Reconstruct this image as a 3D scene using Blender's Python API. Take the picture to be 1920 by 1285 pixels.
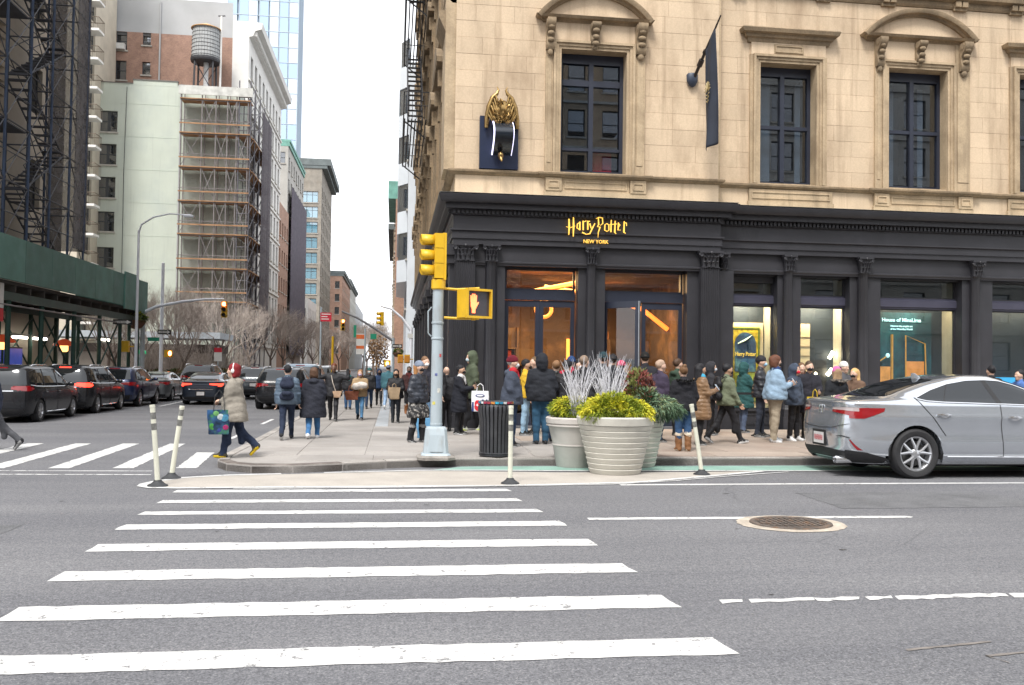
import bpy, math, random
import numpy as np
from mathutils import Vector, Matrix, noise as mnoise
random.seed(7)
SC = bpy.context.scene
for _o in list(bpy.data.objects): bpy.data.objects.remove(_o)
COL = SC.collection
R = math.radians
# ------------------------------------------------------------------ camera, sky, sun, exposure
CAM_H = 1.6
def set_camera():
    yaw, pitch, roll = math.atan(220/1680), 0.0274, 0.0135
    fw = Vector((math.sin(yaw)*math.cos(pitch), math.cos(yaw)*math.cos(pitch), math.sin(pitch)))
    r = Vector((math.cos(yaw), -math.sin(yaw), 0)); u = r.cross(fw)
    c, s = math.cos(roll), math.sin(roll)
    r2 = r*c+u*s; u2 = u*c-r*s
    cam = bpy.data.cameras.new('camera'); co = bpy.data.objects.new('camera', cam); COL.objects.link(co)
    cam.sensor_width = 36; cam.lens = 36*1680/1920; cam.clip_start = .1; cam.clip_end = 3000
    m = Matrix((r2, u2, -fw)).transposed().to_4x4(); m.translation = (0, 0, CAM_H); co.matrix_world = m
    SC.camera = co
set_camera()
SUN_EL, SUN_AZ = R(58), R(205)      # azimuth from +Y clockwise: from behind the camera, a little to the left
def set_light():
    w = bpy.data.worlds.new('World'); SC.world = w; w.use_nodes = True
    nt = w.node_tree; nt.nodes.clear()
    out = nt.nodes.new('ShaderNodeOutputWorld'); bg = nt.nodes.new('ShaderNodeBackground')
    sky = nt.nodes.new('ShaderNodeTexSky'); sky.sky_type = 'NISHITA'; sky.sun_disc = False
    sky.sun_elevation = SUN_EL; sky.sun_rotation = SUN_AZ; sky.air_density = 1.0; sky.dust_density = 4.0; sky.ozone_density = 1.0
    hs = nt.nodes.new('ShaderNodeHueSaturation'); hs.inputs['Saturation'].default_value = .16; hs.inputs['Value'].default_value = 1.0
    mx = nt.nodes.new('ShaderNodeMix'); mx.data_type = 'RGBA'; mx.inputs[0].default_value = .62   # a closed bright cloud layer
    mx.inputs[7].default_value = (9.4, 9.6, 10.0, 1)
    nt.links.new(sky.outputs[0], hs.inputs['Color']); nt.links.new(hs.outputs[0], mx.inputs[6])
    nt.links.new(mx.outputs[2], bg.inputs[0]); bg.inputs[1].default_value = .092
    nt.links.new(bg.outputs[0], out.inputs[0])
    sl = bpy.data.lights.new('sun', 'SUN'); sl.energy = 1.5; sl.angle = R(14); sl.color = (1, .96, .9)
    so = bpy.data.objects.new('sun', sl); COL.objects.link(so)
    d = Vector((math.sin(SUN_AZ)*math.cos(SUN_EL), math.cos(SUN_AZ)*math.cos(SUN_EL), math.sin(SUN_EL)))
    so.rotation_euler = d.to_track_quat('Z', 'Y').to_euler(); so.location = (-20, -20, 60)
set_light()
SC.view_settings.view_transform = 'Standard'; SC.view_settings.look = 'None'
SC.view_settings.exposure = 1.38; SC.view_settings.gamma = 1; SC.view_settings.use_curve_mapping = False
SC.render.engine = 'CYCLES'
SC.cycles.use_denoising = True
try: SC.cycles.denoiser = 'OPENIMAGEDENOISE'
except Exception: pass
SC.cycles.max_bounces = 6; SC.cycles.diffuse_bounces = 3; SC.cycles.glossy_bounces = 3; SC.cycles.transmission_bounces = 4
SC.cycles.transparent_max_bounces = 10; SC.cycles.caustics_reflective = False; SC.cycles.caustics_refractive = False
SC.cycles.sample_clamp_indirect = 4

# ------------------------------------------------------------------ materials
MATS = {}
def mat(name, col=(.5,.5,.5), rough=.7, var=.12, scale=3., detail=4, metal=0., bump=0., bscale=40., spec=.5, emit=None, estr=1., rand=0., coat=0., speck=0., stain=None, sscale=.6, samt=.5, stretch=None, alpha=1., streak=None, stamt=.6):
    if name in MATS: return MATS[name]
    m = bpy.data.materials.new(name); m.use_nodes = True; nt = m.node_tree; N = nt.nodes; L = nt.links
    b = N['Principled BSDF']
    b.inputs['Roughness'].default_value = rough; b.inputs['Metallic'].default_value = metal
    b.inputs['Specular IOR Level'].default_value = spec
    if coat: b.inputs['Coat Weight'].default_value = coat; b.inputs['Coat Roughness'].default_value = .05
    if alpha < 1: b.inputs['Alpha'].default_value = alpha
    tc = N.new('ShaderNodeTexCoord'); vec = tc.outputs['Object']
    if stretch:
        mp = N.new('ShaderNodeMapping'); mp.inputs['Scale'].default_value = stretch; L.new(vec, mp.inputs[0]); vec = mp.outputs[0]
    c4 = lambda c: (c[0], c[1], c[2], 1)
    cur = None
    if var > 0:
        nz = N.new('ShaderNodeTexNoise'); nz.inputs['Scale'].default_value = scale; nz.inputs['Detail'].default_value = detail
        L.new(vec, nz.inputs['Vector'])
        rp = N.new('ShaderNodeValToRGB'); rp.color_ramp.elements[0].position = .3; rp.color_ramp.elements[1].position = .7
        rp.color_ramp.elements[0].color = c4([x*(1-var) for x in col]); rp.color_ramp.elements[1].color = c4([min(1, x*(1+var)) for x in col])
        L.new(nz.outputs[0], rp.inputs[0]); cur = rp.outputs[0]
    def blend(fac, c, typ='MIX'):
        nonlocal cur
        mx = N.new('ShaderNodeMix'); mx.data_type = 'RGBA'; mx.blend_type = typ
        if isinstance(fac, float): mx.inputs[0].default_value = fac
        else: L.new(fac, mx.inputs[0])
        if cur is None: mx.inputs[6].default_value = c4(col)
        else: L.new(cur, mx.inputs[6])
        if isinstance(c, tuple): mx.inputs[7].default_value = c4(c)
        else: L.new(c, mx.inputs[7])
        cur = mx.outputs[2]
    if speck:
        n2 = N.new('ShaderNodeTexNoise'); n2.inputs['Scale'].default_value = bscale; n2.inputs['Detail'].default_value = 2; L.new(tc.outputs['Object'], n2.inputs['Vector'])
        r2 = N.new('ShaderNodeValToRGB'); r2.color_ramp.elements[0].position = .35; r2.color_ramp.elements[1].position = .68
        r2.color_ramp.elements[0].color = (1-speck,)*3+(1,); r2.color_ramp.elements[1].color = (1+speck,)*3+(1,)
        L.new(n2.outputs[0], r2.inputs[0]); blend(1., r2.outputs[0], 'MULTIPLY')
    if stain:
        n3 = N.new('ShaderNodeTexNoise'); n3.inputs['Scale'].default_value = sscale; n3.inputs['Detail'].default_value = 6; n3.inputs['Roughness'].default_value = .65; L.new(vec, n3.inputs['Vector'])
        r3 = N.new('ShaderNodeValToRGB'); r3.color_ramp.elements[0].position = .5; r3.color_ramp.elements[1].position = .72
        r3.color_ramp.elements[0].color = (0,0,0,1); r3.color_ramp.elements[1].color = (samt,)*3+(1,)
        L.new(n3.outputs[0], r3.inputs[0]); blend(r3.outputs[0], tuple(stain))
    if streak:   # run-off streaks
        mq = N.new('ShaderNodeMapping'); mq.inputs['Scale'].default_value = (4.5,4.5,.22); L.new(tc.outputs['Object'], mq.inputs[0])
        n5 = N.new('ShaderNodeTexNoise'); n5.inputs['Scale'].default_value = 1.0; n5.inputs['Detail'].default_value = 7; n5.inputs['Roughness'].default_value = .6; L.new(mq.outputs[0], n5.inputs['Vector'])
        r5 = N.new('ShaderNodeValToRGB'); r5.color_ramp.elements[0].position = .54; r5.color_ramp.elements[1].position = .74; r5.color_ramp.elements[0].color = (0,0,0,1); r5.color_ramp.elements[1].color = (stamt,)*3+(1,)
        L.new(n5.outputs[0], r5.inputs[0]); blend(r5.outputs[0], tuple(streak))
    if rand:
        oi = N.new('ShaderNodeObjectInfo'); mr = N.new('ShaderNodeMapRange'); mr.inputs[3].default_value = 1-rand; mr.inputs[4].default_value = 1+rand
        L.new(oi.outputs['Random'], mr.inputs[0]); cb = N.new('ShaderNodeCombineColor')
        for i in range(3): L.new(mr.outputs[0], cb.inputs[i])
        blend(1., cb.outputs[0], 'MULTIPLY')
    if cur is not None: L.new(cur, b.inputs['Base Color'])
    else: b.inputs['Base Color'].default_value = c4(col)
    if bump:
        n4 = N.new('ShaderNodeTexNoise'); n4.inputs['Scale'].default_value = bscale; n4.inputs['Detail'].default_value = 3; L.new(vec, n4.inputs['Vector'])
        bp = N.new('ShaderNodeBump'); bp.inputs['Strength'].default_value = bump; bp.inputs['Distance'].default_value = .02
        L.new(n4.outputs[0], bp.inputs['Height']); L.new(bp.outputs[0], b.inputs['Normal'])
    if emit:
        b.inputs['Emission Color'].default_value = c4(emit); b.inputs['Emission Strength'].default_value = estr
    MATS[name] = m; return m
def glass(name, tint=(1,1,1), refl=.12, rough=.0, dens=0.0, inner=(.02,.025,.03)):
    """window glass: clear sheet with a Fresnel sky reflection; dens mixes in a dark body"""
    if name in MATS: return MATS[name]
    m = bpy.data.materials.new(name); m.use_nodes = True; nt = m.node_tree; N = nt.nodes; L = nt.links; N.clear()
    out = N.new('ShaderNodeOutputMaterial'); gl = N.new('ShaderNodeBsdfGlossy'); gl.inputs['Roughness'].default_value = rough; gl.inputs[0].default_value = (.95,.97,1,1)
    tr = N.new('ShaderNodeBsdfTransparent'); tr.inputs[0].default_value = (*tint, 1)
    df = N.new('ShaderNodeBsdfDiffuse'); df.inputs[0].default_value = (*inner, 1)
    m0 = N.new('ShaderNodeMixShader'); m0.inputs[0].default_value = dens; L.new(tr.outputs[0], m0.inputs[1]); L.new(df.outputs[0], m0.inputs[2])
    lw = N.new('ShaderNodeLayerWeight'); lw.inputs[0].default_value = .5
    pw = N.new('ShaderNodeMath'); pw.operation = 'POWER'; pw.inputs[1].default_value = 4; L.new(lw.outputs['Facing'], pw.inputs[0])
    mr = N.new('ShaderNodeMapRange'); mr.inputs[3].default_value = refl; mr.inputs[4].default_value = min(1, refl+.8); L.new(pw.outputs[0], mr.inputs[0])
    m1 = N.new('ShaderNodeMixShader'); L.new(mr.outputs[0], m1.inputs[0]); L.new(m0.outputs[0], m1.inputs[1]); L.new(gl.outputs[0], m1.inputs[2])
    L.new(m1.outputs[0], out.inputs[0]); MATS[name] = m; return m

# ------------------------------------------------------------------ mesh builder
class MB:
    def __init__(s): s.v = []; s.f = []; s.m = []
    def add(s, vs, fs, mi=0):
        b = len(s.v); s.v.extend([tuple(p) for p in vs]); s.f.extend([tuple(i+b for i in f) for f in fs]); s.m.extend([mi]*len(fs)); return s
    def box(s, x0, y0, z0, x1, y1, z1, mi=0):
        if x0 > x1: x0, x1 = x1, x0
        if y0 > y1: y0, y1 = y1, y0
        if z0 > z1: z0, z1 = z1, z0
        return s.add([(x0,y0,z0),(x1,y0,z0),(x1,y1,z0),(x0,y1,z0),(x0,y0,z1),(x1,y0,z1),(x1,y1,z1),(x0,y1,z1)],
                     [(0,3,2,1),(4,5,6,7),(0,1,5,4),(1,2,6,5),(2,3,7,6),(3,0,4,7)], mi)
    def obox(s, c, h, M=None, mi=0):
        M = M or Matrix.Identity(3); c = Vector(c); vs = []
        for z in (-1, 1):
            for x, y in ((-1,-1),(1,-1),(1,1),(-1,1)): vs.append(c+M @ Vector((x*h[0], y*h[1], z*h[2])))
        return s.add(vs, [(0,3,2,1),(4,5,6,7),(0,1,5,4),(1,2,6,5),(2,3,7,6),(3,0,4,7)], mi)
    def tube(s, pts, rad, n=8, mi=0, cap=True, flat=1.0):
        pts = [Vector(p) for p in pts]; k = len(pts)
        if not hasattr(rad, '__len__'): rad = [rad]*k
        T = [(pts[min(i+1, k-1)]-pts[max(i-1, 0)]).normalized() for i in range(k)]
        a = Vector((0,0,1)) if abs(T[0].z) < .9 else Vector((1,0,0))
        nrm = (a-T[0]*a.dot(T[0])).normalized(); vs = []
        for i in range(k):
            nrm = (nrm-T[i]*nrm.dot(T[i]))
            if nrm.length < 1e-6: nrm = T[i].orthogonal()
            nrm.normalize(); bi = T[i].cross(nrm)
            for j in range(n):
                t = 2*math.pi*j/n; vs.append(pts[i]+(nrm*math.cos(t)*flat+bi*math.sin(t))*rad[i])
        fs = [(i*n+j, i*n+(j+1) % n, (i+1)*n+(j+1) % n, (i+1)*n+j) for i in range(k-1) for j in range(n)]
        if cap: fs += [tuple(range(n))[::-1], tuple((k-1)*n+j for j in range(n))]
        return s.add(vs, fs, mi)
    def lathe(s, prof, n=24, c=(0,0,0), mi=0, sx=1, sy=1, a0=0, a1=2*math.pi, cap=True):
        full = abs(a1-a0-2*math.pi) < 1e-6; m = n if full else n+1; vs = []
        for r, z in prof:
            for j in range(m):
                t = a0+(a1-a0)*j/n; vs.append((c[0]+r*math.cos(t)*sx, c[1]+r*math.sin(t)*sy, c[2]+z))
        fs = []
        for i in range(len(prof)-1):
            for j in range(n if full else n):
                j2 = (j+1) % m if full else j+1
                fs.append((i*m+j, i*m+j2, (i+1)*m+j2, (i+1)*m+j))
        if cap and prof[0][0] > 1e-5 and full: fs.append(tuple(range(m))[::-1])
        if cap and prof[-1][0] > 1e-5 and full: fs.append(tuple((len(prof)-1)*m+j for j in range(m)))
        return s.add(vs, fs, mi)
    def prism(s, poly, plane, d0, d1, mi=0):
        n = len(poly)
        def P(p, d): return {'xz': (p[0], d, p[1]), 'yz': (d, p[0], p[1]), 'xy': (p[0], p[1], d)}[plane]
        vs = [P(p, d0) for p in poly]+[P(p, d1) for p in poly]
        fs = [tuple(range(n)), tuple(range(2*n-1, n-1, -1))]+[(i, i+n, (i+1) % n+n, (i+1) % n) for i in range(n)]
        return s.add(vs, fs, mi)
    def ell(s, c, r, nu=12, nv=8, mi=0, M=None):
        vs = []
        for i in range(nv+1):
            p = math.pi*i/nv-math.pi/2
            for j in range(nu):
                t = 2*math.pi*j/nu; q = Vector((r[0]*math.cos(p)*math.cos(t), r[1]*math.cos(p)*math.sin(t), r[2]*math.sin(p)))
                if M: q = M @ q
                vs.append((c[0]+q.x, c[1]+q.y, c[2]+q.z))
        return s.add(vs, [(i*nu+j, i*nu+(j+1) % nu, (i+1)*nu+(j+1) % nu, (i+1)*nu+j) for i in range(nv) for j in range(nu)], mi)
    def loft(s, rings, mi=0, cap=True, closed=True):
        n = len(rings[0]); vs = [p for r in rings for p in r]; k = len(rings)
        fs = [(i*n+j, i*n+(j+1) % n, (i+1)*n+(j+1) % n, (i+1)*n+j) for i in range(k-1) for j in range(n if closed else n-1)]
        if cap and closed: fs += [tuple(range(n))[::-1], tuple((k-1)*n+j for j in range(n))]
        return s.add(vs, fs, mi)
    def mirror_y(s):
        b = len(s.v); s.v.extend([(x,-y,z) for x,y,z in s.v]); s.f.extend([tuple(i+b for i in f[::-1]) for f in list(s.f)]); s.m.extend(list(s.m)); return s
    def xform(s, M): s.v = [tuple(M @ Vector(p)) for p in s.v]; return s
    def join(s, o, mi=None):
        b = len(s.v); s.v.extend(o.v); s.f.extend([tuple(i+b for i in f) for f in o.f]); s.m.extend(o.m if mi is None else [mi]*len(o.f)); return s
    def mesh(s, name, mats, smooth=None, fix=True):
        me = bpy.data.meshes.new(name); me.from_pydata(s.v, [], s.f)
        for m in (mats if isinstance(mats, (list, tuple)) else [mats]): me.materials.append(m)
        if any(s.m): me.polygons.foreach_set('material_index', s.m)
        if fix:
            import bmesh
            bm = bmesh.new(); bm.from_mesh(me); bmesh.ops.recalc_face_normals(bm, faces=bm.faces); bm.to_mesh(me); bm.free()
        if smooth is not None:
            me.polygons.foreach_set('use_smooth', [True]*len(me.polygons)); me.set_sharp_from_angle(angle=R(smooth))
        me.update(); return me
def tag(o, label=None, cat=None, group=None, kind=None):
    if label: o['label'] = label
    if cat: o['category'] = cat
    if group: o['group'] = group
    if kind: o['kind'] = kind
    return o
def link(name, data, parent=None, loc=(0,0,0), rot=(0,0,0), **k):
    o = bpy.data.objects.new(name, data); COL.objects.link(o); o.parent = parent; o.location = loc; o.rotation_euler = rot
    return tag(o, **k)
def obj(name, mb, mats, parent=None, smooth=None, loc=(0,0,0), rot=(0,0,0), off=None, fix=True, **k):
    """one mesh object; off = world point that the builder's coordinates are measured from when the parent root sits there"""
    if off is not None: mb.v = [(x-off[0], y-off[1], z-off[2]) for x, y, z in mb.v]
    return link(name, mb.mesh(name, mats, smooth, fix), parent, loc, rot, **k)
def thing(name, label, cat, loc=(0,0,0), rz=0, group=None):
    return link(name, None, None, loc, (0,0,rz), label=label, cat=cat, group=group)
def copy_tree(o, parent=None):
    c = o.copy(); COL.objects.link(c); c.parent = parent
    for ch in KIDS.get(o.name, o.children): copy_tree(ch, c)
    return c
KIDS = {}
def wall_holes(mb, u0, u1, v0, v1, holes, depth, P, mi=0, mir=None):
    """rectangular wall in (u,v) with openings; P(u,v,d) -> point, d = depth behind the face; reveals go back by depth"""
    us = sorted({u0, u1, *[h[0] for h in holes if u0 < h[0] < u1], *[h[1] for h in holes if u0 < h[1] < u1]})
    vs = sorted({v0, v1, *[h[2] for h in holes if v0 < h[2] < v1], *[h[3] for h in holes if v0 < h[3] < v1]})
    for i in range(len(us)-1):
        for j in range(len(vs)-1):
            cu, cv = (us[i]+us[i+1])/2, (vs[j]+vs[j+1])/2
            if any(h[0] < cu < h[1] and h[2] < cv < h[3] for h in holes): continue
            mb.add([P(us[i],vs[j],0), P(us[i+1],vs[j],0), P(us[i+1],vs[j+1],0), P(us[i],vs[j+1],0)], [(0,1,2,3)], mi)
    for a, b, c, d in holes:
        for (p, q) in (((a,c),(b,c)), ((b,c),(b,d)), ((b,d),(a,d)), ((a,d),(a,c))):
            mb.add([P(*p,0), P(*q,0), P(*q,depth), P(*p,depth)], [(0,1,2,3)], mi if mir is None else mir)
def text_mb(txt, size, depth=.01, align='CENTER', shear=0, bold=0, sx=1.):
    cu = bpy.data.curves.new('txt', 'FONT'); cu.body = txt; cu.size = size; cu.extrude = depth; cu.align_x = align; cu.shear = shear; cu.offset = bold; cu.resolution_u = 2
    o = bpy.data.objects.new('txt', cu); COL.objects.link(o); dg = bpy.context.evaluated_depsgraph_get(); dg.update()
    me = bpy.data.meshes.new_from_object(o.evaluated_get(dg)); mb = MB()
    mb.add([(v.co.x*sx, -v.co.z, v.co.y) for v in me.vertices], [tuple(p.vertices) for p in me.polygons])
    bpy.data.objects.remove(o); bpy.data.curves.remove(cu); bpy.data.meshes.remove(me); return mb   # lies in xz facing -y
# ------------------------------------------------------------------ the ground
def asphalt_mat():
    m = bpy.data.materials.new('asphalt'); m.use_nodes = True; nt = m.node_tree; N = nt.nodes; L = nt.links; b = N['Principled BSDF']
    b.inputs['Roughness'].default_value = .82; b.inputs['Specular IOR Level'].default_value = .35
    tc = N.new('ShaderNodeTexCoord')
    def nz(s, d=3, r=.5, mp=None):
        n = N.new('ShaderNodeTexNoise'); n.inputs['Scale'].default_value = s; n.inputs['Detail'].default_value = d; n.inputs['Roughness'].default_value = r
        if mp:
            q = N.new('ShaderNodeMapping'); q.inputs['Scale'].default_value = mp; L.new(tc.outputs['Object'], q.inputs[0]); L.new(q.outputs[0], n.inputs[0])
        else: L.new(tc.outputs['Object'], n.inputs[0])
        return n.outputs[0]
    def ramp(x, p0, c0, p1, c1):
        r = N.new('ShaderNodeValToRGB'); e = r.color_ramp.elements; e[0].position = p0; e[1].position = p1; e[0].color = (*c0,1); e[1].color = (*c1,1); L.new(x, r.inputs[0]); return r.outputs[0]
    def mix(f, a, c, t='MIX'):
        q = N.new('ShaderNodeMix'); q.data_type = 'RGBA'; q.blend_type = t
        if isinstance(f, float): q.inputs[0].default_value = f
        else: L.new(f, q.inputs[0])
        L.new(a, q.inputs[6])
        if isinstance(c, tuple): q.inputs[7].default_value = (*c,1)
        else: L.new(c, q.inputs[7])
        return q.outputs[2]
    c = ramp(nz(.35, 5), .3, (.118,.121,.13), .7, (.148,.151,.16))
    c = mix(.8, c, ramp(nz(.9, 5, .6, (.12, 1, 1)), .35, (.80,.80,.82), .65, (1.12,1.11,1.09)), 'MULTIPLY')      # wheel tracks along the avenue
    c = mix(1., c, ramp(nz(19, 4, .75), .36, (.78,.78,.79), .64, (1.24,1.23,1.22)), 'MULTIPLY'); sp = nz(60, 3, .8); c = mix(1., c, ramp(sp, .36, (.5,.5,.52), .64, (1.5,1.49,1.48)), 'MULTIPLY')
    vo = N.new('ShaderNodeTexVoronoi'); vo.inputs['Scale'].default_value = 34; L.new(tc.outputs['Object'], vo.inputs[0])
    c = mix(ramp(vo.outputs['Distance'], .12, (.6,.6,.6), .2, (0,0,0)), c, (.30,.30,.30))                              # pale stone chips
    c = mix(ramp(nz(1.7, 6, .7), .66, (0,0,0), .72, (.35,.35,.35)), c, (.07,.07,.075))
    c = mix(ramp(nz(.8, 6, .7, (1,1.3,1)), .7, (0,0,0), .76, (.25,.25,.25)), c, (.3,.2,.17))
    # old cracks and tar seams
    dn = nz(1.1, 4, .6); mpx = N.new('ShaderNodeVectorMath'); mpx.operation = 'ADD'; L.new(tc.outputs['Object'], mpx.inputs[0]); cbx = N.new('ShaderNodeCombineXYZ'); L.new(dn, cbx.inputs[0]); L.new(dn, cbx.inputs[1]); L.new(cbx.outputs[0], mpx.inputs[1])
    vc = N.new('ShaderNodeTexVoronoi'); vc.feature = 'DISTANCE_TO_EDGE'; vc.inputs['Scale'].default_value = .42; L.new(mpx.outputs[0], vc.inputs[0])
    crk = ramp(vc.outputs['Distance'], .0, (1,1,1), .006, (0,0,0)); msk = ramp(nz(.28, 3), .5, (0,0,0), .6, (.55,.55,.55)); c = mix(mix(1., crk, msk, 'MULTIPLY'), c, (.06,.06,.065))
    c = mix(ramp(nz(.16, 2, .5, (.5,1.6,1)), .56, (0,0,0), .6, (.16,.16,.16)), c, (.13,.13,.14))
    L.new(c, b.inputs['Base Color'])
    bp = N.new('ShaderNodeBump'); bp.inputs['Strength'].default_value = .25; bp.inputs['Distance'].default_value = .006; L.new(sp, bp.inputs['Height']); L.new(bp.outputs[0], b.inputs['Normal'])
    MATS['asphalt'] = m; return m
def paint_mat(name, col, wear=.6, wide=.06):
    m = mat(name, col, .6, .1, 2.5, speck=.08, bscale=60, stain=(.36,.36,.36), sscale=1.6, samt=.45); nt = m.node_tree; N = nt.nodes; L = nt.links
    out = [n for n in N if n.type == 'OUTPUT_MATERIAL'][0]; b = N['Principled BSDF']
    tr = N.new('ShaderNodeBsdfTransparent'); mx = N.new('ShaderNodeMixShader'); tc = N.new('ShaderNodeTexCoord')
    n = N.new('ShaderNodeTexNoise'); n.inputs['Scale'].default_value = 9; n.inputs['Detail'].default_value = 8; n.inputs['Roughness'].default_value = .75; L.new(tc.outputs['Object'], n.inputs[0])
    r = N.new('ShaderNodeValToRGB'); r.color_ramp.elements[0].position = wear; r.color_ramp.elements[1].position = wear+wide; r.color_ramp.elements[1].color = (.7,.7,.7,1); L.new(n.outputs[0], r.inputs[0])
    L.new(r.outputs[0], mx.inputs[0]); L.new(b.outputs[0], mx.inputs[1]); L.new(tr.outputs[0], mx.inputs[2]); L.new(mx.outputs[0], out.inputs[0]); return m
A_ASPH = asphalt_mat(); A_WHITE = paint_mat('white_road_paint', (.55,.55,.545), .565, .06); A_OLD = paint_mat('worn_road_paint', (.7,.7,.7), .5, .1)
A_TAN = mat('tan_epoxy_paint', (.37,.34,.305), .8, .1, 2, speck=.1, bscale=60, stain=(.3,.28,.25), samt=.4)
A_GREEN = mat('green_lane_paint', (.20,.335,.285), .8, .15, 2, speck=.1, bscale=40, stain=(.25,.3,.28), samt=.5)
A_WALK = mat('sidewalk_concrete', (.275,.258,.243), .85, .14, .8, 6, speck=.1, bscale=50, bump=.15, stain=(.2,.18,.165), sscale=1.1, samt=.5, rand=.14)
A_WALK2 = mat('sidewalk_concrete_tan', (.285,.235,.197), .85, .16, .8, 6, speck=.1, bscale=50, bump=.15, stain=(.22,.15,.12), sscale=1.0, samt=.55, rand=.16)
A_KERB = mat('kerb_granite', (.3,.28,.26), .8, .2, 2, speck=.2, bscale=40, bump=.3, stain=(.1,.09,.085), sscale=2.5, samt=.7, rand=.12)
A_KERB2 = mat('tyre_blackened_kerb', (.12,.10,.09), .7, .35, 3, speck=.2, bscale=40, bump=.3, stain=(.25,.23,.21), sscale=3, samt=.6)
A_WET = mat('damp_steel_strip', (.30,.32,.34), .45, .2, 4, stain=(.25,.27,.29), sscale=2, samt=.6, rand=.15)
KH = .125
road = obj('road', MB().add([(-900,-700,0),(900,-700,0),(900,1700,0),(-900,1700,0)], [(0,1,2,3)]), A_ASPH, kind='structure')
def jag(pts, step=.12, amp=.008, seed=0):
    rnd = random.Random(seed); out = []
    for i in range(len(pts)):
        a, b = Vector(pts[i]), Vector(pts[(i+1) % len(pts)]); n = max(1, int((b-a).length/step)); nn = Vector((-(b-a).y, (b-a).x)).normalized()
        for k in range(n):
            p = a.lerp(b, k/n); out.append(tuple(p+nn*rnd.uniform(-amp, amp)))
    return out
def sheet(name, pts, z, m, parent=road, step=.12, amp=.008, seed=0, **k):
    p = jag(pts, step, amp, seed) if amp else pts
    return obj(name, MB().add([(x, y, z) for x, y in p], [tuple(range(len(p)))]), m, parent, **k)
# near crosswalk, eight bars
bars = [(-2.66,1.50,11.72,11.50), (-2.63,1.52,10.87,10.65), (-2.62,1.64,10.05,9.83), (-2.59,1.75,9.26,8.98), (-2.53,1.84,8.28,7.97), (-2.45,1.90,7.23,6.91), (-2.38,1.92,6.21,5.88), (-2.25,1.93,5.2,4.9)]
for i, (x0, x1, ya, yb) in enumerate(bars):
    sheet('crosswalk_bar', [(x0-.02,yb),(x1+.02,yb-.02),(x1-.02,ya-.01),(x0,ya)], .004, A_WHITE, seed=i, amp=.012)
# side-street crosswalk
for i, x in enumerate((-9.4,-8.55,-7.7,-6.75,-5.85,-4.93,-4.02,-3.1)):
    sheet('crosswalk_bar', [(x-.15,14.15),(x+.15,14.15),(x+.15-.03*i,18.4 if i < 7 else 16.6),(x-.15-.03*i,18.4 if i < 7 else 16.6)], .004, A_WHITE, seed=20+i, amp=.012)
sheet('painted_line', [(-9.5,13.55),(-3.4,13.3),(-3.4,13.36),(-9.5,13.62)], .004, A_OLD, seed=41)
sheet('painted_line', [(-9.5,13.95),(-3.5,13.75),(-3.5,13.8),(-9.5,14.0)], .004, A_OLD, seed=42)
sheet('painted_line', [(-3.46,19.6),(-3.36,19.6),(-3.36,21.4),(-3.46,21.4)], .004, A_OLD, seed=43)
sheet('painted_line', [(-3.5,24.4),(-3.4,24.4),(-3.4,26.6),(-3.5,26.6)], .004, A_OLD, seed=44)
sheet('painted_line', [(-8.5,34),(-8.38,34),(-8.75,44),(-8.87,44)], .004, A_WHITE, seed=45)
sheet('painted_line', [(-7.3,40),(-7.15,40),(-7.15,70),(-7.3,70)], .004, A_WHITE, seed=46)
# avenue lane lines
sheet('painted_line', [(2.06,9.29),(5.66,9.24),(5.72,9.3),(5.66,9.37),(2.06,9.42)], .004, A_WHITE, seed=50)
for i, (a, b, w) in enumerate(((2.25,2.4,.035),(2.46,2.93,.035),(2.95,3.28,.038),(3.33,3.52,.03),(3.54,4.4,.042),(4.42,5.6,.045),(7.5,10.5,.06))):
    sheet('painted_line', [(a,6.0-w-.03),(b,6.0-w),(b+.03,6.0+w),(a+.02,6.0+w*.8)], .004, A_WHITE, seed=60+i, amp=.02, step=.06)
sheet('painted_line', [(5.2,2.9),(6.2,3.1),(6.18,3.13),(5.2,2.94)], .004, A_OLD, seed=71)
A_OIL = mat('oil_spot', (.045,.045,.048), .5, .3, 8); A_MARK = mat('faded_utility_mark', (.165,.148,.136), .85, .3, 10); A_CHALK = mat('faded_red_chalk', (.22,.13,.13), .9, .4, 4)
ro = random.Random(12)
for i in range(22):
    x, y = ro.uniform(-4,8), ro.uniform(4.2,11.5); r = ro.choice((.008,.012,.016,.022)); sheet('oil_spot', [(x+r*ro.uniform(.7,1.5)*math.cos(a)*1.6, y+r*ro.uniform(.6,1.2)*math.sin(a)) for a in np.linspace(0,5.7,9)], .0036, A_OIL, amp=0)
for i, (x0, y0, x1, y1) in enumerate(((2.95,4.86,3.55,4.97),(3.35,4.72,3.75,4.78),(3.75,4.78,3.82,4.66),(3.35,4.72,3.4,4.6))): sheet('utility_mark', [(x0,y0-.012),(x1,y1-.012),(x1,y1+.012),(x0,y0+.014)], .004, A_MARK, seed=200+i, amp=.006, step=.05)
sheet('asphalt_patch', [(5.2,9.9),(7.9,9.95),(7.85,11.3),(5.25,11.2)], .003, mat('patch_asphalt', (.115,.117,.124), .85, .2, 2, speck=.35, bscale=75, bump=.4), amp=.02, seed=210)
sheet('asphalt_patch', [(-6.9,8.2),(-3.6,8.1),(-3.55,9.3),(-6.85,9.4)], .003, MATS['patch_asphalt'], amp=.02, seed=211)
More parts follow.
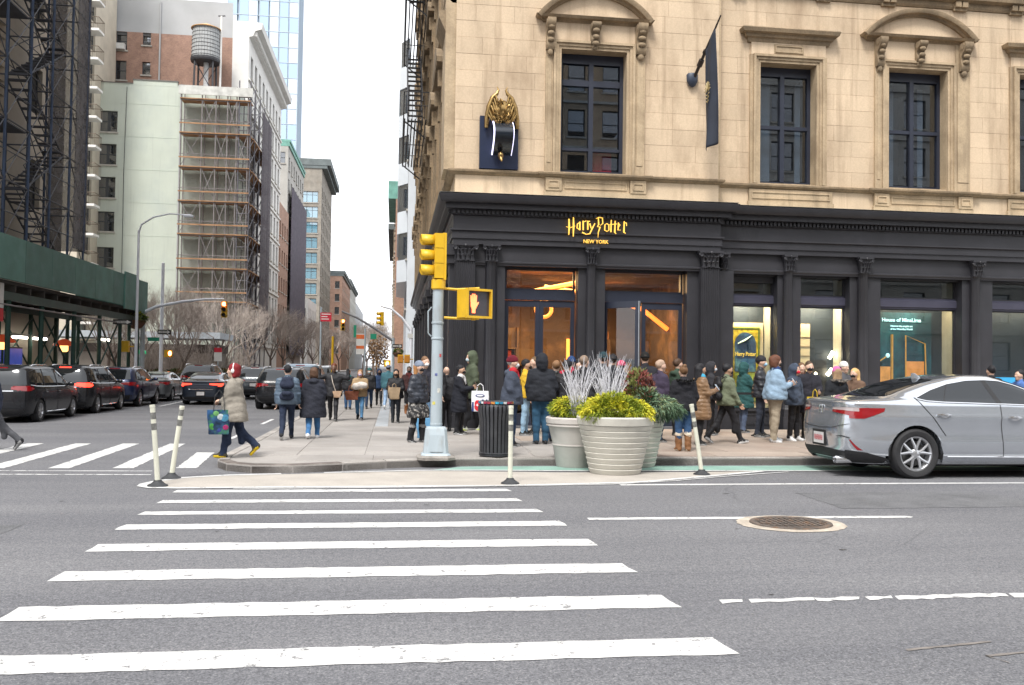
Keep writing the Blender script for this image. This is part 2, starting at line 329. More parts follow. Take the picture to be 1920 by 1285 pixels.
# painted island, its outline and the green lane
ISL = [(-3.25,12.12),(-3.16,12.6),(-2.9,12.95),(-2.3,13.25),(-1.1,13.42),(.44,13.72),(1.0,13.7),(2.6,13.5),(4.6,13.52),(5.82,13.62),(4.73,13.0),(3.46,12.32),(1.53,12.05),(-2.08,11.98),(-2.9,11.88)]
sheet('painted_island', ISL, .004, A_TAN, amp=.006, seed=80)
def ribbon(name, pts, w, z, m, seed=0):
    P = [Vector(p) for p in pts]; l, r = [], []
    for i in range(len(P)):
        t = (P[min(i+1, len(P)-1)]-P[max(i-1, 0)]).normalized(); n = Vector((-t.y, t.x)); l.append(tuple(P[i]+n*w/2)); r.append(tuple(P[i]-n*w/2))
    n = len(P); return obj(name, MB().add([(*p, z) for p in l+r], [(i, i+1, n+i+1, n+i) for i in range(n-1)]), m, road)
ribbon('painted_line', [(-1.6,13.38),(-2.3,13.24),(-2.88,12.96),(-3.12,12.6),(-3.22,12.3),(-3.2,12.1),(-3.05,11.95),(-2.7,11.9),(-2.08,11.92),(1.5,12.0),(3.42,12.3),(4.7,12.98),(5.8,13.6)], .12, .008, A_WHITE)
ribbon('painted_line', [(-2.0,11.77),(1.5,11.95),(3.0,12.1),(4.0,12.45),(4.85,12.9),(6.2,13.5)], .05, .008, A_WHITE)
ribbon('painted_line', [(3.1,12.05),(6,12.09),(9,12.1),(16,12.12),(40,12.2)], .12, .004, A_WHITE)
ribbon('painted_line', [(-1.0,13.5),(.4,13.78),(1.4,13.78),(3,13.68),(5,13.68),(8,13.6),(40,13.7)], .09, .008, A_WHITE)
sheet('green_lane', [(.6,13.86),(1.6,13.84),(3,13.74),(5,13.74),(8,13.68),(40,13.76),(40,14.5),(8,14.4),(2,14.36),(1.1,14.3)], .004, A_GREEN, amp=.02, seed=90)
# kerb line of the corner
KL = [(-2.72,120),(-2.7,60),(-2.7,30),(-2.7,22),(-2.7,19),(-2.72,16.4),(-2.74,15.0),(-2.66,14.25),(-2.45,13.8),(-2.05,13.52),(-1.45,13.5),(-.75,13.78),(-.1,14.08),(.9,14.42),(2.0,14.5),(3.4,14.52),(5.0,14.54),(7.0,14.56),(9,14.58),(12,14.6),(16,14.62),(24,14.66),(60,14.8)]
def sidewalk(name, outline, kl, x_in, m, stones=True):
    o = obj(name, MB().prism(outline, 'xy', -.3, KH-.012), m, kind='structure')
    if stones:
        P = [Vector(p) for p in kl]; seg = []
        for i in range(len(P)-1):
            a, b = P[i], P[i+1]; L_ = (b-a).length; n = max(1, min(14, round(L_/1.9)))
            for k in range(n): seg.append((a.lerp(b, k/n), a.lerp(b, (k+1)/n)))
        for i, (a, b) in enumerate(seg):
            t = (b-a).normalized(); nn = Vector((-t.y, t.x))*x_in
            g = t*.006; a2, b2 = a+g, b-g; h = KH+random.uniform(-.004,.004); w = .17; mb = MB()
            pr = [(0,-.1),(0,h-.03),(.012,h-.008),(.035,h),(w,h),(w,-.1)]
            mb.loft([[(*(q+nn*u), z) for u, z in pr] for q in (a2, b2)]); obj('kerb_stone', mb, A_KERB2 if (a.y < 14.9 and a.x < -.9) else A_KERB, o)
    return o
walk = sidewalk('sidewalk_corner', [(x,y) for x,y in KL]+[(60,21.5),(1.35,21.5),(1.35,120)], KL, 1, A_WALK)
def slab(parent, x0, x1, y0, y1, m, z=KH, g=.007):
    dz = random.uniform(-.003,.003); mb = MB(); c = .008
    x0 += g; x1 -= g; y0 += g; y1 -= g
    mb.add([(x0,y0,z-.03),(x1,y0,z-.03),(x1,y1,z-.03),(x0,y1,z-.03),(x0,y0,z-c+dz),(x1,y0,z-c+dz),(x1,y1,z-c+dz),(x0,y1,z-c+dz),(x0+c,y0+c,z+dz),(x1-c,y0+c,z+dz),(x1-c,y1-c,z+dz),(x0+c,y1-c,z+dz)],
           [(0,1,5,4),(1,2,6,5),(2,3,7,6),(3,0,4,7),(4,5,9,8),(5,6,10,9),(6,7,11,10),(7,4,8,11),(8,9,10,11)])
    return obj('paving_slab', mb, m, parent, fix=False)
rs = random.Random(3)
ys = [14.82,15.55,16.7,17.85,19.0,20.2,21.46]
for r in range(len(ys)-1):
    x = .95+rs.uniform(-.2,.2) if r == 0 else -.45
    while x < 19:
        w = rs.choice((1.35,1.5,1.5,1.8)); slab(walk, x, x+w, ys[r], ys[r+1], A_WALK2 if x > 2.2+rs.uniform(-1,1) else A_WALK); x += w
ycut = [15.0,16.4,17.8]+[19.2+1.45*i for i in range(30)]
for i in range(len(ycut)-1):
    for a, b in ((-2.5,-1.55),(-1.55,-.45)): slab(walk, a, b, ycut[i], ycut[i+1], A_WALK)
    if ycut[i] >= 20.0:
        slab(walk, -.12, 1.3, max(ycut[i],21.46), max(ycut[i+1],21.46+.2), A_WALK)
    slab(walk, -.45, -.12, ycut[i], ycut[i+1], A_WET) if ycut[i] > 21 else None
for a, b in ((-1.5,-.3),(-.3,.7)): slab(walk, a, b, 14.35 if a > -1 else 14.1, 14.99 if a < -.5 else 14.8, A_WALK)
# the sidewalk across the side street
WL = sidewalk('sidewalk_left', [(-11.6,20),(-11.6,300),(-60,300),(-60,20)], [(-11.6,20),(-11.6,60),(-11.6,120)], 1, A_WALK)
# sewer grating set in a concrete ring
def manhole():
    t = thing('sewer_grate', 'round iron sewer grate in a pale concrete ring set in the road', 'grate', (4.14,8.96,0))
    mb = MB(); n = 56; rnd = random.Random(5); vs = []
    for r in (.40,.53): 
        for j in range(n):
            q = r*(1 if r < .5 else rnd.uniform(.985,1.03)); vs.append((q*math.cos(2*math.pi*j/n)*1.06, q*math.sin(2*math.pi*j/n)*.93, .006 if r < .5 else .005))
    mb.add(vs, [(j, (j+1) % n, n+(j+1) % n, n+j) for j in range(n)])
    obj('concrete_ring', mb, mat('patch_concrete', (.4,.35,.29), .9, .25, 6, speck=.15, bscale=40, stain=(.25,.2,.16), sscale=5), t)
    iron = mat('rusty_iron', (.09,.075,.065), .7, .3, 12, stain=(.2,.11,.06), sscale=9, samt=.8, bump=.4)
    obj('pit', MB().lathe([(.36,.007),(.36,.0072)], 40, sy=.93, sx=1.06), mat('pit_dark', (.012,.012,.012), .9, 0), t)
    fr = MB(); fr.lathe([(.345,.008),(.35,.02),(.4,.02),(.405,.006)], 48, sx=1.06, sy=.93); obj('frame', fr, iron, t, smooth=30)
    for k in range(-5, 6):
        x = k*.062; h = math.sqrt(max(0, .33**2-x*x))*.9
        for s in range(-2, 3):
            y0, y1 = max(-h, s*.13-.065), min(h, s*.13+.065)
            if y1-y0 > .03: obj('grate_bar', MB().box(x-.017, y0+.012, .008, x+.017, y1-.012, .019), iron, t)
    for s in range(-2, 3):
        y = s*.13; h = math.sqrt(max(0, .34**2-y*y)); obj('cross_bar', MB().box(-h,y-.01,.008,h,y+.01,.0175), iron, t)
manhole()
# ------------------------------------------------------------------ corner building: dark shopfront below, buff stone above
M_STONE = mat('buff_stone', (.57,.445,.31), .85, .10, 1.1, 5, speck=.05, bscale=30, bump=.08, stain=(.27,.185,.115), sscale=.75, samt=.7, rand=.05, stretch=(1,1,.4), streak=(.25,.17,.105), stamt=.55)
M_TRIM = mat('weathered_stone_trim', (.43,.33,.215), .85, .16, 2, 5, speck=.08, bscale=25, bump=.15, stain=(.23,.165,.10), sscale=1.1, samt=.75, streak=(.15,.11,.07), stamt=.7)
M_DIRT = mat('sooty_stone_trim', (.25,.185,.115), .88, .25, 2.5, 6, speck=.1, bscale=20, bump=.2, stain=(.13,.10,.065), sscale=1.3, samt=.8)
M_NAVY = mat('dark_navy_paint', (.028,.028,.033), .42, .12, 2, spec=.5, stain=(.05,.05,.06), sscale=.8, samt=.4, bump=.03)
M_FRAME = mat('navy_window_paint', (.02,.025,.042), .4, .1, 3)
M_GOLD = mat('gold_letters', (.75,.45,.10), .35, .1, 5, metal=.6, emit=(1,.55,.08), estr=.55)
G_SHOP = glass('shop_glass', refl=.05, tint=(.93,.96,.95)); G_WIN = glass('upper_window_glass', refl=.13, tint=(.62,.68,.74))
RT = Vector((1.35,21.5,0))
BLD = thing('corner_building', 'buff stone corner building with dark painted shopfront and ornate window surrounds', 'building', RT)
def bp(name, mb, m, parent=None, smooth=None, **k): return obj(name, mb, m, parent or BLD, smooth, off=RT, **k)
def mould(path, prof, mb=None, mi=0):
    """sweep a (d,z) profile along an open horizontal path; d = outward to the right-hand side of travel"""
    mb = mb or MB(); P = [Vector(p) for p in path]; n = len(P); rings = []
    for i in range(n):
        ns = []
        for a, b in ((i-1, i), (i, i+1)):
            if 0 <= a and b < n: t = (P[b]-P[a]).normalized(); ns.append(Vector((t.y, -t.x)))
        if len(ns) == 2: o = ns[0]+ns[1]; o = o/(1+ns[0].dot(ns[1]))
        else: o = ns[0]
        rings.append([(P[i].x+o.x*d, P[i].y+o.y*d, z) for d, z in prof])
    return mb.loft(rings, mi)
PATH = [(1.35,60),(1.35,21.5),(8.05,21.5),(8.05,21.75),(24,21.75)]
bp('entablature', mould(PATH, [(-.3,4.56),(0,4.56),(0,4.69),(.03,4.69),(.03,4.85),(.075,4.88),(.075,4.92),(0,4.92),(0,5.24),(.05,5.26),(.05,5.37),(.2,5.39),(.2,5.5),(.3,5.52),(.33,5.56),(.36,5.66),(.37,5.70),(.30,5.73),(-.3,5.76)]), M_NAVY, smooth=25)
den = MB()
x = 1.33
while x < 8.05: den.box(x, 21.5-.05, 5.285, x+.06, 21.5-.11, 5.368); x += .105
x = 8.15
while x < 20: den.box(x, 21.75-.05, 5.285, x+.06, 21.75-.11, 5.368); x += .105
y = 21.5
while y < 40: den.box(1.35-.05, y, 5.285, 1.35-.11, y+.06, 5.368); y += .105
bp('dentil_row', den, M_NAVY, kind='stuff')
bp('cornice_flashing', mould(PATH, [(-.3,5.764),(.345,5.735),(.35,5.742),(-.3,5.79)]), mat('zinc_flashing', (.45,.47,.44), .6, .25, 2, stain=(.62,.6,.52), samt=.7))
# --- stone walls
SILL = 6.37
W1 = (3.95,5.60,6.42,9.45); W2 = (9.20,10.72,6.42,9.52); W3 = (12.72,14.38,6.44,9.58); W4 = (16.45,18.1,6.46,9.6)
mb = MB(); wall_holes(mb, 1.36, 8.05, 5.7, 14, [W1], .4, lambda u,v,d: (u, 21.575+d, v)); bp('wall_backing', mb, M_TRIM)
mb = MB(); wall_holes(mb, 8.05, 24, 5.7, 14, [W2, W3, W4], .4, lambda u,v,d: (u, 21.875+d, v)); mb.box(8.02,21.58,5.7,8.05,22.2,14); bp('wall_backing', mb, M_TRIM)
def block(x0, x1, z0, z1, Y, face='front', X=None, m=None, k=.022):
    g = .0016; c = .003; mb = MB(); x0 += g; x1 -= g; z0 += g; z1 -= g; d = random.uniform(-.0025,.0025)
    if face == 'front': Q = lambda u, v, w: (u, Y+w, v)
    else: Q = lambda u, v, w: (X+w, u, v)
    vs = [Q(x0,z0,k),Q(x1,z0,k),Q(x1,z1,k),Q(x0,z1,k),Q(x0,z0,c+d),Q(x1,z0,c+d),Q(x1,z1,c+d),Q(x0,z1,c+d),Q(x0+c,z0+c,d),Q(x1-c,z0+c,d),Q(x1-c,z1-c,d),Q(x0+c,z1-c,d)]
    mb.add(vs, [(0,1,5,4),(1,2,6,5),(2,3,7,6),(3,0,4,7),(4,5,9,8),(5,6,10,9),(6,7,11,10),(7,4,8,11),(8,9,10,11)])
    return bp('stone_block', mb, m or M_STONE)
rb = random.Random(11)
def course_blocks(xa, xb, Y, holes, z0, z1, face='front', X=None, lens=(.95,1.15,1.3), ch=.405):
    n = max(1, round((z1-z0)/ch)); ch = (z1-z0)/n
    for r in range(n):
        za, zb = z0+r*ch, z0+(r+1)*ch; segs = [(xa, xb)]
        for h in holes:
            if h[2] < zb-.05 and h[3] > za+.05:
                ns = []
                for a, b in segs:
                    if h[1] <= a or h[0] >= b: ns.append((a, b)); continue
                    if h[0] > a: ns.append((a, h[0]))
                    if h[1] < b: ns.append((h[1], b))
                segs = ns
        for a, b in segs:
            k = max(1, round((b-a)/rb.choice(lens))); off = (.5 if r % 2 else 0)
            cuts = [a]+[a+(b-a)*(i+off)/k for i in range(1 if not off else 0, k)]+[b]
            cuts = [cuts[0]]+[c for c in cuts[1:-1] if c-a > .25 and b-c > .25]+[cuts[-1]]
            for i in range(len(cuts)-1): block(cuts[i], cuts[i+1], za, zb, Y, face, X)
course_blocks(1.355, 8.0, 21.555, [W1], SILL, 11.24)
course_blocks(8.0, 19.0, 21.855, [W2, W3, W4], SILL, 11.24)
# low stone course between the shop cornice and the sill
def panel_box(x0, x1, z0, z1, Y, d, inset=.07, rec=.03):
    mb = MB(); mb.box(x0, Y-d, z0, x1, Y+.02, z1)
    a, b, c, e = x0+inset, x1-inset, z0+inset, z1-inset
    for q in ((a,c,b,c+.025),(a,e-.025,b,e),(a,c+.025,a+.025,e-.025),(b-.025,c+.025,b,e-.025)): mb.box(q[0], Y-d-rec*.7, q[1], q[2], Y-d+.001, q[3])
    return mb
for a, b in ((1.38,3.58),(6.1,8.0)): course_blocks(a, b, 21.53, [], 5.76, 6.24, lens=(1.1,))
for a, b in ((8.0,8.9),(11.15,12.3),(15.05,16.1)): course_blocks(a, b, 21.83, [], 5.76, 6.24, lens=(1.1,))
for x0, x1, Y in ((3.58,6.1,21.5),(8.9,11.15,21.8),(12.3,15.05,21.8),(16.1,18.6,21.8)):
    bp('plinth_course', MB().box(x0-.03, Y-.05, 5.76, x1+.03, Y+.02, 5.92), M_TRIM)
    if x0 in (3.58,12.3):
        for q in (x0, x1-.4): bp('pedestal', panel_box(q, q+.4, 5.922, 6.238, Y, .07), M_TRIM)
        bp('panel', panel_box(x0+.41, x1-.41, 5.922, 6.238, Y, .01), M_TRIM)
    else: bp('panel', panel_box(x0, x1, 5.922, 6.238, Y, .02), M_TRIM)
SP = [(-.1,6.24),(.02,6.24),(.05,6.262),(.09,6.275),(.10,6.3),(.13,6.31),(.135,6.35),(.12,6.37),(-.1,6.385)]
bp('sill_course', mould([(1.33,60),(1.33,21.55),(3.52,21.55),(3.52,21.48),(6.12,21.48),(6.12,21.55),(8.0,21.55),(8.0,21.85),(12.25,21.85),(12.25,21.78),(15.1,21.78),(15.1,21.85),(24,21.85)], SP), M_DIRT, smooth=25)
# bracketed band above the windows
bp('upper_band', mould([(8.0,21.86),(24,21.86)], [(-.1,11.25),(.03,11.25),(.06,11.31),(.06,11.42),(.2,11.46),(.22,11.56),(-.1,11.62)]), M_DIRT, smooth=25)
for x in (8.6,10.9,12.7,14.73,16.35,18.2):
    b = MB(); b.box(x-.19,21.78,11.2,x+.19,21.858,11.42); b.box(x-.17,21.7,11.28,x-.02,21.779,11.42); b.box(x+.02,21.7,11.28,x+.17,21.779,11.42); bp('bracket', b, M_DIRT)
# --- window surrounds
def architrave(name, W, Y, w=.2, foot=SILL+.015):
    a, b, c, d = W
    for k, (o0, o1, dep) in enumerate(((0,.07,.05),(.07,.14,.08),(.14,w,.12))):
        mb = MB(); mb.box(a-o1, Y-dep, foot, a-o0-.0005, Y+.01, d+o0); mb.box(b+o0+.0005, Y-dep, foot, b+o1, Y+.01, d+o0); mb.box(a-o1, Y-dep-.001, d+o0+.0005, b+o1, Y+.01, d+o1)
        bp(name, mb, M_TRIM)
def console(x, Y, z1, h=.62, w=.2, d=.3):
    mb = MB(); pts = []
    for i in range(15):
        t = i/14; z = z1-h*t; y = d*(1-t)**1.3+.07+.05*math.sin(t*9)
        pts.append((y, z))
    poly = [(Y+.01, z1)]+[(Y-p[0], p[1]) for p in pts]+[(Y+.01, z1-h)]
    mb.prism(poly, 'yz', x-w/2, x+w/2)
    for s in (-1, 1): mb.tube([(x+s*(w/2+.012), Y-d*.72, z1-.09), (x+s*(w/2-.01), Y-d*.72, z1-.09)], .085, 10)
    for k in range(3): mb.ell((x, Y-.12-.1*(1-k/3), z1-.2-.15*k), (w*.42,.05,.06), 8, 6)
    mb.ell((x, Y-.06, z1-h-.06), (w*.35,.05,.09), 8, 6)
    bp('console', mb, M_DIRT, smooth=40)
def hood_seg(cx, hw, z0, zp, Y):
    pr = [(-.05,0),(.06,0),(.1,.05),(.2,.07),(.24,.13),(-.05,.15)]
    mb = mould([(cx-hw+.24,Y+.02),(cx-hw+.24,Y-.0),(cx+hw-.24,Y-.0),(cx+hw-.24,Y+.02)], [(d,z0+z) for d, z in pr]); bp('hood_base', mb, M_DIRT, smooth=25)
    rad = ((hw-.03)**2+(zp-z0-.12)**2)/(2*(zp-z0-.12)); zc = zp-rad; a0 = math.asin((hw-.03)/rad); n = 28
    prof = [(0,.0),(.12,.0),(.15,.05),(.24,.06),(.27,.12),(.27,.17),(0,.19)]; rings = []
    for i in range(n+1):
        a = -a0+2*a0*i/n; rings.append([(cx+math.sin(a)*(rad+h-.17), Y+.02-dd, zc+math.cos(a)*(rad+h-.17)) for dd, h in prof])
    bp('arched_hood', MB().loft(rings), M_DIRT, smooth=30)
    tp = [(cx+math.sin(-a0+2*a0*i/n)*(rad-.17), max(z0+.12, zc+math.cos(-a0+2*a0*i/n)*(rad-.17))) for i in range(n+1)]
    bp('tympanum', MB().prism(tp, 'xz', Y-.04, Y+.02), M_STONE)
def seg_window(W, Y, z0, zp, xo0, xo1, hw):
    a, b, c, d = W; cx = (a+b)/2; architrave('architrave', W, Y)
    for x0, x1 in ((xo0, a-.205), (b+.205, xo1)):
        mb = MB(); mb.box(x0, Y-.07, SILL+.015, x1, Y+.01, z0); mb.box(x0+.05, Y-.085, SILL+.25, x1-.05, Y-.069, z0-.75); bp('jamb_pilaster', mb, M_TRIM)
        console((x0+x1)/2, Y-.07, z0, .72, min(.24, x1-x0+.02), .22)
    bp('frieze_panel', MB().box(a-.2, Y-.05, d+.203, b+.2, Y+.01, z0), M_STONE)
    console(cx, Y-.04, z0-.02, .5, .22, .2); hood_seg(cx, hw, z0, zp, Y)
seg_window(W1, 21.55, 10.1, 10.95, 3.56, 6.06, 1.48)
seg_window(W3, 21.85, 10.28, 11.13, 12.33, 15.0, 1.62)
def flat_window(W, Y, z0, hw):
    a, b, c, d = W; cx = (a+b)/2; architrave('architrave', W, Y, .2)
    for x0, x1 in ((a-.28, a-.203), (b+.203, b+.28)): bp('jamb_strip', MB().box(x0, Y-.06, SILL+.015, x1, Y+.01, d+.2), M_TRIM)
    bp('frieze_panel', MB().box(a-.25, Y-.05, d+.203, b+.25, Y+.01, z0), M_STONE)
    mb = panel_box(cx-.4, cx+.4, d+.24, z0-.03, Y-.05, .012, .03, .03); bp('frieze_tablet', mb, M_TRIM)
    bp('flat_hood', mould([(cx-hw+.27,Y+.02),(cx-hw+.27,Y),(cx+hw-.27,Y),(cx+hw-.27,Y+.02)], [(-.05,z0),(.05,z0),(.08,z0+.1),(.13,z0+.12),(.15,z0+.2),(.24,z0+.22),(.27,z0+.31),(.25,z0+.34),(-.05,z0+.38)]), M_DIRT, smooth=25)
flat_window(W2, 21.85, 10.03, 1.32); flat_window(W4, 21.85, 10.05, 1.32)
# --- upper windows
M_ROOM = mat('dim_room', (.14,.155,.18), .9, .3, .7); M_CURT = mat('pale_blind', (.42,.45,.47), .9, .1, 4); M_RED = mat('red_banner', (.7,.02,.04), .8, .1, 3, emit=(.7,.02,.04), estr=.0)
def sash_window(W, Y, rails, mull, bars_, tall_top=True):
    a, b, c, d = W; y = Y+.3; f = .09
    w = MB(); w.box(a, y, c, a+f, y+.1, d); w.box(b-f, y, c, b, y+.1, d); w.box(a+f, y, c, b-f, y+.1, c+.1); w.box(a+f, y, d-.24, b-f, y+.1, d)
    win = bp('window', w, M_FRAME)
    for x, za, zb in mull: bp('mullion', MB().box(x-.055, y-.03, za, x+.055, y+.09, zb), M_FRAME, win)
    for z, t in rails: bp('rail', MB().box(a+f+.001, y-.02, z-t, b-f-.001, y+.085, z+t), M_FRAME, win)
    xs = [a+f]+sorted(m_[0] for m_ in mull)+[b-f]
    for i in range(len(xs)-1):
        zs = [c+.1]+[z for z, t in rails]+[d-.24]
        for j in range(len(zs)-1): bp('pane', MB().box(xs[i]+.03, y+.05+.004*((i+j) % 2), zs[j]+.03, xs[i+1]-.03, y+.058+.004*((i+j) % 2), zs[j+1]-.03), G_WIN, win)
    rm = MB(); rm.box(a-.6, y+.1, c-.4, b+.6, y+3.0, d+.3); rm.f.pop(2); rm.m.pop(2); bp('room', rm, M_ROOM, win)
    for x0, x1 in bars_: bp('blind', MB().box(x0, y+.35, c+.1, x1, y+.37, d-.3), M_CURT, win)
    return win
w1 = sash_window(W1, 21.55, [(8.72,.075),(7.05,.035)], [(4.77,6.5,9.2)], [])
bp('red_sheet', MB().box(4.85,22.0,6.52,5.35,22.02,7.05), M_RED, w1)
sash_window(W2, 21.85, [(7.93,.045)], [(9.93,6.5,9.3)], [(9.45,9.75),(10.45,10.6)]); sash_window(W3, 21.85, [(7.98,.045)], [(13.55,6.5,9.35)], [(12.9,13.25),(13.95,14.1)]); sash_window(W4, 21.85, [(8.0,.045)], [(17.27,6.5,9.35)], [])
# --- shopfront piers, columns and capitals
def flute_box(x0, x1, y0, y1, n, depth=.018, side=None):
    pts = []; w = (x1-x0)/n
    for i in range(n):
        a = x0+i*w; pts += [(a+w*.12, y0), (a+w*.25, y0+depth), (a+w*.75, y0+depth), (a+w*.88, y0)]
    pts = [(x0,y0)]+pts+[(x1,y0),(x1,y1),(x0,y1)]; return pts
def fluted_pilaster(x0, x1, Yf, Yb, z0=.62, z1=4.14, n=9, side=False):
    mb = MB(); mb.prism(flute_box(x0, x1, Yf, Yb, n), 'xy', z0, z1); return mb
def column_mb(cx, cy, r, z0=.62, z1=4.14, n=16):
    k = n*4; rings = []
    for z in (z0, z0+.03, z0+1.2, z1-.05, z1):
        q = r*(1.12 if z == z0 or z == z1 else 1-.06*(z-z0)/(z1-z0)); ring = []
        for j in range(k):
            t = 2*math.pi*j/k; rr = q*(1-.05*(1 if j % 4 in (1,2) else 0)) if z0 < z < z1 else q
            ring.append((cx+rr*math.cos(t), cy+rr*math.sin(t), z))
        rings.append(ring)
    return MB().loft(rings)
def capital_mb(cx, Yf, w, z0=4.14, z1=4.56, d=.22):
    """leafy capital: bell, two rows of curled leaves, corner scrolls and abacus"""
    mb = MB(); h = z1-z0; hw = w/2; cy = Yf+d/2
    mb.lathe([(hw*.78,0),(hw*.8,h*.3),(hw*.9,h*.6),(hw*1.12,h*.82)], 20, (cx,cy,z0), sy=min(1, (d/2+.03)/hw))
    mb.box(cx-hw*1.22, Yf-.07, z1-h*.13, cx+hw*1.22, Yf+d, z1); mb.box(cx-hw*1.1, Yf-.04, z1-h*.2, cx+hw*1.1, Yf+d, z1-h*.13)
    mb.box(cx-hw*.9, Yf-.02, z0, cx+hw*.9, Yf+d, z0+h*.06)
    for row, (zb, zt, nn, out) in enumerate(((.05,.42,4,.05),(.3,.72,5,.075))):
        for i in range(nn):
            u = (i+.5)/nn*2-1; x = cx+u*hw*.85; y = Yf-.005-(.03 if abs(u) < .7 else 0); lw = hw*.8/nn; ring = []
            for t in (0,.35,.7,.9,1.0):
                z = z0+h*(zb+(zt-zb)*min(t, .93)) - (h*.05 if t == 1 else 0); yy = y-out*t**2.2; ww = lw*(1-.35*t)
                ring.append([(x-ww, yy+.012, z), (x, yy-.012, z), (x+ww, yy+.012, z), (x, yy+.03, z)])
            mb.loft(ring)
    for s in (-1, 1):
        c0 = Vector((cx+s*hw*1.02, Yf-.05, z0+h*.74)); pts = []; rad = []
        for i in range(14):
            a = i*.75; q = hw*.2*(1-i/16); pts.append(c0+Vector((s*q*math.cos(a), 0, q*math.sin(a)))); rad.append(.022)
        mb.tube(pts, rad, 5)
        mb.tube([(cx+s*hw*.3, Yf-.02, z0+h*.5), (cx+s*hw*.7, Yf-.04, z0+h*.68), (cx+s*hw*1.0, Yf-.055, z0+h*.86)], .02, 5)
    mb.ell((cx, Yf-.06, z1-h*.12), (hw*.18,.04,h*.1), 8, 6); return mb
def base_mb(x0, x1, Yf, Yb):
    mb = MB(); mb.box(x0-.05, Yf-.05, KH-.1, x1+.05, Yb, .42); mb.box(x0-.025, Yf-.025, .42, x1+.025, Yb, .52); mb.box(x0-.012, Yf-.012, .52, x1+.012, Yb, .62); return mb
def pil(x0, x1, Yf, Yb, n):
    p = bp('pilaster', fluted_pilaster(x0, x1, Yf, Yb, n=n), M_NAVY); bp('capital', capital_mb((x0+x1)/2, Yf, (x1-x0)*1.06, d=Yb-Yf), M_NAVY, p, smooth=40); bp('base', base_mb(x0, x1, Yf, Yb), M_NAVY, p)
def col(cx, r, Yf, z0=.62):
    p = bp('column', column_mb(cx, Yf+r, r), M_NAVY, smooth=35); bp('capital', capital_mb(cx, Yf-.02, r*2.3, d=.2), M_NAVY, p, smooth=40); bp('base', base_mb(cx-r, cx+r, Yf, Yf+2*r), M_NAVY, p)
pil(1.42, 1.89, 21.44, 21.7, 10); col(2.29, .15, 21.46); col(4.77, .12, 21.48); pil(7.54, 8.02, 21.44, 21.7, 10); col(8.2, .1, 21.66)
col(9.98, .125, 21.72); col(12.03, .14, 21.72); col(15.18, .13, 21.72); col(18.4, .14, 21.72)
def pier(x0, x1, Y, yb=22.3, z1=4.1): bp('pier', MB().box(x0, Y, KH-.1, x1, yb, z1), M_NAVY)
pier(1.4,2.64,21.62,22.0); pier(4.46,5.14,21.66,22.0); pier(7.24,8.46,21.66,22.3); pier(9.73,10.36,21.9); pier(11.7,12.55,21.9); pier(14.85,15.72,21.9); pier(18,19,21.9)
for x0, x1, Y in ((1.4,8.05,21.6),(8.05,24,21.86)):
    bp('lintel', MB().box(x0, Y, 4.1, x1, Y+.3, 4.56), M_NAVY); bp('lintel_moulding', mould([(x0,Y),(x1,Y)], [(0,4.06),(.025,4.06),(.03,4.09),(.05,4.12),(.05,4.15),(0,4.17)]), M_NAVY)
bp('soffit', MB().box(1.4,21.9,4.02,8.2,22.3,4.09), M_NAVY); bp('soffit', MB().box(8.2,22.0,4.02,24,22.5,4.09), M_NAVY)
M_STEEL = mat('brushed_steel_edge', (.6,.62,.64), .3, .05, 5, metal=.9)
def frame_rect(x0, x1, z0, z1, y, w, d=.07, wt=None, wb=None):
    wt = wt or w; wb = wb or w; mb = MB(); mb.box(x0, y, z0, x0+w, y+d, z1); mb.box(x1-w, y, z0, x1, y+d, z1); mb.box(x0+w, y+.002, z0, x1-w, y+d, z0+wb); mb.box(x0+w, y+.002, z1-wt, x1-w, y+d, z1); return mb
def doorway(x0, x1, xm, open_left=False):
    y = 21.95
    bp('door_header', MB().box(x0, y-.03, 3.27, x1, y+.12, 3.5), M_FRAME)
    t = bp('transom', frame_rect(x0, x1, 3.5, 4.05, y, .05), M_FRAME); bp('pane', MB().box(x0+.05, y+.03, 3.55, x1-.05, y+.038, 4.0), G_SHOP, t)
    for k, (a, b) in enumerate(((x0, xm), (xm, x1))):
        lf = MB().join(frame_rect(0, b-a-.004, 0, 3.1, 0, .1, .06, .16, .3)); hinge = (a+.002, y, .16)
        th = R(-42) if open_left and k == 0 else 0
        if th: lf = MB().join(frame_rect(0, b-a-.004, 0, 3.1, 0, .1, .06, .16, .3))
        d = obj('door', lf, M_FRAME, BLD, loc=tuple(Vector(hinge)-RT), rot=(0,0,th if k == 0 else 0))
        link('pane', MB().box(.1,.028,.3,b-a-.104,.036,2.94).mesh('pane', G_SHOP), d)
        hx = .16 if k else b-a-.17
        hd = MB(); hd.tube([(hx,-.06,.8),(hx,-.06,1.5)], .014, 8); hd.box(hx-.01,-.06,.85,hx+.01,.01,.87); hd.box(hx-.01,-.06,1.43,hx+.01,.01,1.45); link('handle', hd.mesh('handle', M_STEEL), d)
        if th: link('edge_strip', MB().box(b-a-.003,-.012,0,b-a+.008,.07,3.1).mesh('edge_strip', M_STEEL), d)
    bp('threshold', MB().box(x0, y-.3, KH-.05, x1, y+.3, .158), mat('dark_stone_step', (.12,.12,.13), .6, .2, 4))
doorway(2.675, 4.44, 3.55); doorway(5.16, 7.22, 6.16, True)
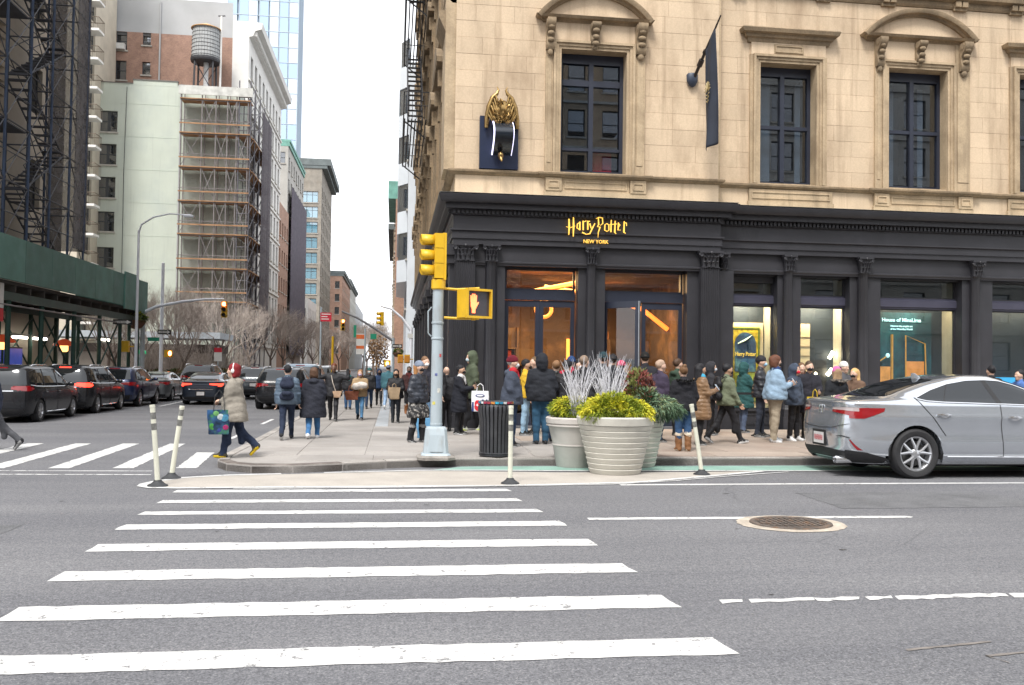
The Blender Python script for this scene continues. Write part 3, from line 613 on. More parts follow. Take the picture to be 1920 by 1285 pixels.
def shop_window(x0, x1, z0=.55):
    y = 22.2
    bp('stall_riser', MB().box(x0, y-.05, KH-.1, x1, y+.2, z0), M_NAVY); bp('stall_panel', frame_rect(x0+.1, x1-.1, .2, z0-.06, y-.07, .05, .03), M_NAVY)
    bp('sill', MB().box(x0, y-.11, z0, x1, y+.2, z0+.05), M_NAVY)
    bp('transom_bar', mould([(x0,y),(x1,y)], [(-.12,3.28),(.03,3.28),(.03,3.31),(.06,3.33),(.07,3.5),(.03,3.53),(.03,3.56),(-.12,3.56)]), mat('navy_paint_light', (.055,.055,.085), .45, .1, 3))
    p = bp('shop_window', frame_rect(x0, x1, z0+.05, 3.28, y, .035), M_NAVY); bp('pane', MB().box(x0+.03, y+.03, z0+.08, x1-.03, y+.04, 3.25), G_SHOP, p)
    p = bp('transom', frame_rect(x0, x1, 3.56, 4.06, y, .03), M_NAVY); bp('pane', MB().box(x0+.03, y+.03, 3.59, x1-.03, y+.04, 4.03), G_SHOP, p)
for a, b in ((8.46,9.73),(10.36,11.7),(12.55,14.85),(15.72,18.0)): shop_window(a, b)
bp('roller_box', MB().box(8.47,22.12,3.86,9.72,22.2,4.06), M_NAVY)
# --- inside the shop
M_WARM = mat('warm_plaster', (.13,.08,.052), .8, .25, 1.2, stain=(.5,.28,.12), sscale=.9, samt=.7); M_WOODF = mat('dark_wood_floor', (.09,.055,.035), .4, .3, 3, stretch=(1,8,1))
M_TEAL = mat('teal_display', (.010,.018,.03), .6, .2, 1); M_CREAM = mat('cream_display_board', (.62,.50,.32), .8, .08, 2); M_PALE = mat('pale_green_reveal', (.40,.37,.29), .8, .1, 2)
bp('shop_floor', MB().box(1.5,22.0,.05,8.4,30,.15), M_WOODF); bp('shop_back_wall', MB().box(1.5,29.6,.15,8.4,29.8,4.6), M_WARM); bp('shop_ceiling', MB().box(1.5,22.05,4.2,8.4,30,4.3), M_WARM)
bp('shop_side_wall', MB().box(1.55,22.05,.15,1.7,29.6,4.2), M_WARM); bp('shop_side_wall', MB().box(8.25,22.3,.15,8.4,29.6,4.2), M_WARM)
M_LAMP = mat('warm_lamp', (1,.6,.2), .5, 0, emit=(1,.17,.02), estr=1.0); M_LAMPW = mat('white_lamp', (1,.9,.7), .5, 0, emit=(1,.84,.6), estr=9)
def lamp_strip(name, mb, m=None): return bp(name, mb, m or M_LAMP)
for i in range(3):   # glowing ceiling ribs
    y = 24.2+i*2.1; lamp_strip('ceiling_rib', MB().tube([(1.75,y,2.7),(2.4,y,3.2),(3.4,y,3.6),(5.0,y,3.95)] if i % 2 == 0 else [(4.4,y,4.0),(6.2,y,3.75),(7.4,y,3.4),(8.2,y,2.8)], .07, 6))
lamp_strip('ring_lamp', MB().tube([(4.1+.22*math.cos(2*math.pi*i/20), 24.6, 3.22+.22*math.sin(2*math.pi*i/20)) for i in range(21)], .05, 6, cap=False))
for x, y in ((2.1,26),(3.0,28.6),(5.3,27.4),(6.6,28.9),(5.6,25.2)):
    lamp_strip('shelf_lamp', MB().box(x,y,1.5,x+.12,y+.05,2.5))
def area(name, loc, e, sx, sy, col_, rot=(0,0,0)):
    l = bpy.data.lights.new(name, 'AREA'); l.energy = e; l.shape = 'RECTANGLE'; l.size = sx; l.size_y = sy; l.color = col_; o = bpy.data.objects.new(name, l); COL.objects.link(o); o.location = loc; o.rotation_euler = rot
area('shop_ceiling_lamp', (4.8,25.6,4.1), 230, 4, 4, (1,.62,.3))
for i, (x, y, h, c) in enumerate(((2.6,25,1.6,(.05,.16,.16)),(3.1,24.0,1.1,(.1,.07,.04)),(4.0,26,2.0,(.2,.12,.06)),(5.6,24.4,1.3,(.14,.05,.03)),(6.7,25.5,2.3,(.1,.06,.04)),(6.2,27.5,2.6,(.22,.1,.05)),(3.4,28,2.7,(.18,.1,.05)))):
    mb = MB(); 
    for k in range(4): mb.box(x-.45,y,.15+h*k/4,x+.45,y+.4,.15+h*k/4+.04)
    mb.box(x-.45,y+.38,.15,x+.45,y+.42,.15+h); mb.box(x-.47,y,.15,x-.43,y+.4,.15+h); mb.box(x+.43,y,.15,x+.47,y+.4,.15+h)
    mbb = MB(); rr = random.Random(i)
    for k in range(3):
        q = x-.4
        while q < x+.33:
            w_ = rr.uniform(.06,.14); hh = rr.uniform(.1,h/4-.07); mbb.box(q,y+.08,.19+h*k/4,q+w_-.01,y+.3,.19+h*k/4+hh); q += w_
    sh = bp('display_shelf', mb, mat('shelf_%d' % i, c, .6, .2, 3)); bp('stock', mbb, mat('stock_%d' % (i % 3), [(.35,.05,.05),(.4,.28,.08),(.1,.2,.22)][i % 3], .6, .5, 9), sh, kind='stuff')
def card(x0,x1,z0,z1,y,m,name,par=None): return bp(name, MB().box(x0,y,z0,x1,y+.03,z1), m, par)
# display window backs
for k, (a, b, m) in enumerate(((8.47,9.72,M_TEAL),(10.37,11.69,M_TEAL),(12.56,14.84,M_TEAL),(15.73,18.0,M_TEAL))):
    bp('display_back', MB().box(a-.3,22.8,.3,b+.3,22.86,4.1), m); bp('display_floor', MB().box(a-.3,22.42,.5,b+.3,22.8,.56), M_CREAM); bp('display_reveal', MB().box(b+.02,22.32,.56,b+.08,22.8,4.05), M_PALE); bp('display_reveal', MB().box(a-.1,22.32,.56,a-.04,22.8,4.05), M_PALE); bp('display_ceiling', MB().box(a-.3,22.34,3.4,b+.3,22.8,3.45), M_WARM)
    area('display_lamp', ((a+b)/2,22.42,3.38), 28 if k < 2 else 12, b-a-.3, .08, (1,.82,.55), (R(20),0,0))
card(8.70,9.70,.6,2.86,22.72,M_CREAM,'poster_board'); pos = card(8.78,9.6,.75,2.74,22.68,mat('poster_yellow',(.46,.33,.02),.5,.5,9,stain=(.12,.16,.02),sscale=5,samt=.8),'poster')
bp('poster_border', frame_rect(8.80,9.58,.77,2.72,22.668,.035,.01), mat('poster_green',(.06,.11,.02),.5,.4,8), pos); bp('poster_highlight', MB().tube([(8.98,22.655,2.3),(9.15,22.65,2.38),(9.36,22.655,2.52)], [.03,.055,.01], 8, flat=.5), mat('poster_pale',(.45,.6,.5),.5,.3,9), pos); bp('poster_field', MB().prism([(9.19+.29*math.cos(a),2.3+.3*math.sin(a)) for a in np.linspace(0,math.pi,18)]+[(8.90,1.56),(9.48,1.56)], 'xz', 22.662, 22.69), mat('poster_night',(.02,.05,.11),.5,.6,4,stain=(.12,.25,.28),sscale=3,samt=.8), pos)
card(8.92,9.46,1.56,1.9,22.659,mat('poster_blue',(.03,.09,.17),.5,.6,4,stain=(.2,.42,.4),sscale=3,samt=.9),'poster_field',pos); card(8.90,9.48,.8,1.54,22.665,mat('poster_meadow',(.30,.33,.05),.5,.6,7,stain=(.5,.08,.04),sscale=6,samt=.9),'poster_field',pos)
tm = text_mb('Harry Potter', .15, .004, sx=.72, bold=.002); tm.xform(Matrix.Translation((9.19,22.655,1.98))); bp('lettering', tm, mat('poster_gold',(.85,.6,.12),.4,0,emit=(1,.65,.1),estr=.15), pos)
card(10.42,11.0,.6,2.86,22.7,M_CREAM,'display_panel')
for k in range(8): card(10.42,11.0,.75+k*.25,.757+k*.25,22.685,M_WARM,'panel_joint')
lamp_strip('shelf_lamp', MB().ell((10.9,22.6,1.55),(.04,.04,.05)), M_LAMPW); lamp_strip('shelf_lamp', MB().ell((11.12,22.6,1.53),(.035,.035,.045)), M_LAMPW); lamp_strip('spot_lamp', MB().tube([(11.5,22.7,1.5),(11.58,22.6,1.66)], .05, 8), M_LAMPW); lamp_strip('spot_lamp', MB().tube([(11.55,22.7,1.95),(11.6,22.6,2.12)], .045, 8), M_LAMPW)
lamp_strip('table_lamp', MB().box(11.1,22.6,.62,11.4,22.66,.85), M_LAMPW)
card(11.04,11.5,.6,1.9,22.76,mat('black_panel',(.01,.01,.012),.5,0),'display_panel')
hd = card(12.57,14.5,.6,3.22,22.72,mat('teal_board',(.010,.05,.075),.6,.5,1.3,stain=(.02,.16,.2),sscale=.9,samt=.8),'display_panel'); M_TXT = mat('pale_blue_letters', (.35,.62,.66), .5, 0, emit=(.45,.85,.9), estr=.5)
for s, z, t in (('House of MinaLima', 3.0, .145), ('Discover the graphic art', 2.86, .065), ('of the Wizarding World', 2.78, .065)):
    tm = text_mb(s, t, .004, bold=.002); tm.xform(Matrix.Translation((13.62,22.70,z-.03))); bp('lettering', tm, M_TXT, hd)
M_GF = mat('gilt_frame', (.5,.28,.08), .35, .2, 5, metal=.6, emit=(1,.5,.12), estr=.12)
bp('gilt_frame', frame_rect(13.32,13.36,.7,2.62,22.66,.02), M_GF, hd); bp('gilt_frame', MB().tube([(13.72,22.66,.7),(13.72,22.66,2.6),(14.28,22.66,2.38),(14.34,22.66,.7)], .02, 6), M_GF, hd)
card(12.6,13.3,.6,1.75,22.70,mat('amber_print',(.55,.24,.07),.6,.5,4,emit=(1,.45,.12),estr=.12),'display_print',hd); card(13.75,14.28,.6,1.9,22.70,mat('amber_print2',(.5,.2,.06),.6,.4,3,emit=(1,.4,.1),estr=.12),'display_print',hd); bp('wand_tip', MB().ell((13.2,22.66,2.05),(.06,.02,.06)), M_TXT, hd); bp('wand', MB().tube([(12.75,22.66,1.75),(13.18,22.66,2.03)], .015, 6), M_GF, hd)
card(16.0,16.9,1.25,1.5,22.6,mat('blue_band',(.02,.25,.5),.5,0,emit=(.05,.45,.9),estr=.3),'display_band')
# --- gilt sign
def zx(px, py): return (4.09+(px-240)/1380*1.53, 5.25-(py/12-30)/77.3+.036*(px-240)/12/77.3)
strokes = [([(300,385),(308,560),(300,745)],[13,17,9]), ([(400,350),(405,560),(400,785)],[10,18,8]), ([(238,560),(330,585),(440,545)],[3,7,5]), ([(545,450),(543,640)],[13,14]), ([(545,460),(490,500),(482,590),(540,630)],[6,10,10,6]),
 ([(618,428),(622,640)],[14,13]), ([(622,455),(690,430)],[6,9]), ([(722,428),(724,630)],[14,13]), ([(724,455),(768,436)],[6,9]), ([(768,490),(800,600)],[13,8]), ([(882,488),(820,610),(770,722),(690,735),(600,690)],[10,13,11,7,14]),
 ([(958,345),(968,520),(938,560),(1000,572),(962,690),(955,815)],[9,13,9,14,9,1]), ([(905,380),(980,350),(1052,365),(1060,490),(1005,535)],[4,8,10,10,5]), ([(1150,490),(1108,520),(1104,640),(1160,672),(1200,640),(1196,520),(1150,490)],[6,10,11,7,10,10,6]),
 ([(1252,410),(1244,685)],[9,14]), ([(1340,430),(1332,690),(1365,725)],[9,15,6]), ([(1215,515),(1375,500)],[5,7]), ([(1412,470),(1408,640),(1465,640)],[9,12,5]), ([(1408,590),(1450,525),(1412,480)],[4,8,5]), ([(1545,440),(1540,690),(1580,718)],[10,16,5]), ([(1545,470),(1595,480),(1600,545)],[6,9,6])]
def stroke_mb(pts, ws, Y0, Y1):
    P = [Vector(zx(*p)) for p in pts]; l, r = [], []
    for i in range(len(P)):
        t = (P[min(i+1,len(P)-1)]-P[max(i-1,0)]).normalized(); n = Vector((-t.y,t.x)); w = ws[i]/12/77.3*1.05; l.append(P[i]+n*w); r.append(P[i]-n*w)
    return MB().prism([tuple(p) for p in l]+[tuple(p) for p in r[::-1]], 'xz', Y0, Y1)
SIGN = thing('shop_sign', 'gold lettered shop name glowing on the dark shopfront frieze', 'sign', (4.85,21.4,4.6))
for p, w in strokes:
    m_ = stroke_mb(p, w, 21.36, 21.385); obj('letter_stroke', m_, M_GOLD, SIGN, off=(4.85,21.4,4.6))
pin = MB()
for x, z in ((4.2,5.0),(4.45,5.0),(4.65,4.95),(4.9,4.98),(5.1,4.95),(5.35,4.95),(5.5,4.9)): pin.tube([(x,21.385,z),(x,21.5,z)], .008, 5)
obj('fixing_pins', pin, M_NAVY, SIGN, off=(4.85,21.4,4.6))
tm = text_mb('NEW YORK', .125, .006, bold=.001, sx=.95); tm.xform(Matrix.Translation((4.84,21.41,4.655))); obj('city_letters', tm, M_GOLD, SIGN, off=(4.85,21.4,4.6))
# --- gilded winged sign on its navy plate
def winged_sign():
    o = (2.42,21.5,6.38); t = thing('winged_wall_sign', 'gilded winged creature above a glowing curved sign on navy plate', 'sculpture', o)
    M_G = mat('gilding', (.30,.195,.075), .3, .25, 8, metal=.85, stain=(.1,.06,.02), sscale=14, samt=.8)
    obj('plate', MB().box(1.95,21.40,6.385,2.89,21.53,7.66), mat('navy_plate',(.012,.02,.05),.35,.1,3), t, off=o)
    pts = [(21.40-.5*math.sin(math.pi*i/14), 6.72+.86*i/14) for i in range(15)]
    drum = MB().prism(pts, 'yz', 2.27, 2.70); obj('curved_body', drum, mat('sign_black',(.012,.017,.025),.2,.1,3), t, smooth=40, off=o)
    M_LED = mat('led_edge', (.7,.7,1), .5, 0, emit=(.75,.72,1), estr=.8)
    for x in (2.25,2.72): obj('light_edge', MB().tube([(x, p[0]-.01, p[1]) for p in pts], .018 if x < 2.5 else .008, 6), M_LED, t, off=o)
    for s in (-1, 1):
        w = MB(); cx = 2.47
        edge = [(.37,7.34,.05),(.36,7.58,.065),(.31,7.86,.07),(.23,8.08,.06),(.13,8.18,.045),(.09,8.27,.025),(.13,8.36,.004)]
        w.tube([(cx+s*x, 21.3, z) for x, z, r in edge], [r for _,_,r in edge], 8)
        for k in range(6):
            q = k/5; x0, z0 = .34-.18*q, 7.7+.42*q; w.tube([(cx+s*x0,21.28,z0),(cx+s*(x0-.08),21.22,z0-.14-.05*k),(cx+s*(x0-.15),21.2,z0-.3-.05*k)], [.045,.06,.015], 6, flat=.6)
        obj('wing', w, M_G, t, smooth=50, off=o)
    b = MB(); rr = random.Random(4); b.ell((2.47,21.27,7.76),(.23,.14,.26),12,8)
    for k in range(34):
        a = rr.uniform(-.24,.24); z = rr.uniform(7.52,8.06)-abs(a)*.3; b.tube([(2.47+a,21.16,z),(2.47+a*.7+rr.uniform(-.06,.06),21.12,z-.07),(2.47+a*.5+rr.uniform(-.06,.06),21.15,z-.14)], [.012,.028,.008], 5)
    obj('feathered_body', b, M_G, t, smooth=50, off=o)
    h = MB(); h.ell((2.44,21.2,6.66),(.07,.1,.1),12,8); h.tube([(2.44,21.2,6.64),(2.44,21.1,6.56),(2.45,21.06,6.5)], [.06,.045,.02], 8); h.tube([(2.44,21.35,6.72),(2.44,21.22,6.68)], [.05,.06], 8)
    obj('head', h, M_G, t, smooth=50, off=o)
winged_sign()
def flag():
    o = (7.31,21.55,8.92); t = thing('hanging_flag', 'navy banner with a gold crest hanging from an angled dark flagpole', 'flag', o)
    M_D = mat('dark_bronze', (.04,.032,.03), .45, .2, 6, metal=.5); a, b = Vector((7.31,21.5,8.86)), Vector((7.53,20.2,10.0))
    p = MB(); p.tube([a, a.lerp(b,.3), b], [.045,.04,.018], 8); p.tube([a.lerp(b,.22), a.lerp(b,.32)], .07, 8); p.tube([a.lerp(b,.42), a.lerp(b,.47)], .06, 8); obj('pole', p, M_D, t, smooth=40, off=o)
    obj('bracket', MB().lathe([(.0,-.26),(.08,-.22),(.14,-.1),(.15,.05),(.12,.09),(0,.1)], 16, (7.28,21.5,8.92), sy=.7), mat('navy_bracket',(.03,.04,.065),.5,.1,3), t, smooth=40, off=o)
    M_F = mat('navy_banner_cloth', (.02,.026,.042), .75, .2, 2); nu, nv = 16, 40; vs = []
    for i in range(nu+1):
        u = i/nu; top = a.lerp(b, .5+.34*u)
        for j in range(nv+1):
            v = j/nv; z = top.z-.05-v*(top.z-6.95-.12*u); amp = .015+.05*v
            vs.append((top.x-.03+amp*math.sin(u*7+v*2.2)+.10*v*(u-.2), top.y+.03*math.sin(v*4)*(1-u), z))
    k = nv+1; n = len(vs); fs = [(i*k+j, i*k+j+1, (i+1)*k+j+1, (i+1)*k+j) for i in range(nu) for j in range(nv)]
    cl = obj('banner', MB().add(vs, fs), M_F, t, smooth=80, off=o, fix=False)
    sm = cl.modifiers.new('th','SOLIDIFY'); sm.thickness = .006
    M_E = mat('gold_crest', (.42,.33,.16), .5, .1, 4); e = MB()
    c0 = Vector((7.45,20.64,8.3))
    for i in range(9):
        g = R(-80+160*i/8); e.tube([c0+Vector((-.075,math.sin(g)*.05,math.cos(g)*.06)), c0+Vector((-.085,math.sin(g)*.2,math.cos(g)*.24))], .012, 5)
    for z, w in ((-.05,.12),(-.13,.09),(-.22,.06)): e.tube([c0+Vector((-.08,-w,z)), c0+Vector((-.08,0,z-.05)), c0+Vector((-.08,w,z))], .012, 5)
    obj('crest', e, M_E, cl, off=o)
flag()
# --- the long side facade up the street
SX = 1.35; sb = MB(); sw = []
for f in range(6):
    for k in range(9):
        y0 = 24.6+k*4.05; sw.append((y0, y0+1.6, 6.5+f*4.6, 9.4+f*4.6))
wall_holes(sb, 21.6, 60, 5.7, 34, sw, .4, lambda u,v,d: (SX+.03+d, u, v)); sb.box(SX+.04,21.6,33.99,30,60,34); bp('side_wall', sb, M_STONE)
shw = MB(); shw.box(0,0,0,.06,1.6,.1); shw.box(0,0,.1,.06,.1,2.9); shw.box(0,1.5,.1,.06,1.6,2.9); shw.box(0,.1,2.8,.06,1.5,2.9); shw.box(-.01,.1,1.4,.05,1.5,1.5); shw = shw.mesh('window', M_FRAME)
spn = MB().box(.03,.1,.1,.04,1.5,2.8).mesh('pane', glass('side_pane', refl=.3, dens=.8))
sur = MB()
for s in (-.3, 1.6): sur.box(-.14,s,-.05,.02,s+.3,3.25); sur.box(-.2,s+.03,2.3,-.14,s+.27,3.2); sur.box(-.3,s+.06,2.75,-.2,s+.24,3.2)
sur.box(-.1,-.3,3.0,.02,1.9,3.35); sur.box(-.35,-.5,3.35,.02,2.1,3.5); sur.prism([(-.5,3.5),(2.1,3.5),(1.9,3.75),(1.3,3.98),(.8,4.05),(.3,3.98),(-.3,3.75)], 'yz', -.36, .02); sur.box(-.12,-.35,-.35,.02,1.95,-.06); sur = sur.mesh('window_surround', M_DIRT)
for (a, b, c, d) in sw:
    loc = Vector((SX+.2, a, c))-RT; w = link('window', shw, BLD, loc); link('pane', spn, w)
    link('window_surround', sur, BLD, Vector((SX, a, c))-RT)
for f in range(1, 6): bp('string_course', mould([(SX+.03,60),(SX+.03,21.6)], [(-.05,10.4+f*4.6-4.6+.05),(.12,10.45+f*4.6-4.6),(.3,10.62+f*4.6-4.6),(.3,10.72+f*4.6-4.6),(-.05,10.8+f*4.6-4.6)]), M_DIRT)
q = MB(); q.box(SX-.25,21.6,6.37,SX+.03,22.9,11.2); q.box(SX-.12,23.0,6.37,SX+.03,23.6,11.2); bp('corner_pilaster', q, M_TRIM)
for f in range(3): bp('corner_capital', mould([(SX-.2,23.0),(SX-.2,21.62)], [(-.1,9.7+f*4.6),(.05,9.75+f*4.6),(.22,10.1+f*4.6),(.22,10.25+f*4.6),(-.1,10.3+f*4.6)]), M_DIRT)
sp = MB(); wall_holes(sp, 21.7, 60, 0, 4.6, [(24+i*4.05,26.7+i*4.05,.7,4.0) for i in range(9)], .4, lambda u,v,d: (SX+.15+d,u,v)); bp('side_shopfront', sp, M_NAVY)
spl = MB(); spl.box(SX-.06,0,0,SX+.2,.5,4.56); spl.box(SX-.14,-.08,4.1,SX+.2,.58,4.3); spl.box(SX-.2,-.14,4.3,SX+.2,.64,4.56); spl.box(SX-.12,-.06,0,SX+.2,.56,.6); spl.v = [(x-RT.x, y, z) for x,y,z in spl.v]; spl = spl.mesh('pilaster', M_NAVY)
for i in range(10): link('pilaster', spl, BLD, (0, 22.9+i*4.05-21.5 if i else .25, 0))
spg = MB().box(0,0,0,.01,2.7,3.3).mesh('pane', glass('side_shop_pane', refl=.2, dens=.7))
for i in range(9): link('pane', spg, BLD, (SX+.45-RT.x, 24+i*4.05-21.5, .7))
def fire_escape():
    o = (1.35,30,11); t = thing('fire_escape', 'black iron fire escape climbing the side of the buff corner building', 'fire escape', o); M_I = mat('black_iron', (.02,.02,.024), .6, .2, 5)
    for f in range(4):
        z = 10.7+f*4.6; a, b = 33.0, 41.0
        pl = MB(); 
        for k in range(9): pl.box(SX-1.15+k*.13, a, z-.03, SX-1.15+k*.13+.05, b, z)
        obj('platform', pl, M_I, t, off=o)
        rl = MB(); rl.tube([(SX-.05,a,z+1),(SX-1.15,a,z+1),(SX-1.15,b,z+1),(SX-.05,b,z+1)], .022, 5); rl.tube([(SX-.05,a,z+.5),(SX-1.15,a,z+.5),(SX-1.15,b,z+.5),(SX-.05,b,z+.5)], .015, 5)
        for k in range(30): y = a+(b-a)*k/29; rl.tube([(SX-1.15,y,z),(SX-1.15,y,z+1)], .01, 4)
        for k in range(8): rl.tube([(SX-1.15+k*.15,a,z),(SX-1.15+k*.15,a,z+1)], .01, 4)
        obj('railing', rl, M_I, t, off=o)
        st = MB(); 
        if f < 3:
            for x in (SX-1.0, SX-.45): st.tube([(x,a+.8,z),(x,b-1.2,z+4.6)], .03, 5); st.tube([(x,a+.8,z+.9),(x,b-1.2,z+5.5)], .02, 5)
            for k in range(14): q = (k+.5)/14; st.box(SX-1.0, a+.8+(b-a-2)*q-.1, z+4.6*q, SX-.45, a+.8+(b-a-2)*q+.1, z+4.6*q+.02)
            obj('stair', st, M_I, t, off=o)
        br = MB()
        for y in (a+.3, b-.3): br.tube([(SX,y,z-.9),(SX-1.1,y,z-.05)], .03, 5)
        obj('bracket', br, M_I, t, off=o)
fire_escape()
# ------------------------------------------------------------------ buildings along the street
FACE = {'front': 0., 'right': math.pi/2, 'left': -math.pi/2, 'back': math.pi}
def facept(face, x, y):
    """(u,v,d) -> world for a face plane: front plane y, right/left plane x"""
    if face == 'front': return lambda u, v, d: (u, y+d, v)
    if face == 'right': return lambda u, v, d: (x-d, u, v)
    if face == 'left': return lambda u, v, d: (x+d, u, v)
    return lambda u, v, d: (u, y-d, v)
WM = {}
def win_mesh(w, h, style, fm):
    k = (round(w,2), round(h,2), style, fm.name)
    if k not in WM:
        f = min(.09, w*.08); mb = frame_rect(0, w, 0, h, 0, f, .08)
        if style in ('sash','two'): mb.box(f, -.01, h/2-.035, w-f, .06, h/2+.035)
        if style == 'two': mb.box(w/2-.12, -.015, f, w/2+.12, .07, h-f)
        if style == 'three':
            for q in (1/3, 2/3): mb.box(w*q-.04, -.01, f, w*q+.04, .07, h-f)
            mb.box(f, -.012, h*.68, w-f, .06, h*.68+.06)
        if style == 'bars':
            for q in (1/3, 2/3): mb.box(w*q-.02, -.01, f, w*q+.02, .07, h-f)
            mb.box(f, -.012, h*.5, w-f, .06, h*.5+.05)
        WM[k] = (mb.mesh('window', fm), MB().box(f*.5, .03, f*.5, w-f*.5, .04, h-f*.5).mesh('pane', MATS['pane_dark']), MB().box(-.12,-.12,-.14,w+.12,.1,-.005).mesh('sill', MATS['sill_stone']))
    return WM[k]
glass('pane_dark', refl=.22, dens=.85, inner=(.03,.035,.042)); glass('pane_light', refl=.3, dens=.8, inner=(.2,.26,.28)); glass('pane_blue', refl=.25, dens=.9, inner=(.16,.33,.42))
mat('sill_stone', (.42,.40,.36), .85, .1, 3)
def add_windows(b, o, face, x, y, rects, style, fm, pane=None, dep=.18, sill=True):
    P = facept(face, x, y)
    for (a, c, z0, z1) in rects:
        me, pm, sm = win_mesh(c-a, z1-z0, style, fm)
        p = P(a if face in ('front','right') else c, z0, dep); loc = Vector(p)-Vector(o)
        w = link('window', me, b, loc, (0,0,FACE[face])); q = link('pane', pm, w)
        if pane: q.material_slots[0].link = 'OBJECT'; q.material_slots[0].material = MATS[pane]
        if sill: link('sill', sm, w, (0,-dep,0))
def wallface(b, o, face, x, y, u0, u1, v0, v1, rects, m, dep=.2, name='wall'):
    mb = MB(); wall_holes(mb, u0, u1, v0, v1, rects, dep, facept(face, x, y)); return obj(name, mb, m, b, off=o, fix=False)
def grid(u0, u1, nu, z0, z1, nz, w, h): 
    return [(u0+(u1-u0)*(i+.5)/nu-w/2, u0+(u1-u0)*(i+.5)/nu+w/2, z0+(z1-z0)*(j+.5)/nz-h/2, z0+(z1-z0)*(j+.5)/nz+h/2) for j in range(nz) for i in range(nu)]
def backing(b, o, x0, x1, y0, y1, z1, m, name='roof'): obj(name, MB().box(x0, y0, z1-.3, x1, y1, z1), m, b, off=o)
def rear(b, o, x0, x1, y0, y1, h, m, skip): 
    for s, (f, x, y, u0, u1) in {'front': ('front',0,y0,x0,x1), 'right': ('right',x1,0,y0,y1), 'left': ('left',x0,0,y0,y1), 'back': ('back',0,y1,x0,x1)}.items():
        if s not in skip: wallface(b, o, f, x, y, u0, u1, 0, h, [], m, name='rear_wall')
def brickmat(name, c1, c2, mortar, sc=1.0):
    m = mat(name, c1, .85, .15, 1.5, stain=c2, sscale=.8, samt=.6); nt = m.node_tree; N = nt.nodes; L = nt.links; b = N['Principled BSDF']; src = b.inputs['Base Color'].links[0].from_socket
    br = N.new('ShaderNodeTexBrick'); br.inputs['Scale'].default_value = 4.2*sc; br.inputs['Mortar Size'].default_value = .018; br.inputs['Color1'].default_value = (1.12,1.1,1.08,1); br.inputs['Color2'].default_value = (.82,.82,.84,1); br.inputs['Mortar'].default_value = (*mortar,1)
    tc = N.new('ShaderNodeTexCoord'); sp = N.new('ShaderNodeSeparateXYZ'); ad = N.new('ShaderNodeMath'); cb = N.new('ShaderNodeCombineXYZ')
    L.new(tc.outputs['Object'], sp.inputs[0]); L.new(sp.outputs[0], ad.inputs[0]); L.new(sp.outputs[1], ad.inputs[1]); L.new(ad.outputs[0], cb.inputs[0]); L.new(sp.outputs[2], cb.inputs[1]); L.new(cb.outputs[0], br.inputs['Vector'])
    mx = N.new('ShaderNodeMix'); mx.data_type = 'RGBA'; mx.blend_type = 'MULTIPLY'; mx.inputs[0].default_value = 1; L.new(src, mx.inputs[6]); L.new(br.outputs[0], mx.inputs[7]); L.new(mx.outputs[2], b.inputs['Base Color']); return m
M_DK = mat('dark_window_frame', (.05,.055,.06), .5, .1, 3); M_WF = mat('white_window_frame', (.6,.6,.58), .6, .05, 3); M_ROOF = mat('roof_tar', (.12,.12,.12), .9, .2, 1)
M_GREENW = mat('pale_green_stucco', (.50,.545,.475), .9, .05, .5, 5, stain=(.41,.46,.43), sscale=.22, samt=.9, bump=.05, streak=(.36,.39,.35), stamt=.45)
M_BRICK = brickmat('red_brown_brick', (.33,.205,.155), (.25,.155,.115), (1.25,1.3,1.35)); M_GREY = mat('grey_render', (.42,.43,.44), .9, .08, .4, stain=(.36,.37,.37), sscale=.3)
M_WHITE = mat('white_facade', (.72,.71,.68), .8, .06, .8, stain=(.58,.56,.53), sscale=.5, samt=.5)
# -- pale green party wall
def green_building():
    o = (-21,84,0); b = thing('stucco_building', 'pale green stucco building with five dark double windows in a column', 'building', o)
    ws = [(-26.6,-25.06,22.24,24.14),(-26.62,-25.08,19.28,21.15),(-26.64,-25.1,16.3,18.17),(-26.66,-25.12,13.26,15.05),(-26.62,-25.1,10.02,11.84)]
    wallface(b, o, 'front', 0, 84, -29.5, -14.4, 0, 26.6, ws, M_GREENW); wallface(b, o, 'right', -14.4, 0, 84, 88.3, 0, 26.6, [], M_GREENW); rear(b, o, -29.5, -14.4, 84, 88.3, 26.6, M_GREENW, ('front','right')); backing(b, o, -29.45, -14.45, 84.05, 88.25, 26.55, M_ROOF)
    add_windows(b, o, 'front', 0, 84, ws, 'two', M_DK)
    par = MB(); par.box(-23.78,83.99,26.601,-19.95,84.3,27.05); par.box(-29.5,83.985,26.602,-23.79,84.3,26.7); par.box(-19.94,83.985,26.602,-19.2,84.3,26.75); obj('parapet', par, M_GREENW, b, off=o)
    obj('downpipe', MB().tube([(-19.6,83.9,.2),(-19.6,83.9,26.4)], .07, 6), M_GREY, b, off=o); obj('cable', MB().tube([(-24.4,83.95,.2),(-24.35,83.95,9),(-24.4,83.95,19),(-24.3,83.95,26.4)], .025, 4), M_DK, b, off=o)
    for z in np.arange(4.0,26,2.98): obj('expansion_joint', MB().box(-24.9,83.985,z,-19.7,84.001,z+.05), M_GREENW, b, off=o)
    cp = MB(); cp.box(-23.82,83.93,27.052,-19.9,84.36,27.14); cp.box(-29.6,83.93,26.703,-23.83,84.36,26.78); cp.box(-19.89,83.93,26.753,-19.15,84.36,26.83); obj('coping', cp, mat('dark_coping',(.16,.15,.14),.8,.2,3), b, off=o)
green_building()
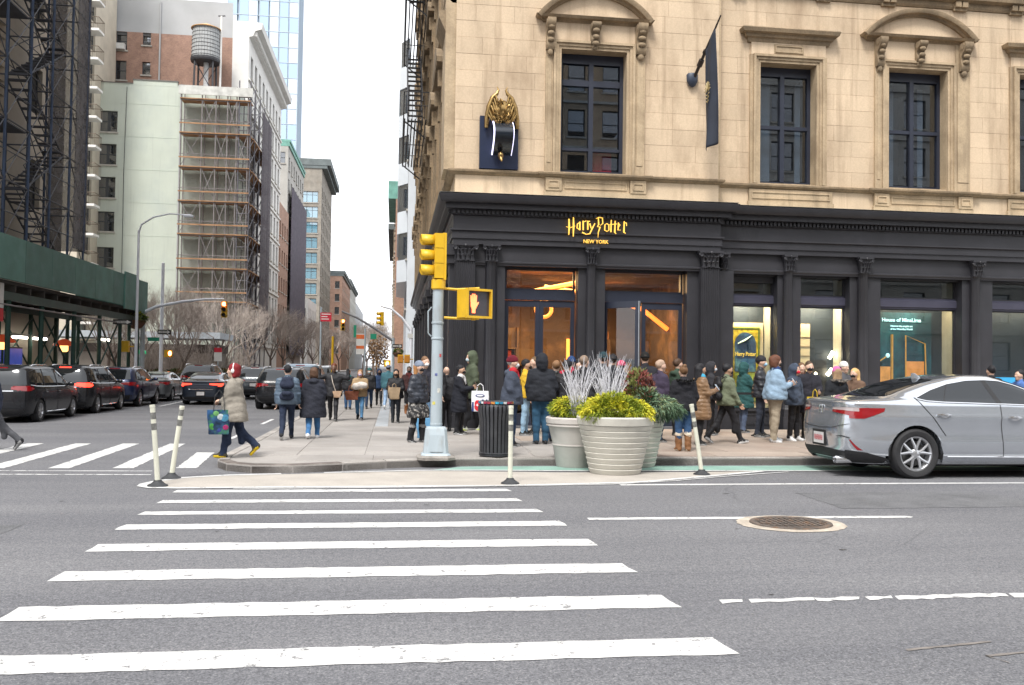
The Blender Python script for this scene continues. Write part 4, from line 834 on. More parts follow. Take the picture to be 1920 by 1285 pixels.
def pipe_scaffold(name, label, x0, x1, y0, y1, zs, poles, plank_m, o, pipe_m, r=.04, brace=True, side=True):
    t = thing(name, label, 'scaffold', o)
    for x in poles:
        for y in (y0, y1): obj('standard', MB().tube([(x,y,0),(x,y,zs[-1]+1.2)], r, 6), pipe_m, t, off=o)
    for k, z in enumerate(zs):
        obj('deck_plank', MB().box(x0,y0-.15,z-.09,x1,y1+.1,z), plank_m, t, off=o); obj('toe_board', MB().box(x0,y0-.19,z+.72,x1,y0-.15,z+.84), plank_m, t, off=o)
        lg = MB(); lg.tube([(x0,y0,z-.15),(x1,y0,z-.15)], r*.8, 5); lg.tube([(x0,y0,z+1.1),(x1,y0,z+1.1)], r*.7, 5)
        obj('ledger', lg, pipe_m, t, off=o)
        if brace and k < len(zs)-1:
            br = MB()
            for i in range(len(poles)-1):
                if (i+k) % 2 == 0: br.tube([(poles[i],y0,z),(poles[i+1],y0,zs[k+1])], r*.6, 5); br.tube([(poles[i+1],y0,z),(poles[i],y0,zs[k+1])], r*.6, 5)
            if br.v: obj('brace', br, pipe_m, t, off=o)
    return t
M_PIPE = mat('galvanised_pipe', (.22,.2,.2), .5, .2, 4, metal=.3); M_PLANK = mat('scaffold_plank', (.33,.18,.09), .8, .35, 2, stain=(.22,.15,.1), sscale=1, samt=.6)
sc1 = pipe_scaffold('timber_deck_scaffold', 'pipe scaffold with orange timber decks on the pale green wall', -19.3, -13.2, 82.4, 83.7, [7.1,10.05,13.1,16.05,19.1,22.15,25.2], [-19.2,-17.4,-16.2,-15.2,-14.4,-13.4], M_PLANK, (-16,83,0), M_PIPE, .055)
tw = MB()
for z in np.arange(0, 27, 1.5):
    for y in (82.4, 85, 88): tw.tube([(-13.2,y,z),(-13.2,y+2.6,z+1.5)], .04, 4); tw.tube([(-13.2,y,z),(-13.2,y+2.6,z)], .04, 4); tw.tube([(-14.2,y,z),(-13.2,y,z)], .04, 4)
for y in (82.4,85,88,91,94): tw.tube([(-13.2,y,0),(-13.2,y,27)], .055, 5); tw.tube([(-14.2,y,0),(-14.2,y,27)], .055, 5)
obj('street_side_frame', tw, mat('dark_scaffold_pipe',(.10,.095,.11),.6,.3,4), sc1, off=(-16,83,0), kind='stuff')
for z in (7.1,10.05,13.1,16.05,19.1,22.15): obj('deck_plank', MB().box(-14.3,83.8,z-.09,-13.1,95,z), M_PLANK, sc1, off=(-16,83,0))
obj('debris_net', MB().box(-13.02,88.5,4,-13.0,95,26), mat('dark_net', (.09,.075,.09), .9, .3, 6, alpha=.72), sc1, off=(-16,83,0)); obj('debris_net', MB().box(-19.3,83.74,4,-13.3,83.76,25.4), mat('grey_net',(.3,.3,.28),.9,.2,3,alpha=.22), sc1, off=(-16,83,0)); obj('roof_fascia', MB().box(-19.4,82.2,25.5,-13.0,82.3,26.3), mat('pale_board',(.5,.5,.47),.8,.2,2), sc1, off=(-16,83,0))  # thin grey sheet before the wall is added shade; the street-side one is netting
# -- brick building with white street front behind it
def brick_white():
    o = (-20,88.5,0); b = thing('brick_and_white_building', 'tall building with brick back wall and white windowed street front under a cornice', 'building', o); H = 34.7
    ws = [(-28.55,-27.75,31.2,33.0),(-26.72,-25.72,31.2,33.0),(-24.3,-23.55,31.8,33.0),(-28.55,-27.75,28.35,30.2),(-26.72,-25.72,28.35,30.2),(-24.3,-23.55,28.95,30.2)]
    wallface(b, o, 'front', 0, 88.5, -33, -16.0, 0, 33.0, ws, M_BRICK); add_windows(b, o, 'front', 0, 88.5, ws, 'sash', M_DK)
    wallface(b, o, 'front', 0, 88.5, -33, -16.0, 33.0, 36.4, [], M_GREY, name='upper_wall'); wallface(b, o, 'front', 0, 88.5, -16.0, -14.46, 0, H, [], M_WHITE, name='corner_wall')
    sr = grid(89.2, 113.2, 9, 3.5, 32.3, 9, 1.35, 2.2); wallface(b, o, 'right', -14.46, 0, 88.5, 113.5, 0, H, sr, M_WHITE); add_windows(b, o, 'right', -14.46, 0, sr, 'sash', M_DK)
    rear(b, o, -33, -14.46, 88.5, 113.5, 33, M_BRICK, ('front','right')); backing(b, o, -32.9, -14.6, 88.6, 113.4, 33, M_ROOF)
    for j in range(9): obj('string_course', MB().box(-14.44,88.5,3.5+j*3.2-.1,-14.3,113.5,3.5+j*3.2+.1), M_WHITE, b, off=o)
    obj('cornice', mould([(-14.46,88.5),(-14.46,113.5)][::-1], [(0,33.2),(-.0,33.2),(.3,33.3),(.5,33.7),(1.1,33.9),(1.2,34.5),(0,34.75)], MB()).xform(Matrix.Identity(4)) if False else MB().prism([(-14.46,33.2),(-14.1,33.3),(-13.9,33.8),(-13.3,34.0),(-13.2,34.6),(-14.46,34.75)], 'xz', 88.5, 113.5), M_WHITE, b, off=o)
    dn = MB()
    for k in range(50): dn.box(-14.4,88.7+k*.5,33.35,-13.75,88.95+k*.5,33.8)
    obj('cornice_brackets', dn, M_WHITE, b, off=o, kind='stuff')
    obj('downpipe', MB().tube([(-22.7,88.4,27),(-22.7,88.4,36)], .08, 6), M_GREY, b, off=o)
    ac = MB(); ac.box(-26.6,88.05,31.2,-25.85,88.6,31.75); obj('air_conditioner', ac, M_WF, b, off=o)
brick_white()
def water_tower():
    o = (-17.9,86,26.6); t = thing('water_tower', 'weathered timber rooftop water tower with an orange cone roof on black legs', 'water tower', o)
    M_ST = mat('silvered_staves', (.36,.37,.37), .8, .25, 3, stretch=(6,6,.4), stain=(.25,.25,.25), sscale=2)
    for k in range(30):
        a0, a1 = 2*math.pi*k/30, 2*math.pi*(k+.93)/30; c = Vector((-17.95,86)); mb = MB(); ring = []
        for z in (29.95, 32.75):
            r = 1.27 if z < 31 else 1.2; ring.append([(c.x+q*math.cos(a), c.y+q*math.sin(a), z) for q, a in ((r-.06,a0),(r,a0),(r+.004,(a0+a1)/2),(r,a1),(r-.06,a1))])
        obj('stave', mb.loft(ring), M_ST, t, off=o)
    for z in np.linspace(30.1,32.6,8): obj('hoop', MB().tube([(-17.95+(1.29-.028*(z-30))*math.cos(2*math.pi*i/30), 86+(1.29-.028*(z-30))*math.sin(2*math.pi*i/30), z) for i in range(31)], .025, 5, cap=False), mat('hoop_iron',(.12,.12,.13),.6,.2,4), t, off=o)
    obj('cone_roof', MB().lathe([(1.36,32.72),(1.36,32.78),(.25,33.25),(.0,33.35)], 30, (-17.95,86,0)), mat('roof_felt_orange',(.55,.33,.16),.8,.2,3), t, off=o, smooth=30)
    lg = mat('black_steel',(.04,.04,.045),.6,.2,4); obj('platform', MB().lathe([(1.3,29.6),(1.35,29.75),(1.35,29.94),(0,29.95)], 24, (-17.95,86,0)), lg, t, off=o)
    for sx in (-1,1):
        for sy in (-1,1): obj('leg', MB().tube([(-17.95+sx*.85,86+sy*.85,26.5),(-17.95+sx*.8,86+sy*.8,29.65)], .09, 6), lg, t, off=o)
    br = MB()
    for s in (-1,1): br.tube([(-18.8,86+s*.85,26.7),(-17.1,86+s*.85,29.5)], .04, 5); br.tube([(-17.1,86+s*.85,26.7),(-18.8,86+s*.85,29.5)], .04, 5)
    obj('brace', br, lg, t, off=o); obj('riser_pipe', MB().tube([(-17.9,86,26.5),(-17.9,86,29.7)], .22, 10), mat('riser_wrap',(.6,.6,.6),.6,.2,4), t, off=o)
    v = thing('vent_pipe', 'tall thin white vent pipe standing beside the water tower', 'pipe', (-16.6,86,26.6)); obj('pipe', MB().tube([(0,0,-.2),(0,0,7.5)], .1, 8), M_WHITE, v); obj('cap', MB().tube([(-.3,0,7.5),(.35,0,7.55)], .06, 6), M_DK, v)
water_tower()
# -- balcony tower behind the scaffolding
def balcony_tower():
    o = (-28,79,0); b = thing('balcony_tower', 'cream apartment tower with a column of white railed balconies', 'building', o); M_C = mat('cream_render',(.52,.47,.38),.85,.1,1)
    rear(b, o, -46, -26.55, 79, 88, 48, M_C, ('right',)); sr = [(79.8,82.2,3.2+2.55*k,5.2+2.55*k) for k in range(17)]; wallface(b, o, 'right', -26.55, 0, 79, 88, 0, 48, sr, M_C); add_windows(b, o, 'right', -26.55, 0, sr, 'sash', M_DK, sill=False)
    sl = MB().box(0,0,-.2,1.15,1.5,0).mesh('balcony', M_WHITE); rl = MB(); rl.tube([(0,0,.95),(1.15,0,.95),(1.15,1.5,.95),(0,1.5,.95)], .035, 5)
    for k in range(6): rl.tube([(1.15,.3*k,0),(1.15,.3*k,.95)], .018, 4)
    for k in range(4): rl.tube([(.35*k,0,0),(.35*k,0,.95)], .018, 4)
    rl = rl.mesh('railing', mat('brown_rail',(.14,.11,.08),.6,.2,4))
    for k in range(15): q = link('balcony', sl, b, (-26.55-o[0], .4, 2.45+2.5*k)); link('railing', rl, q)
balcony_tower()
# -- glass tower
def glass_tower():
    o = (-32,220,0); b = thing('glass_tower', 'tall pale blue glass tower rising behind the white building', 'building', o); M_FR = mat('tower_mullion',(.45,.52,.58),.5,.05,2)
    obj('core', MB().box(-40.5,220.3,0,-24.9,236,110), mat('tower_core',(.30,.38,.46),.8,.1,.2), b, off=o)
    cols = [-41.0,-38.4,-36.2,-33.6,-31.2,-28.9,-26.6,-24.4]; glass('tower_blue', refl=.15, dens=.9, inner=(.34,.49,.68)); glass('tower_pale', refl=.15, dens=.9, inner=(.56,.65,.75))
    pm = [MB().box(0,0,0,2.05,.05,3.5).mesh('pane', MATS['tower_blue']), MB().box(0,0,0,2.05,.05,3.5).mesh('pane', MATS['tower_pale'])]; rr = random.Random(8)
    for f in range(10, 28):
        for i in range(7):
            k = 1 if (i % 2 == 0 and rr.random() < .8) else 0; q = link('glass_panel', pm[k], b, (cols[i]+.06-o[0], -.1, f*3.72))
    fr = MB()
    for x in cols: fr.box(x-.06,219.8,0,x+.04,220.2,110)
    for f in range(30): fr.box(-41,219.85,f*3.72-.14,-24.3,220.2,f*3.72)
    obj('mullion_grid', fr, M_FR, b, off=o, kind='stuff')
glass_tower()
# -- further houses on the left of the street
def left_building(name, label, x0, x1, y0, y1, h, m, fr=None, sr=None, fstyle='sash', sstyle='sash', fm=None, pane=None, cornice=None, cm=None, band=None):
    o = ((x0+x1)/2, y0, 0); b = thing(name, label, 'building', o); fr = fr or []; sr = sr or []
    wallface(b, o, 'front', 0, y0, x0, x1, 0, h, fr, m); add_windows(b, o, 'front', 0, y0, fr, fstyle, fm or M_DK, pane); wallface(b, o, 'right', x1, 0, y0, y1, 0, h, sr, m); add_windows(b, o, 'right', x1, 0, sr, sstyle, fm or M_DK, pane)
    rear(b, o, x0, x1, y0, y1, h, m, ('front','right')); backing(b, o, x0+.05, x1-.05, y0+.05, y1-.05, h-.05, M_ROOF)
    if cornice:
        d, t = cornice; mb = MB(); mb.box(x0, y0-.15*d, h-t, x1+d, y1, h); mb.box(x0, y0-.1*d, h-t-.6, x1+d*.6, y1, h-t-.001); obj('cornice', mb, cm, b, off=o)
    return b, o
M_LGREY = mat('grey_limestone', (.42,.41,.38), .85, .12, .6, stain=(.32,.31,.29), sscale=.4); M_TANB = brickmat('tan_brick', (.40,.32,.23), (.33,.25,.18), (1.1,1.1,1.1)); M_ORB = brickmat('orange_brick', (.36,.225,.165), (.30,.18,.13), (1.2,1.2,1.2)); M_COPPER = mat('green_copper', (.16,.36,.30), .7, .25, 1.5, stain=(.08,.16,.13), sscale=1); M_DCOR = mat('dark_cornice', (.13,.15,.15), .8, .2, 1)
left_building('low_brick_building', 'low red brick building beyond the white street front', -24, -14.9, 117, 127, 22.4, M_ORB, [], grid(117,127,4,3,21,5,1.1,1.9))
b, o = left_building('grey_stone_building', 'grey limestone building with dark netting over its lower street front', -24, -15.5, 130, 152, 33.6, M_LGREY, [(-17.6,-16.9,30.2,31.8),(-16.6,-15.9,30.2,31.8)], grid(130,152,7,3,32,9,1.3,2), cornice=(.3,.35), cm=M_COPPER)
obj('debris_net', MB().box(-15.0,131,3,-14.9,152,27), mat('purple_net', (.085,.075,.10), .9, .3, 2), b, off=o)
fr = [(-18.8,-15.5,3.3+3.03*k,5.5+3.03*k) for k in range(11)]
left_building('tan_brick_block', 'tan brick block with broad blue windows and an overhanging dark green cornice', -19.3, -14.85, 180, 208, 42.3, mat('grey_brown_brick',(.26,.235,.20),.85,.2,1,stain=(.2,.16,.12),sscale=.6), fr, grid(180,208,7,3.2,37.5,11,1.6,1.9), 'three', 'sash', M_DK, 'pane_blue', cornice=(1.7,1.3), cm=M_DCOR)
obj('spandrel', MB(), M_ORB) if False else None
left_building('orange_brick_block', 'orange brick block far down the left of the street', -22, -14.4, 246, 290, 27, M_ORB, grid(-22,-14.4,3,4,25,6,1.2,1.9), grid(246,290,9,4,25,6,1.4,1.9), cornice=(.8,.8), cm=M_DCOR)
left_building('pale_stone_block', 'pale stone block at the far end of the street on left', -23, -15.6, 300, 360, 30, M_LGREY, [], grid(300,360,9,4,28,7,1.4,1.9), cornice=(1,.8), cm=M_DCOR)
left_building('distant_grey_block', 'distant grey block closing the left side of the street', -24, -16.5, 370, 470, 28, M_GREY, [], grid(370,470,12,4,26,6,1.6,2))
left_building('low_white_house', 'low white house with a gabled top beyond the bare trees', -18.6, -14.95, 158, 174, 13, M_WHITE, grid(-18.6,-14.95,2,3,12,3,1,1.6), grid(158,174,5,3,12,3,1.1,1.8))
# -- right side of the street
def right_building(name, label, x0, x1, y0, y1, h, m, sr, style='sash', fm=None, pane=None, cornice=None, cm=None):
    o = (x0, y0, 0); b = thing(name, label, 'building', o); wallface(b, o, 'left', x0, 0, y0, y1, 0, h, sr, m); add_windows(b, o, 'left', x0, 0, sr, style, fm or M_DK, pane)
    rear(b, o, x0, x1, y0, y1, h, m, ('left',)); backing(b, o, x0+.05, x1-.05, y0+.05, y1-.05, h-.05, M_ROOF)
    if cornice: d, t = cornice; obj('cornice', MB().box(x0-d, y0-.02, h-t, x0+1, y1+.02, h+.01), cm, b, off=o)
    return b, o
b, o = right_building('white_panel_building', 'modern white panelled building with dark ribbon windows past the corner building', .75, 16, 61.5, 80, 22.5, mat('white_metal_panel',(.62,.66,.70),.4,.05,1), [(62.5,79,5.6+3.45*k,7.4+3.45*k) for k in range(5)], 'three')
for k in range(5): 
    obj('bay_panel', MB().prism([(0,0),(-.7,1.2),(-.7,14.8),(0,16)], 'xy', 7.5+3.45*k, 9.05+3.45*k).xform(Matrix.Translation((.74,63,0))), MATS['white_metal_panel'], b, off=o)
    obj('bay_glass', MB().prism([(0,.1),(-.6,1.25),(-.6,14.7),(0,15.9)], 'xy', 9.06+3.45*k, 10.94+3.45*k).xform(Matrix.Translation((.74,63,0))), glass('bay_glass', refl=.3, dens=.85, inner=(.05,.06,.075)), b, off=o)
obj('roof_rail', MB().box(.2,66,22.5,.3,80,23.2), M_COPPER, b, off=o)
right_building('red_brick_house', 'narrow red brick house with a green copper cornice on right', -.1, 14, 82, 96, 18.4, M_ORB, grid(82,96,4,4,17,5,1.3,1.9), cornice=(.7,1.6), cm=M_COPPER)
right_building('tan_street_house', 'tan stone house halfway down the right of the street', -.3, 14, 98, 128, 17, M_TANB, grid(98,128,7,4,16,4,1.3,1.9), cornice=(.6,.6), cm=M_DCOR)
right_building('red_street_house', 'red brick house further down the right of the street', -.4, 14, 132, 180, 20, M_BRICK, grid(132,180,9,4,19,5,1.4,2))
right_building('far_tan_house', 'far tan house near the end of the right row', -.2, 14, 185, 300, 25, M_TANB, grid(185,300,14,4,24,6,1.5,2))
right_building('distant_pale_house', 'distant pale house closing the right row', -1, 14, 310, 460, 24, M_LGREY, grid(310,460,12,4,23,5,1.6,2))
obj('street_end_block', MB(), M_GREY) if False else None
# -- scaffolded building over the sidewalk shed, far left
def scaffold_building():
    o = (-15,36,0); b = thing('louvred_building', 'tan ribbed building wrapped in scaffolding at the left edge', 'building', o); M_T = mat('tan_ribbed_cladding',(.56,.50,.42),.8,.15,1,stain=(.26,.23,.2),sscale=.5)
    wallface(b, o, 'right', -15.2, 0, 18, 43.2, 0, 44, grid(18,43,4,7,43,9,1.3,2.0), M_T); add_windows(b, o, 'right', -15.2, 0, grid(18,43,4,7,43,9,1.3,2.0), 'sash', M_DK, sill=False); rear(b, o, -40, -15.2, 18, 43.2, 44, M_T, ('right',)); backing(b, o, -39.9, -15.3, 18.1, 43.1, 43.9, M_ROOF)
    rb_ = MB()
    for k in range(70): rb_.box(-15.19,18,5.7+k*.55,-15.05,36.5,5.95+k*.55)
    obj('cladding_ribs', rb_, M_T, b, off=o, kind='stuff')
scaffold_building()
def big_scaffold():
    o = (-13.6,36,5.6); t = thing('steel_stair_scaffold', 'dark blue steel scaffold with zigzag stairs and black netting above the green shed', 'scaffold', o); M_B = mat('dark_blue_steel',(.05,.075,.13),.5,.2,3); M_K = mat('blackened_steel',(.085,.09,.105),.6,.2,3)
    ys = [27,29.4,31.6,33.6,35.6,37.6,39.4]; zs = np.arange(5.6, 31, 2.05)
    for y in ys:
        for x in (-13.0,-14.6): obj('standard', MB().tube([(x,y,5.5),(x,y,31)], .05, 6), M_B if int(y) % 2 else M_K, t, off=o)
    for k, z in enumerate(zs):
        lg = MB()
        for x in (-13.0,-14.6): lg.tube([(x,27,z),(x,39.4,z)], .03, 5); lg.tube([(x,27,z+1.0),(x,39.4,z+1.0)], .022, 4)
        for y in ys: lg.tube([(-13.0,y,z),(-14.6,y,z)], .03, 4)
        obj('ledger', lg, M_K, t, off=o); br = MB()
        for i in range(len(ys)-1):
            br.tube([(-13.0,ys[i],z),(-13.0,ys[i+1],z+2.05)], .02, 4)
            if i % 2: br.tube([(-13.0,ys[i+1],z),(-13.0,ys[i],z+2.05)], .02, 4)
        obj('brace', br, M_K, t, off=o)
        pk = MB()
        if k % 2 == 0: pk.box(-14.5,29.4,z-.05,-13.1,33.6,z); obj('deck', pk, M_K, t, off=o)
        st = MB(); ya, yb = (33.7,37.4) if k % 2 else (37.4,33.7)
        for x in (-13.2,-13.9): st.tube([(x,ya,z),(x,yb,z+2.05)], .035, 5); st.tube([(x,ya,z+.9),(x,yb,z+2.95)], .02, 4)
        for q in range(9): u = (q+.5)/9; st.box(-13.9,ya+(yb-ya)*u-.13,z+2.05*u-.02,-13.2,ya+(yb-ya)*u+.13,z+2.05*u+.02)
        obj('stair', st, M_K, t, off=o)
    obj('net_panel', MB().box(-13.02,38.2,6.2,-12.98,39.6,31), mat('black_debris_net',(.17,.165,.18),.9,.4,3,alpha=.62), t, off=o); obj('net_panel', MB().box(-14.6,39.6,6.2,-12.98,39.64,31), MATS['black_debris_net'], t, off=o)
big_scaffold()
def shed():
    o = (-12,36,0); t = thing('sidewalk_shed', 'dark green plywood sidewalk shed on posts over the left pavement', 'sidewalk shed', o)
    M_P = mat('green_plywood',(.075,.18,.15),.6,.2,1.2,stain=(.12,.22,.205),sscale=1.5,samt=.7,rand=.15); M_PO = mat('green_post',(.012,.05,.038),.5,.2,3); M_UN = mat('shed_underside',(.06,.055,.05),.9,.3,2)
    y = 24.0
    while y < 41.4: w = min(2.3, 41.6-y); obj('fascia_board', MB().box(-12.03,y+.01,4.12,-11.95,y+w-.01,5.5), M_P, t, off=o); y += w
    for y0, y1, z0, z1 in ((41.62,43.3,3.98,5.62),(43.32,45.2,3.95,5.45)): obj('fascia_board', MB().box(-11.96,y0,z0,-11.9,y1,z1), M_P, t, off=o)
    obj('fascia_board', MB().box(-15.2,45.2,3.95,-11.9,45.26,5.45), M_P, t, off=o); obj('deck', MB().box(-15.2,24,4.0,-12.04,45.1,4.1), M_UN, t, off=o)
    for y in np.arange(24.4,45,1.2): obj('joist', MB().box(-15.1,y,3.78,-12.05,y+.08,3.99), M_UN, t, off=o)
    for x in (-12.2,-14.9): obj('girder', MB().box(x-.08,24,3.5,x+.08,45,3.77), M_PO, t, off=o)
    for y in (24.5,27.5,30.3,33.0,36.2,39.2,42.0,43.4,44.8):
        for x in (-12.2,-14.9): 
            p = obj('post', MB().tube([(x,y,KH),(x,y,3.5)], .085, 8), M_PO, t, off=o); obj('base_plate', MB().box(x-.15,y-.15,KH,x+.15,y+.15,KH+.02), M_PO, p, off=o)
    for y0, y1 in ((27.5,30.3),(33,36.2),(36.2,39.2),(39.2,42.0)):
        for x in (-12.25,-14.85):
            q = MB(); q.tube([(x,y0,1.2),(x,y1,3.4)], .035, 5); q.tube([(x,y1,1.2),(x,y0,3.4)], .035, 5); obj('cross_brace', q, M_PO, t, off=o)
    for z in (1.25,3.35): obj('rail', MB().tube([(-12.1,24,z),(-12.1,45,z-.02)], .03, 6), M_PIPE, t, off=o)
    M_TU = mat('tube_light',(1,1,.9),.5,0,emit=(1,.93,.8),estr=5)
    for k, (x, y, z) in enumerate(((-14.0,27.5,3.2),(-14.5,36.5,2.5),(-14.5,38.5,2.5),(-13.2,42.5,2.6))): lt = thing('tube_light', ['tube light in a slanting row under the shed at left edge','tube light under the shed above the second minivan','tube light under the shed above the blue car','tube light at the far end of the shed'][k], 'light', (x,y,z)); obj('tube', MB().tube([(0,0,0),(0,1.3,.0)], .05, 8), M_TU, lt); obj('housing', MB().box(-.08,-.05,.05,.08,1.35,.14), M_WF, lt)
    M_RL = mat('orange_red_shade',(.6,.07,.03),.6,.1,3,emit=(1,.15,.05),estr=.08)
    for k, (x, y) in enumerate(((-13.6,33.4),(-13.4,38.7))): hl = thing('patio_heater', ['patio heater with a red shade between shed posts, nearer','patio heater with a red shade between shed posts, farther'][k], 'heater', (x,y,KH)); obj('shade', MB().lathe([(.42,2.1),(.4,2.16),(.2,2.32),(.05,2.38),(0,2.38)], 16), M_RL, hl, smooth=40); obj('burner', MB().lathe([(.1,1.85),(.16,1.9),(.16,2.1),(.1,2.12)], 12), mat('heater_glow',(1,.5,.2),.5,0,emit=(1,.5,.15),estr=1.2), hl); obj('pole', MB().tube([(0,0,.1),(0,0,1.9)], .04, 8), M_PO, hl); obj('foot', MB().lathe([(.25,0),(.25,.1),(.1,.3),(0,.32)], 14), M_PO, hl)
    sg = thing('notice_board', 'white and red notice board hanging under the shed edge', 'sign', (-12.1,29.2,2.8)); obj('board', MB().box(-.02,-.45,.42,.02,.45,1.25), M_WF, sg); obj('red_panel', MB().box(-.022,-.45,0,.022,.45,.41), mat('sign_red',(.5,.02,.03),.6,.1,3), sg)
    sn = thing('lit_screen', 'glowing blue display screen behind the parked cars', 'screen', (-14.2,35.6,1.0)); obj('case', MB().box(-.1,-1.1,0,-.02,1.1,1.1), M_DK, sn); obj('display', MB().box(-.02,-1.05,.05,.0,1.05,1.05), mat('blue_screen',(.02,.05,.3),.3,.3,2,emit=(.05,.1,.6),estr=.15), sn)
shed()
# -- low wall and kiosk in the planted square on the left
def kiosk():
    o = (-17,66,0); b = thing('low_kiosk', 'low grey-brown kiosk with a pale canopy behind the bare shrubs', 'kiosk', o); M_KW = mat('kiosk_wall',(.27,.24,.21),.8,.15,1)
    obj('wall', MB().box(-24,66,.1,-12.6,70,2.9), M_KW, b, off=o); obj('dark_band', MB().box(-24.1,65.9,2.3,-12.5,70.1,2.88), mat('kiosk_band',(.10,.08,.07),.8,.2,1), b, off=o) ; obj('canopy', MB().box(-24.6,65.2,3.3,-12.2,70.5,3.75), mat('pale_canopy',(.6,.66,.72),.6,.1,1), b, off=o)
    for x in (-23.5,-20.5,-17.5,-14.5,-12.8): obj('post', MB().box(x-.08,65.5,2.9,x+.08,65.66,3.3), M_WF, b, off=o)
    w = thing('planter_wall', 'low pale stone planter wall beside the parked silver car', 'wall', (-12.2,48,0)); obj('wall', MB().box(-.4,-2,KH-.1,.4,34,.75), M_LGREY, w); obj('coping', MB().box(-.48,-2.05,.75,.48,34.05,.85), M_LGREY, w)
kiosk()
# -- the row across the avenue, seen only as reflections in the glass
def across(name, label, x0, x1, h, m, y=-27, nu=6, nz=7):
    o = ((x0+x1)/2, y, 0); b = thing(name, label, 'building', o); rr = grid(x0, x1, nu, 1.0, h-1, nz, (x1-x0)/nu*.5, (h-2)/nz*.6)
    wallface(b, o, 'back', 0, y, x0, x1, 0, h, rr, m); add_windows(b, o, 'back', 0, y, rr, 'sash', M_DK); rear(b, o, x0, x1, y-10, y, h, m, ('back',)); backing(b, o, x0+.05, x1-.05, y-9.95, y-.05, h-.05, M_ROOF)
    for k in range(nz+1): obj('string_course', MB().box(x0,y,1+(h-2)*k/nz-.25,x1,y+.2,1+(h-2)*k/nz-.05), M_LGREY, b, off=o)
across('brownstone_row_house', 'brown brick house across the avenue reflected in the shop glass', -34, -8, 27, M_BRICK); across('limestone_row_house', 'grey limestone house across the avenue reflected in shop glass', -7.9, 9.9, 30, M_LGREY, nu=7); across('tan_row_house', 'tan brick house across the avenue reflected in shop glass', 10, 30, 28, M_TANB, nu=7); across('pale_row_house', 'pale corner house across the avenue reflected in shop glass', 30.1, 58, 31, M_LGREY, nu=7)
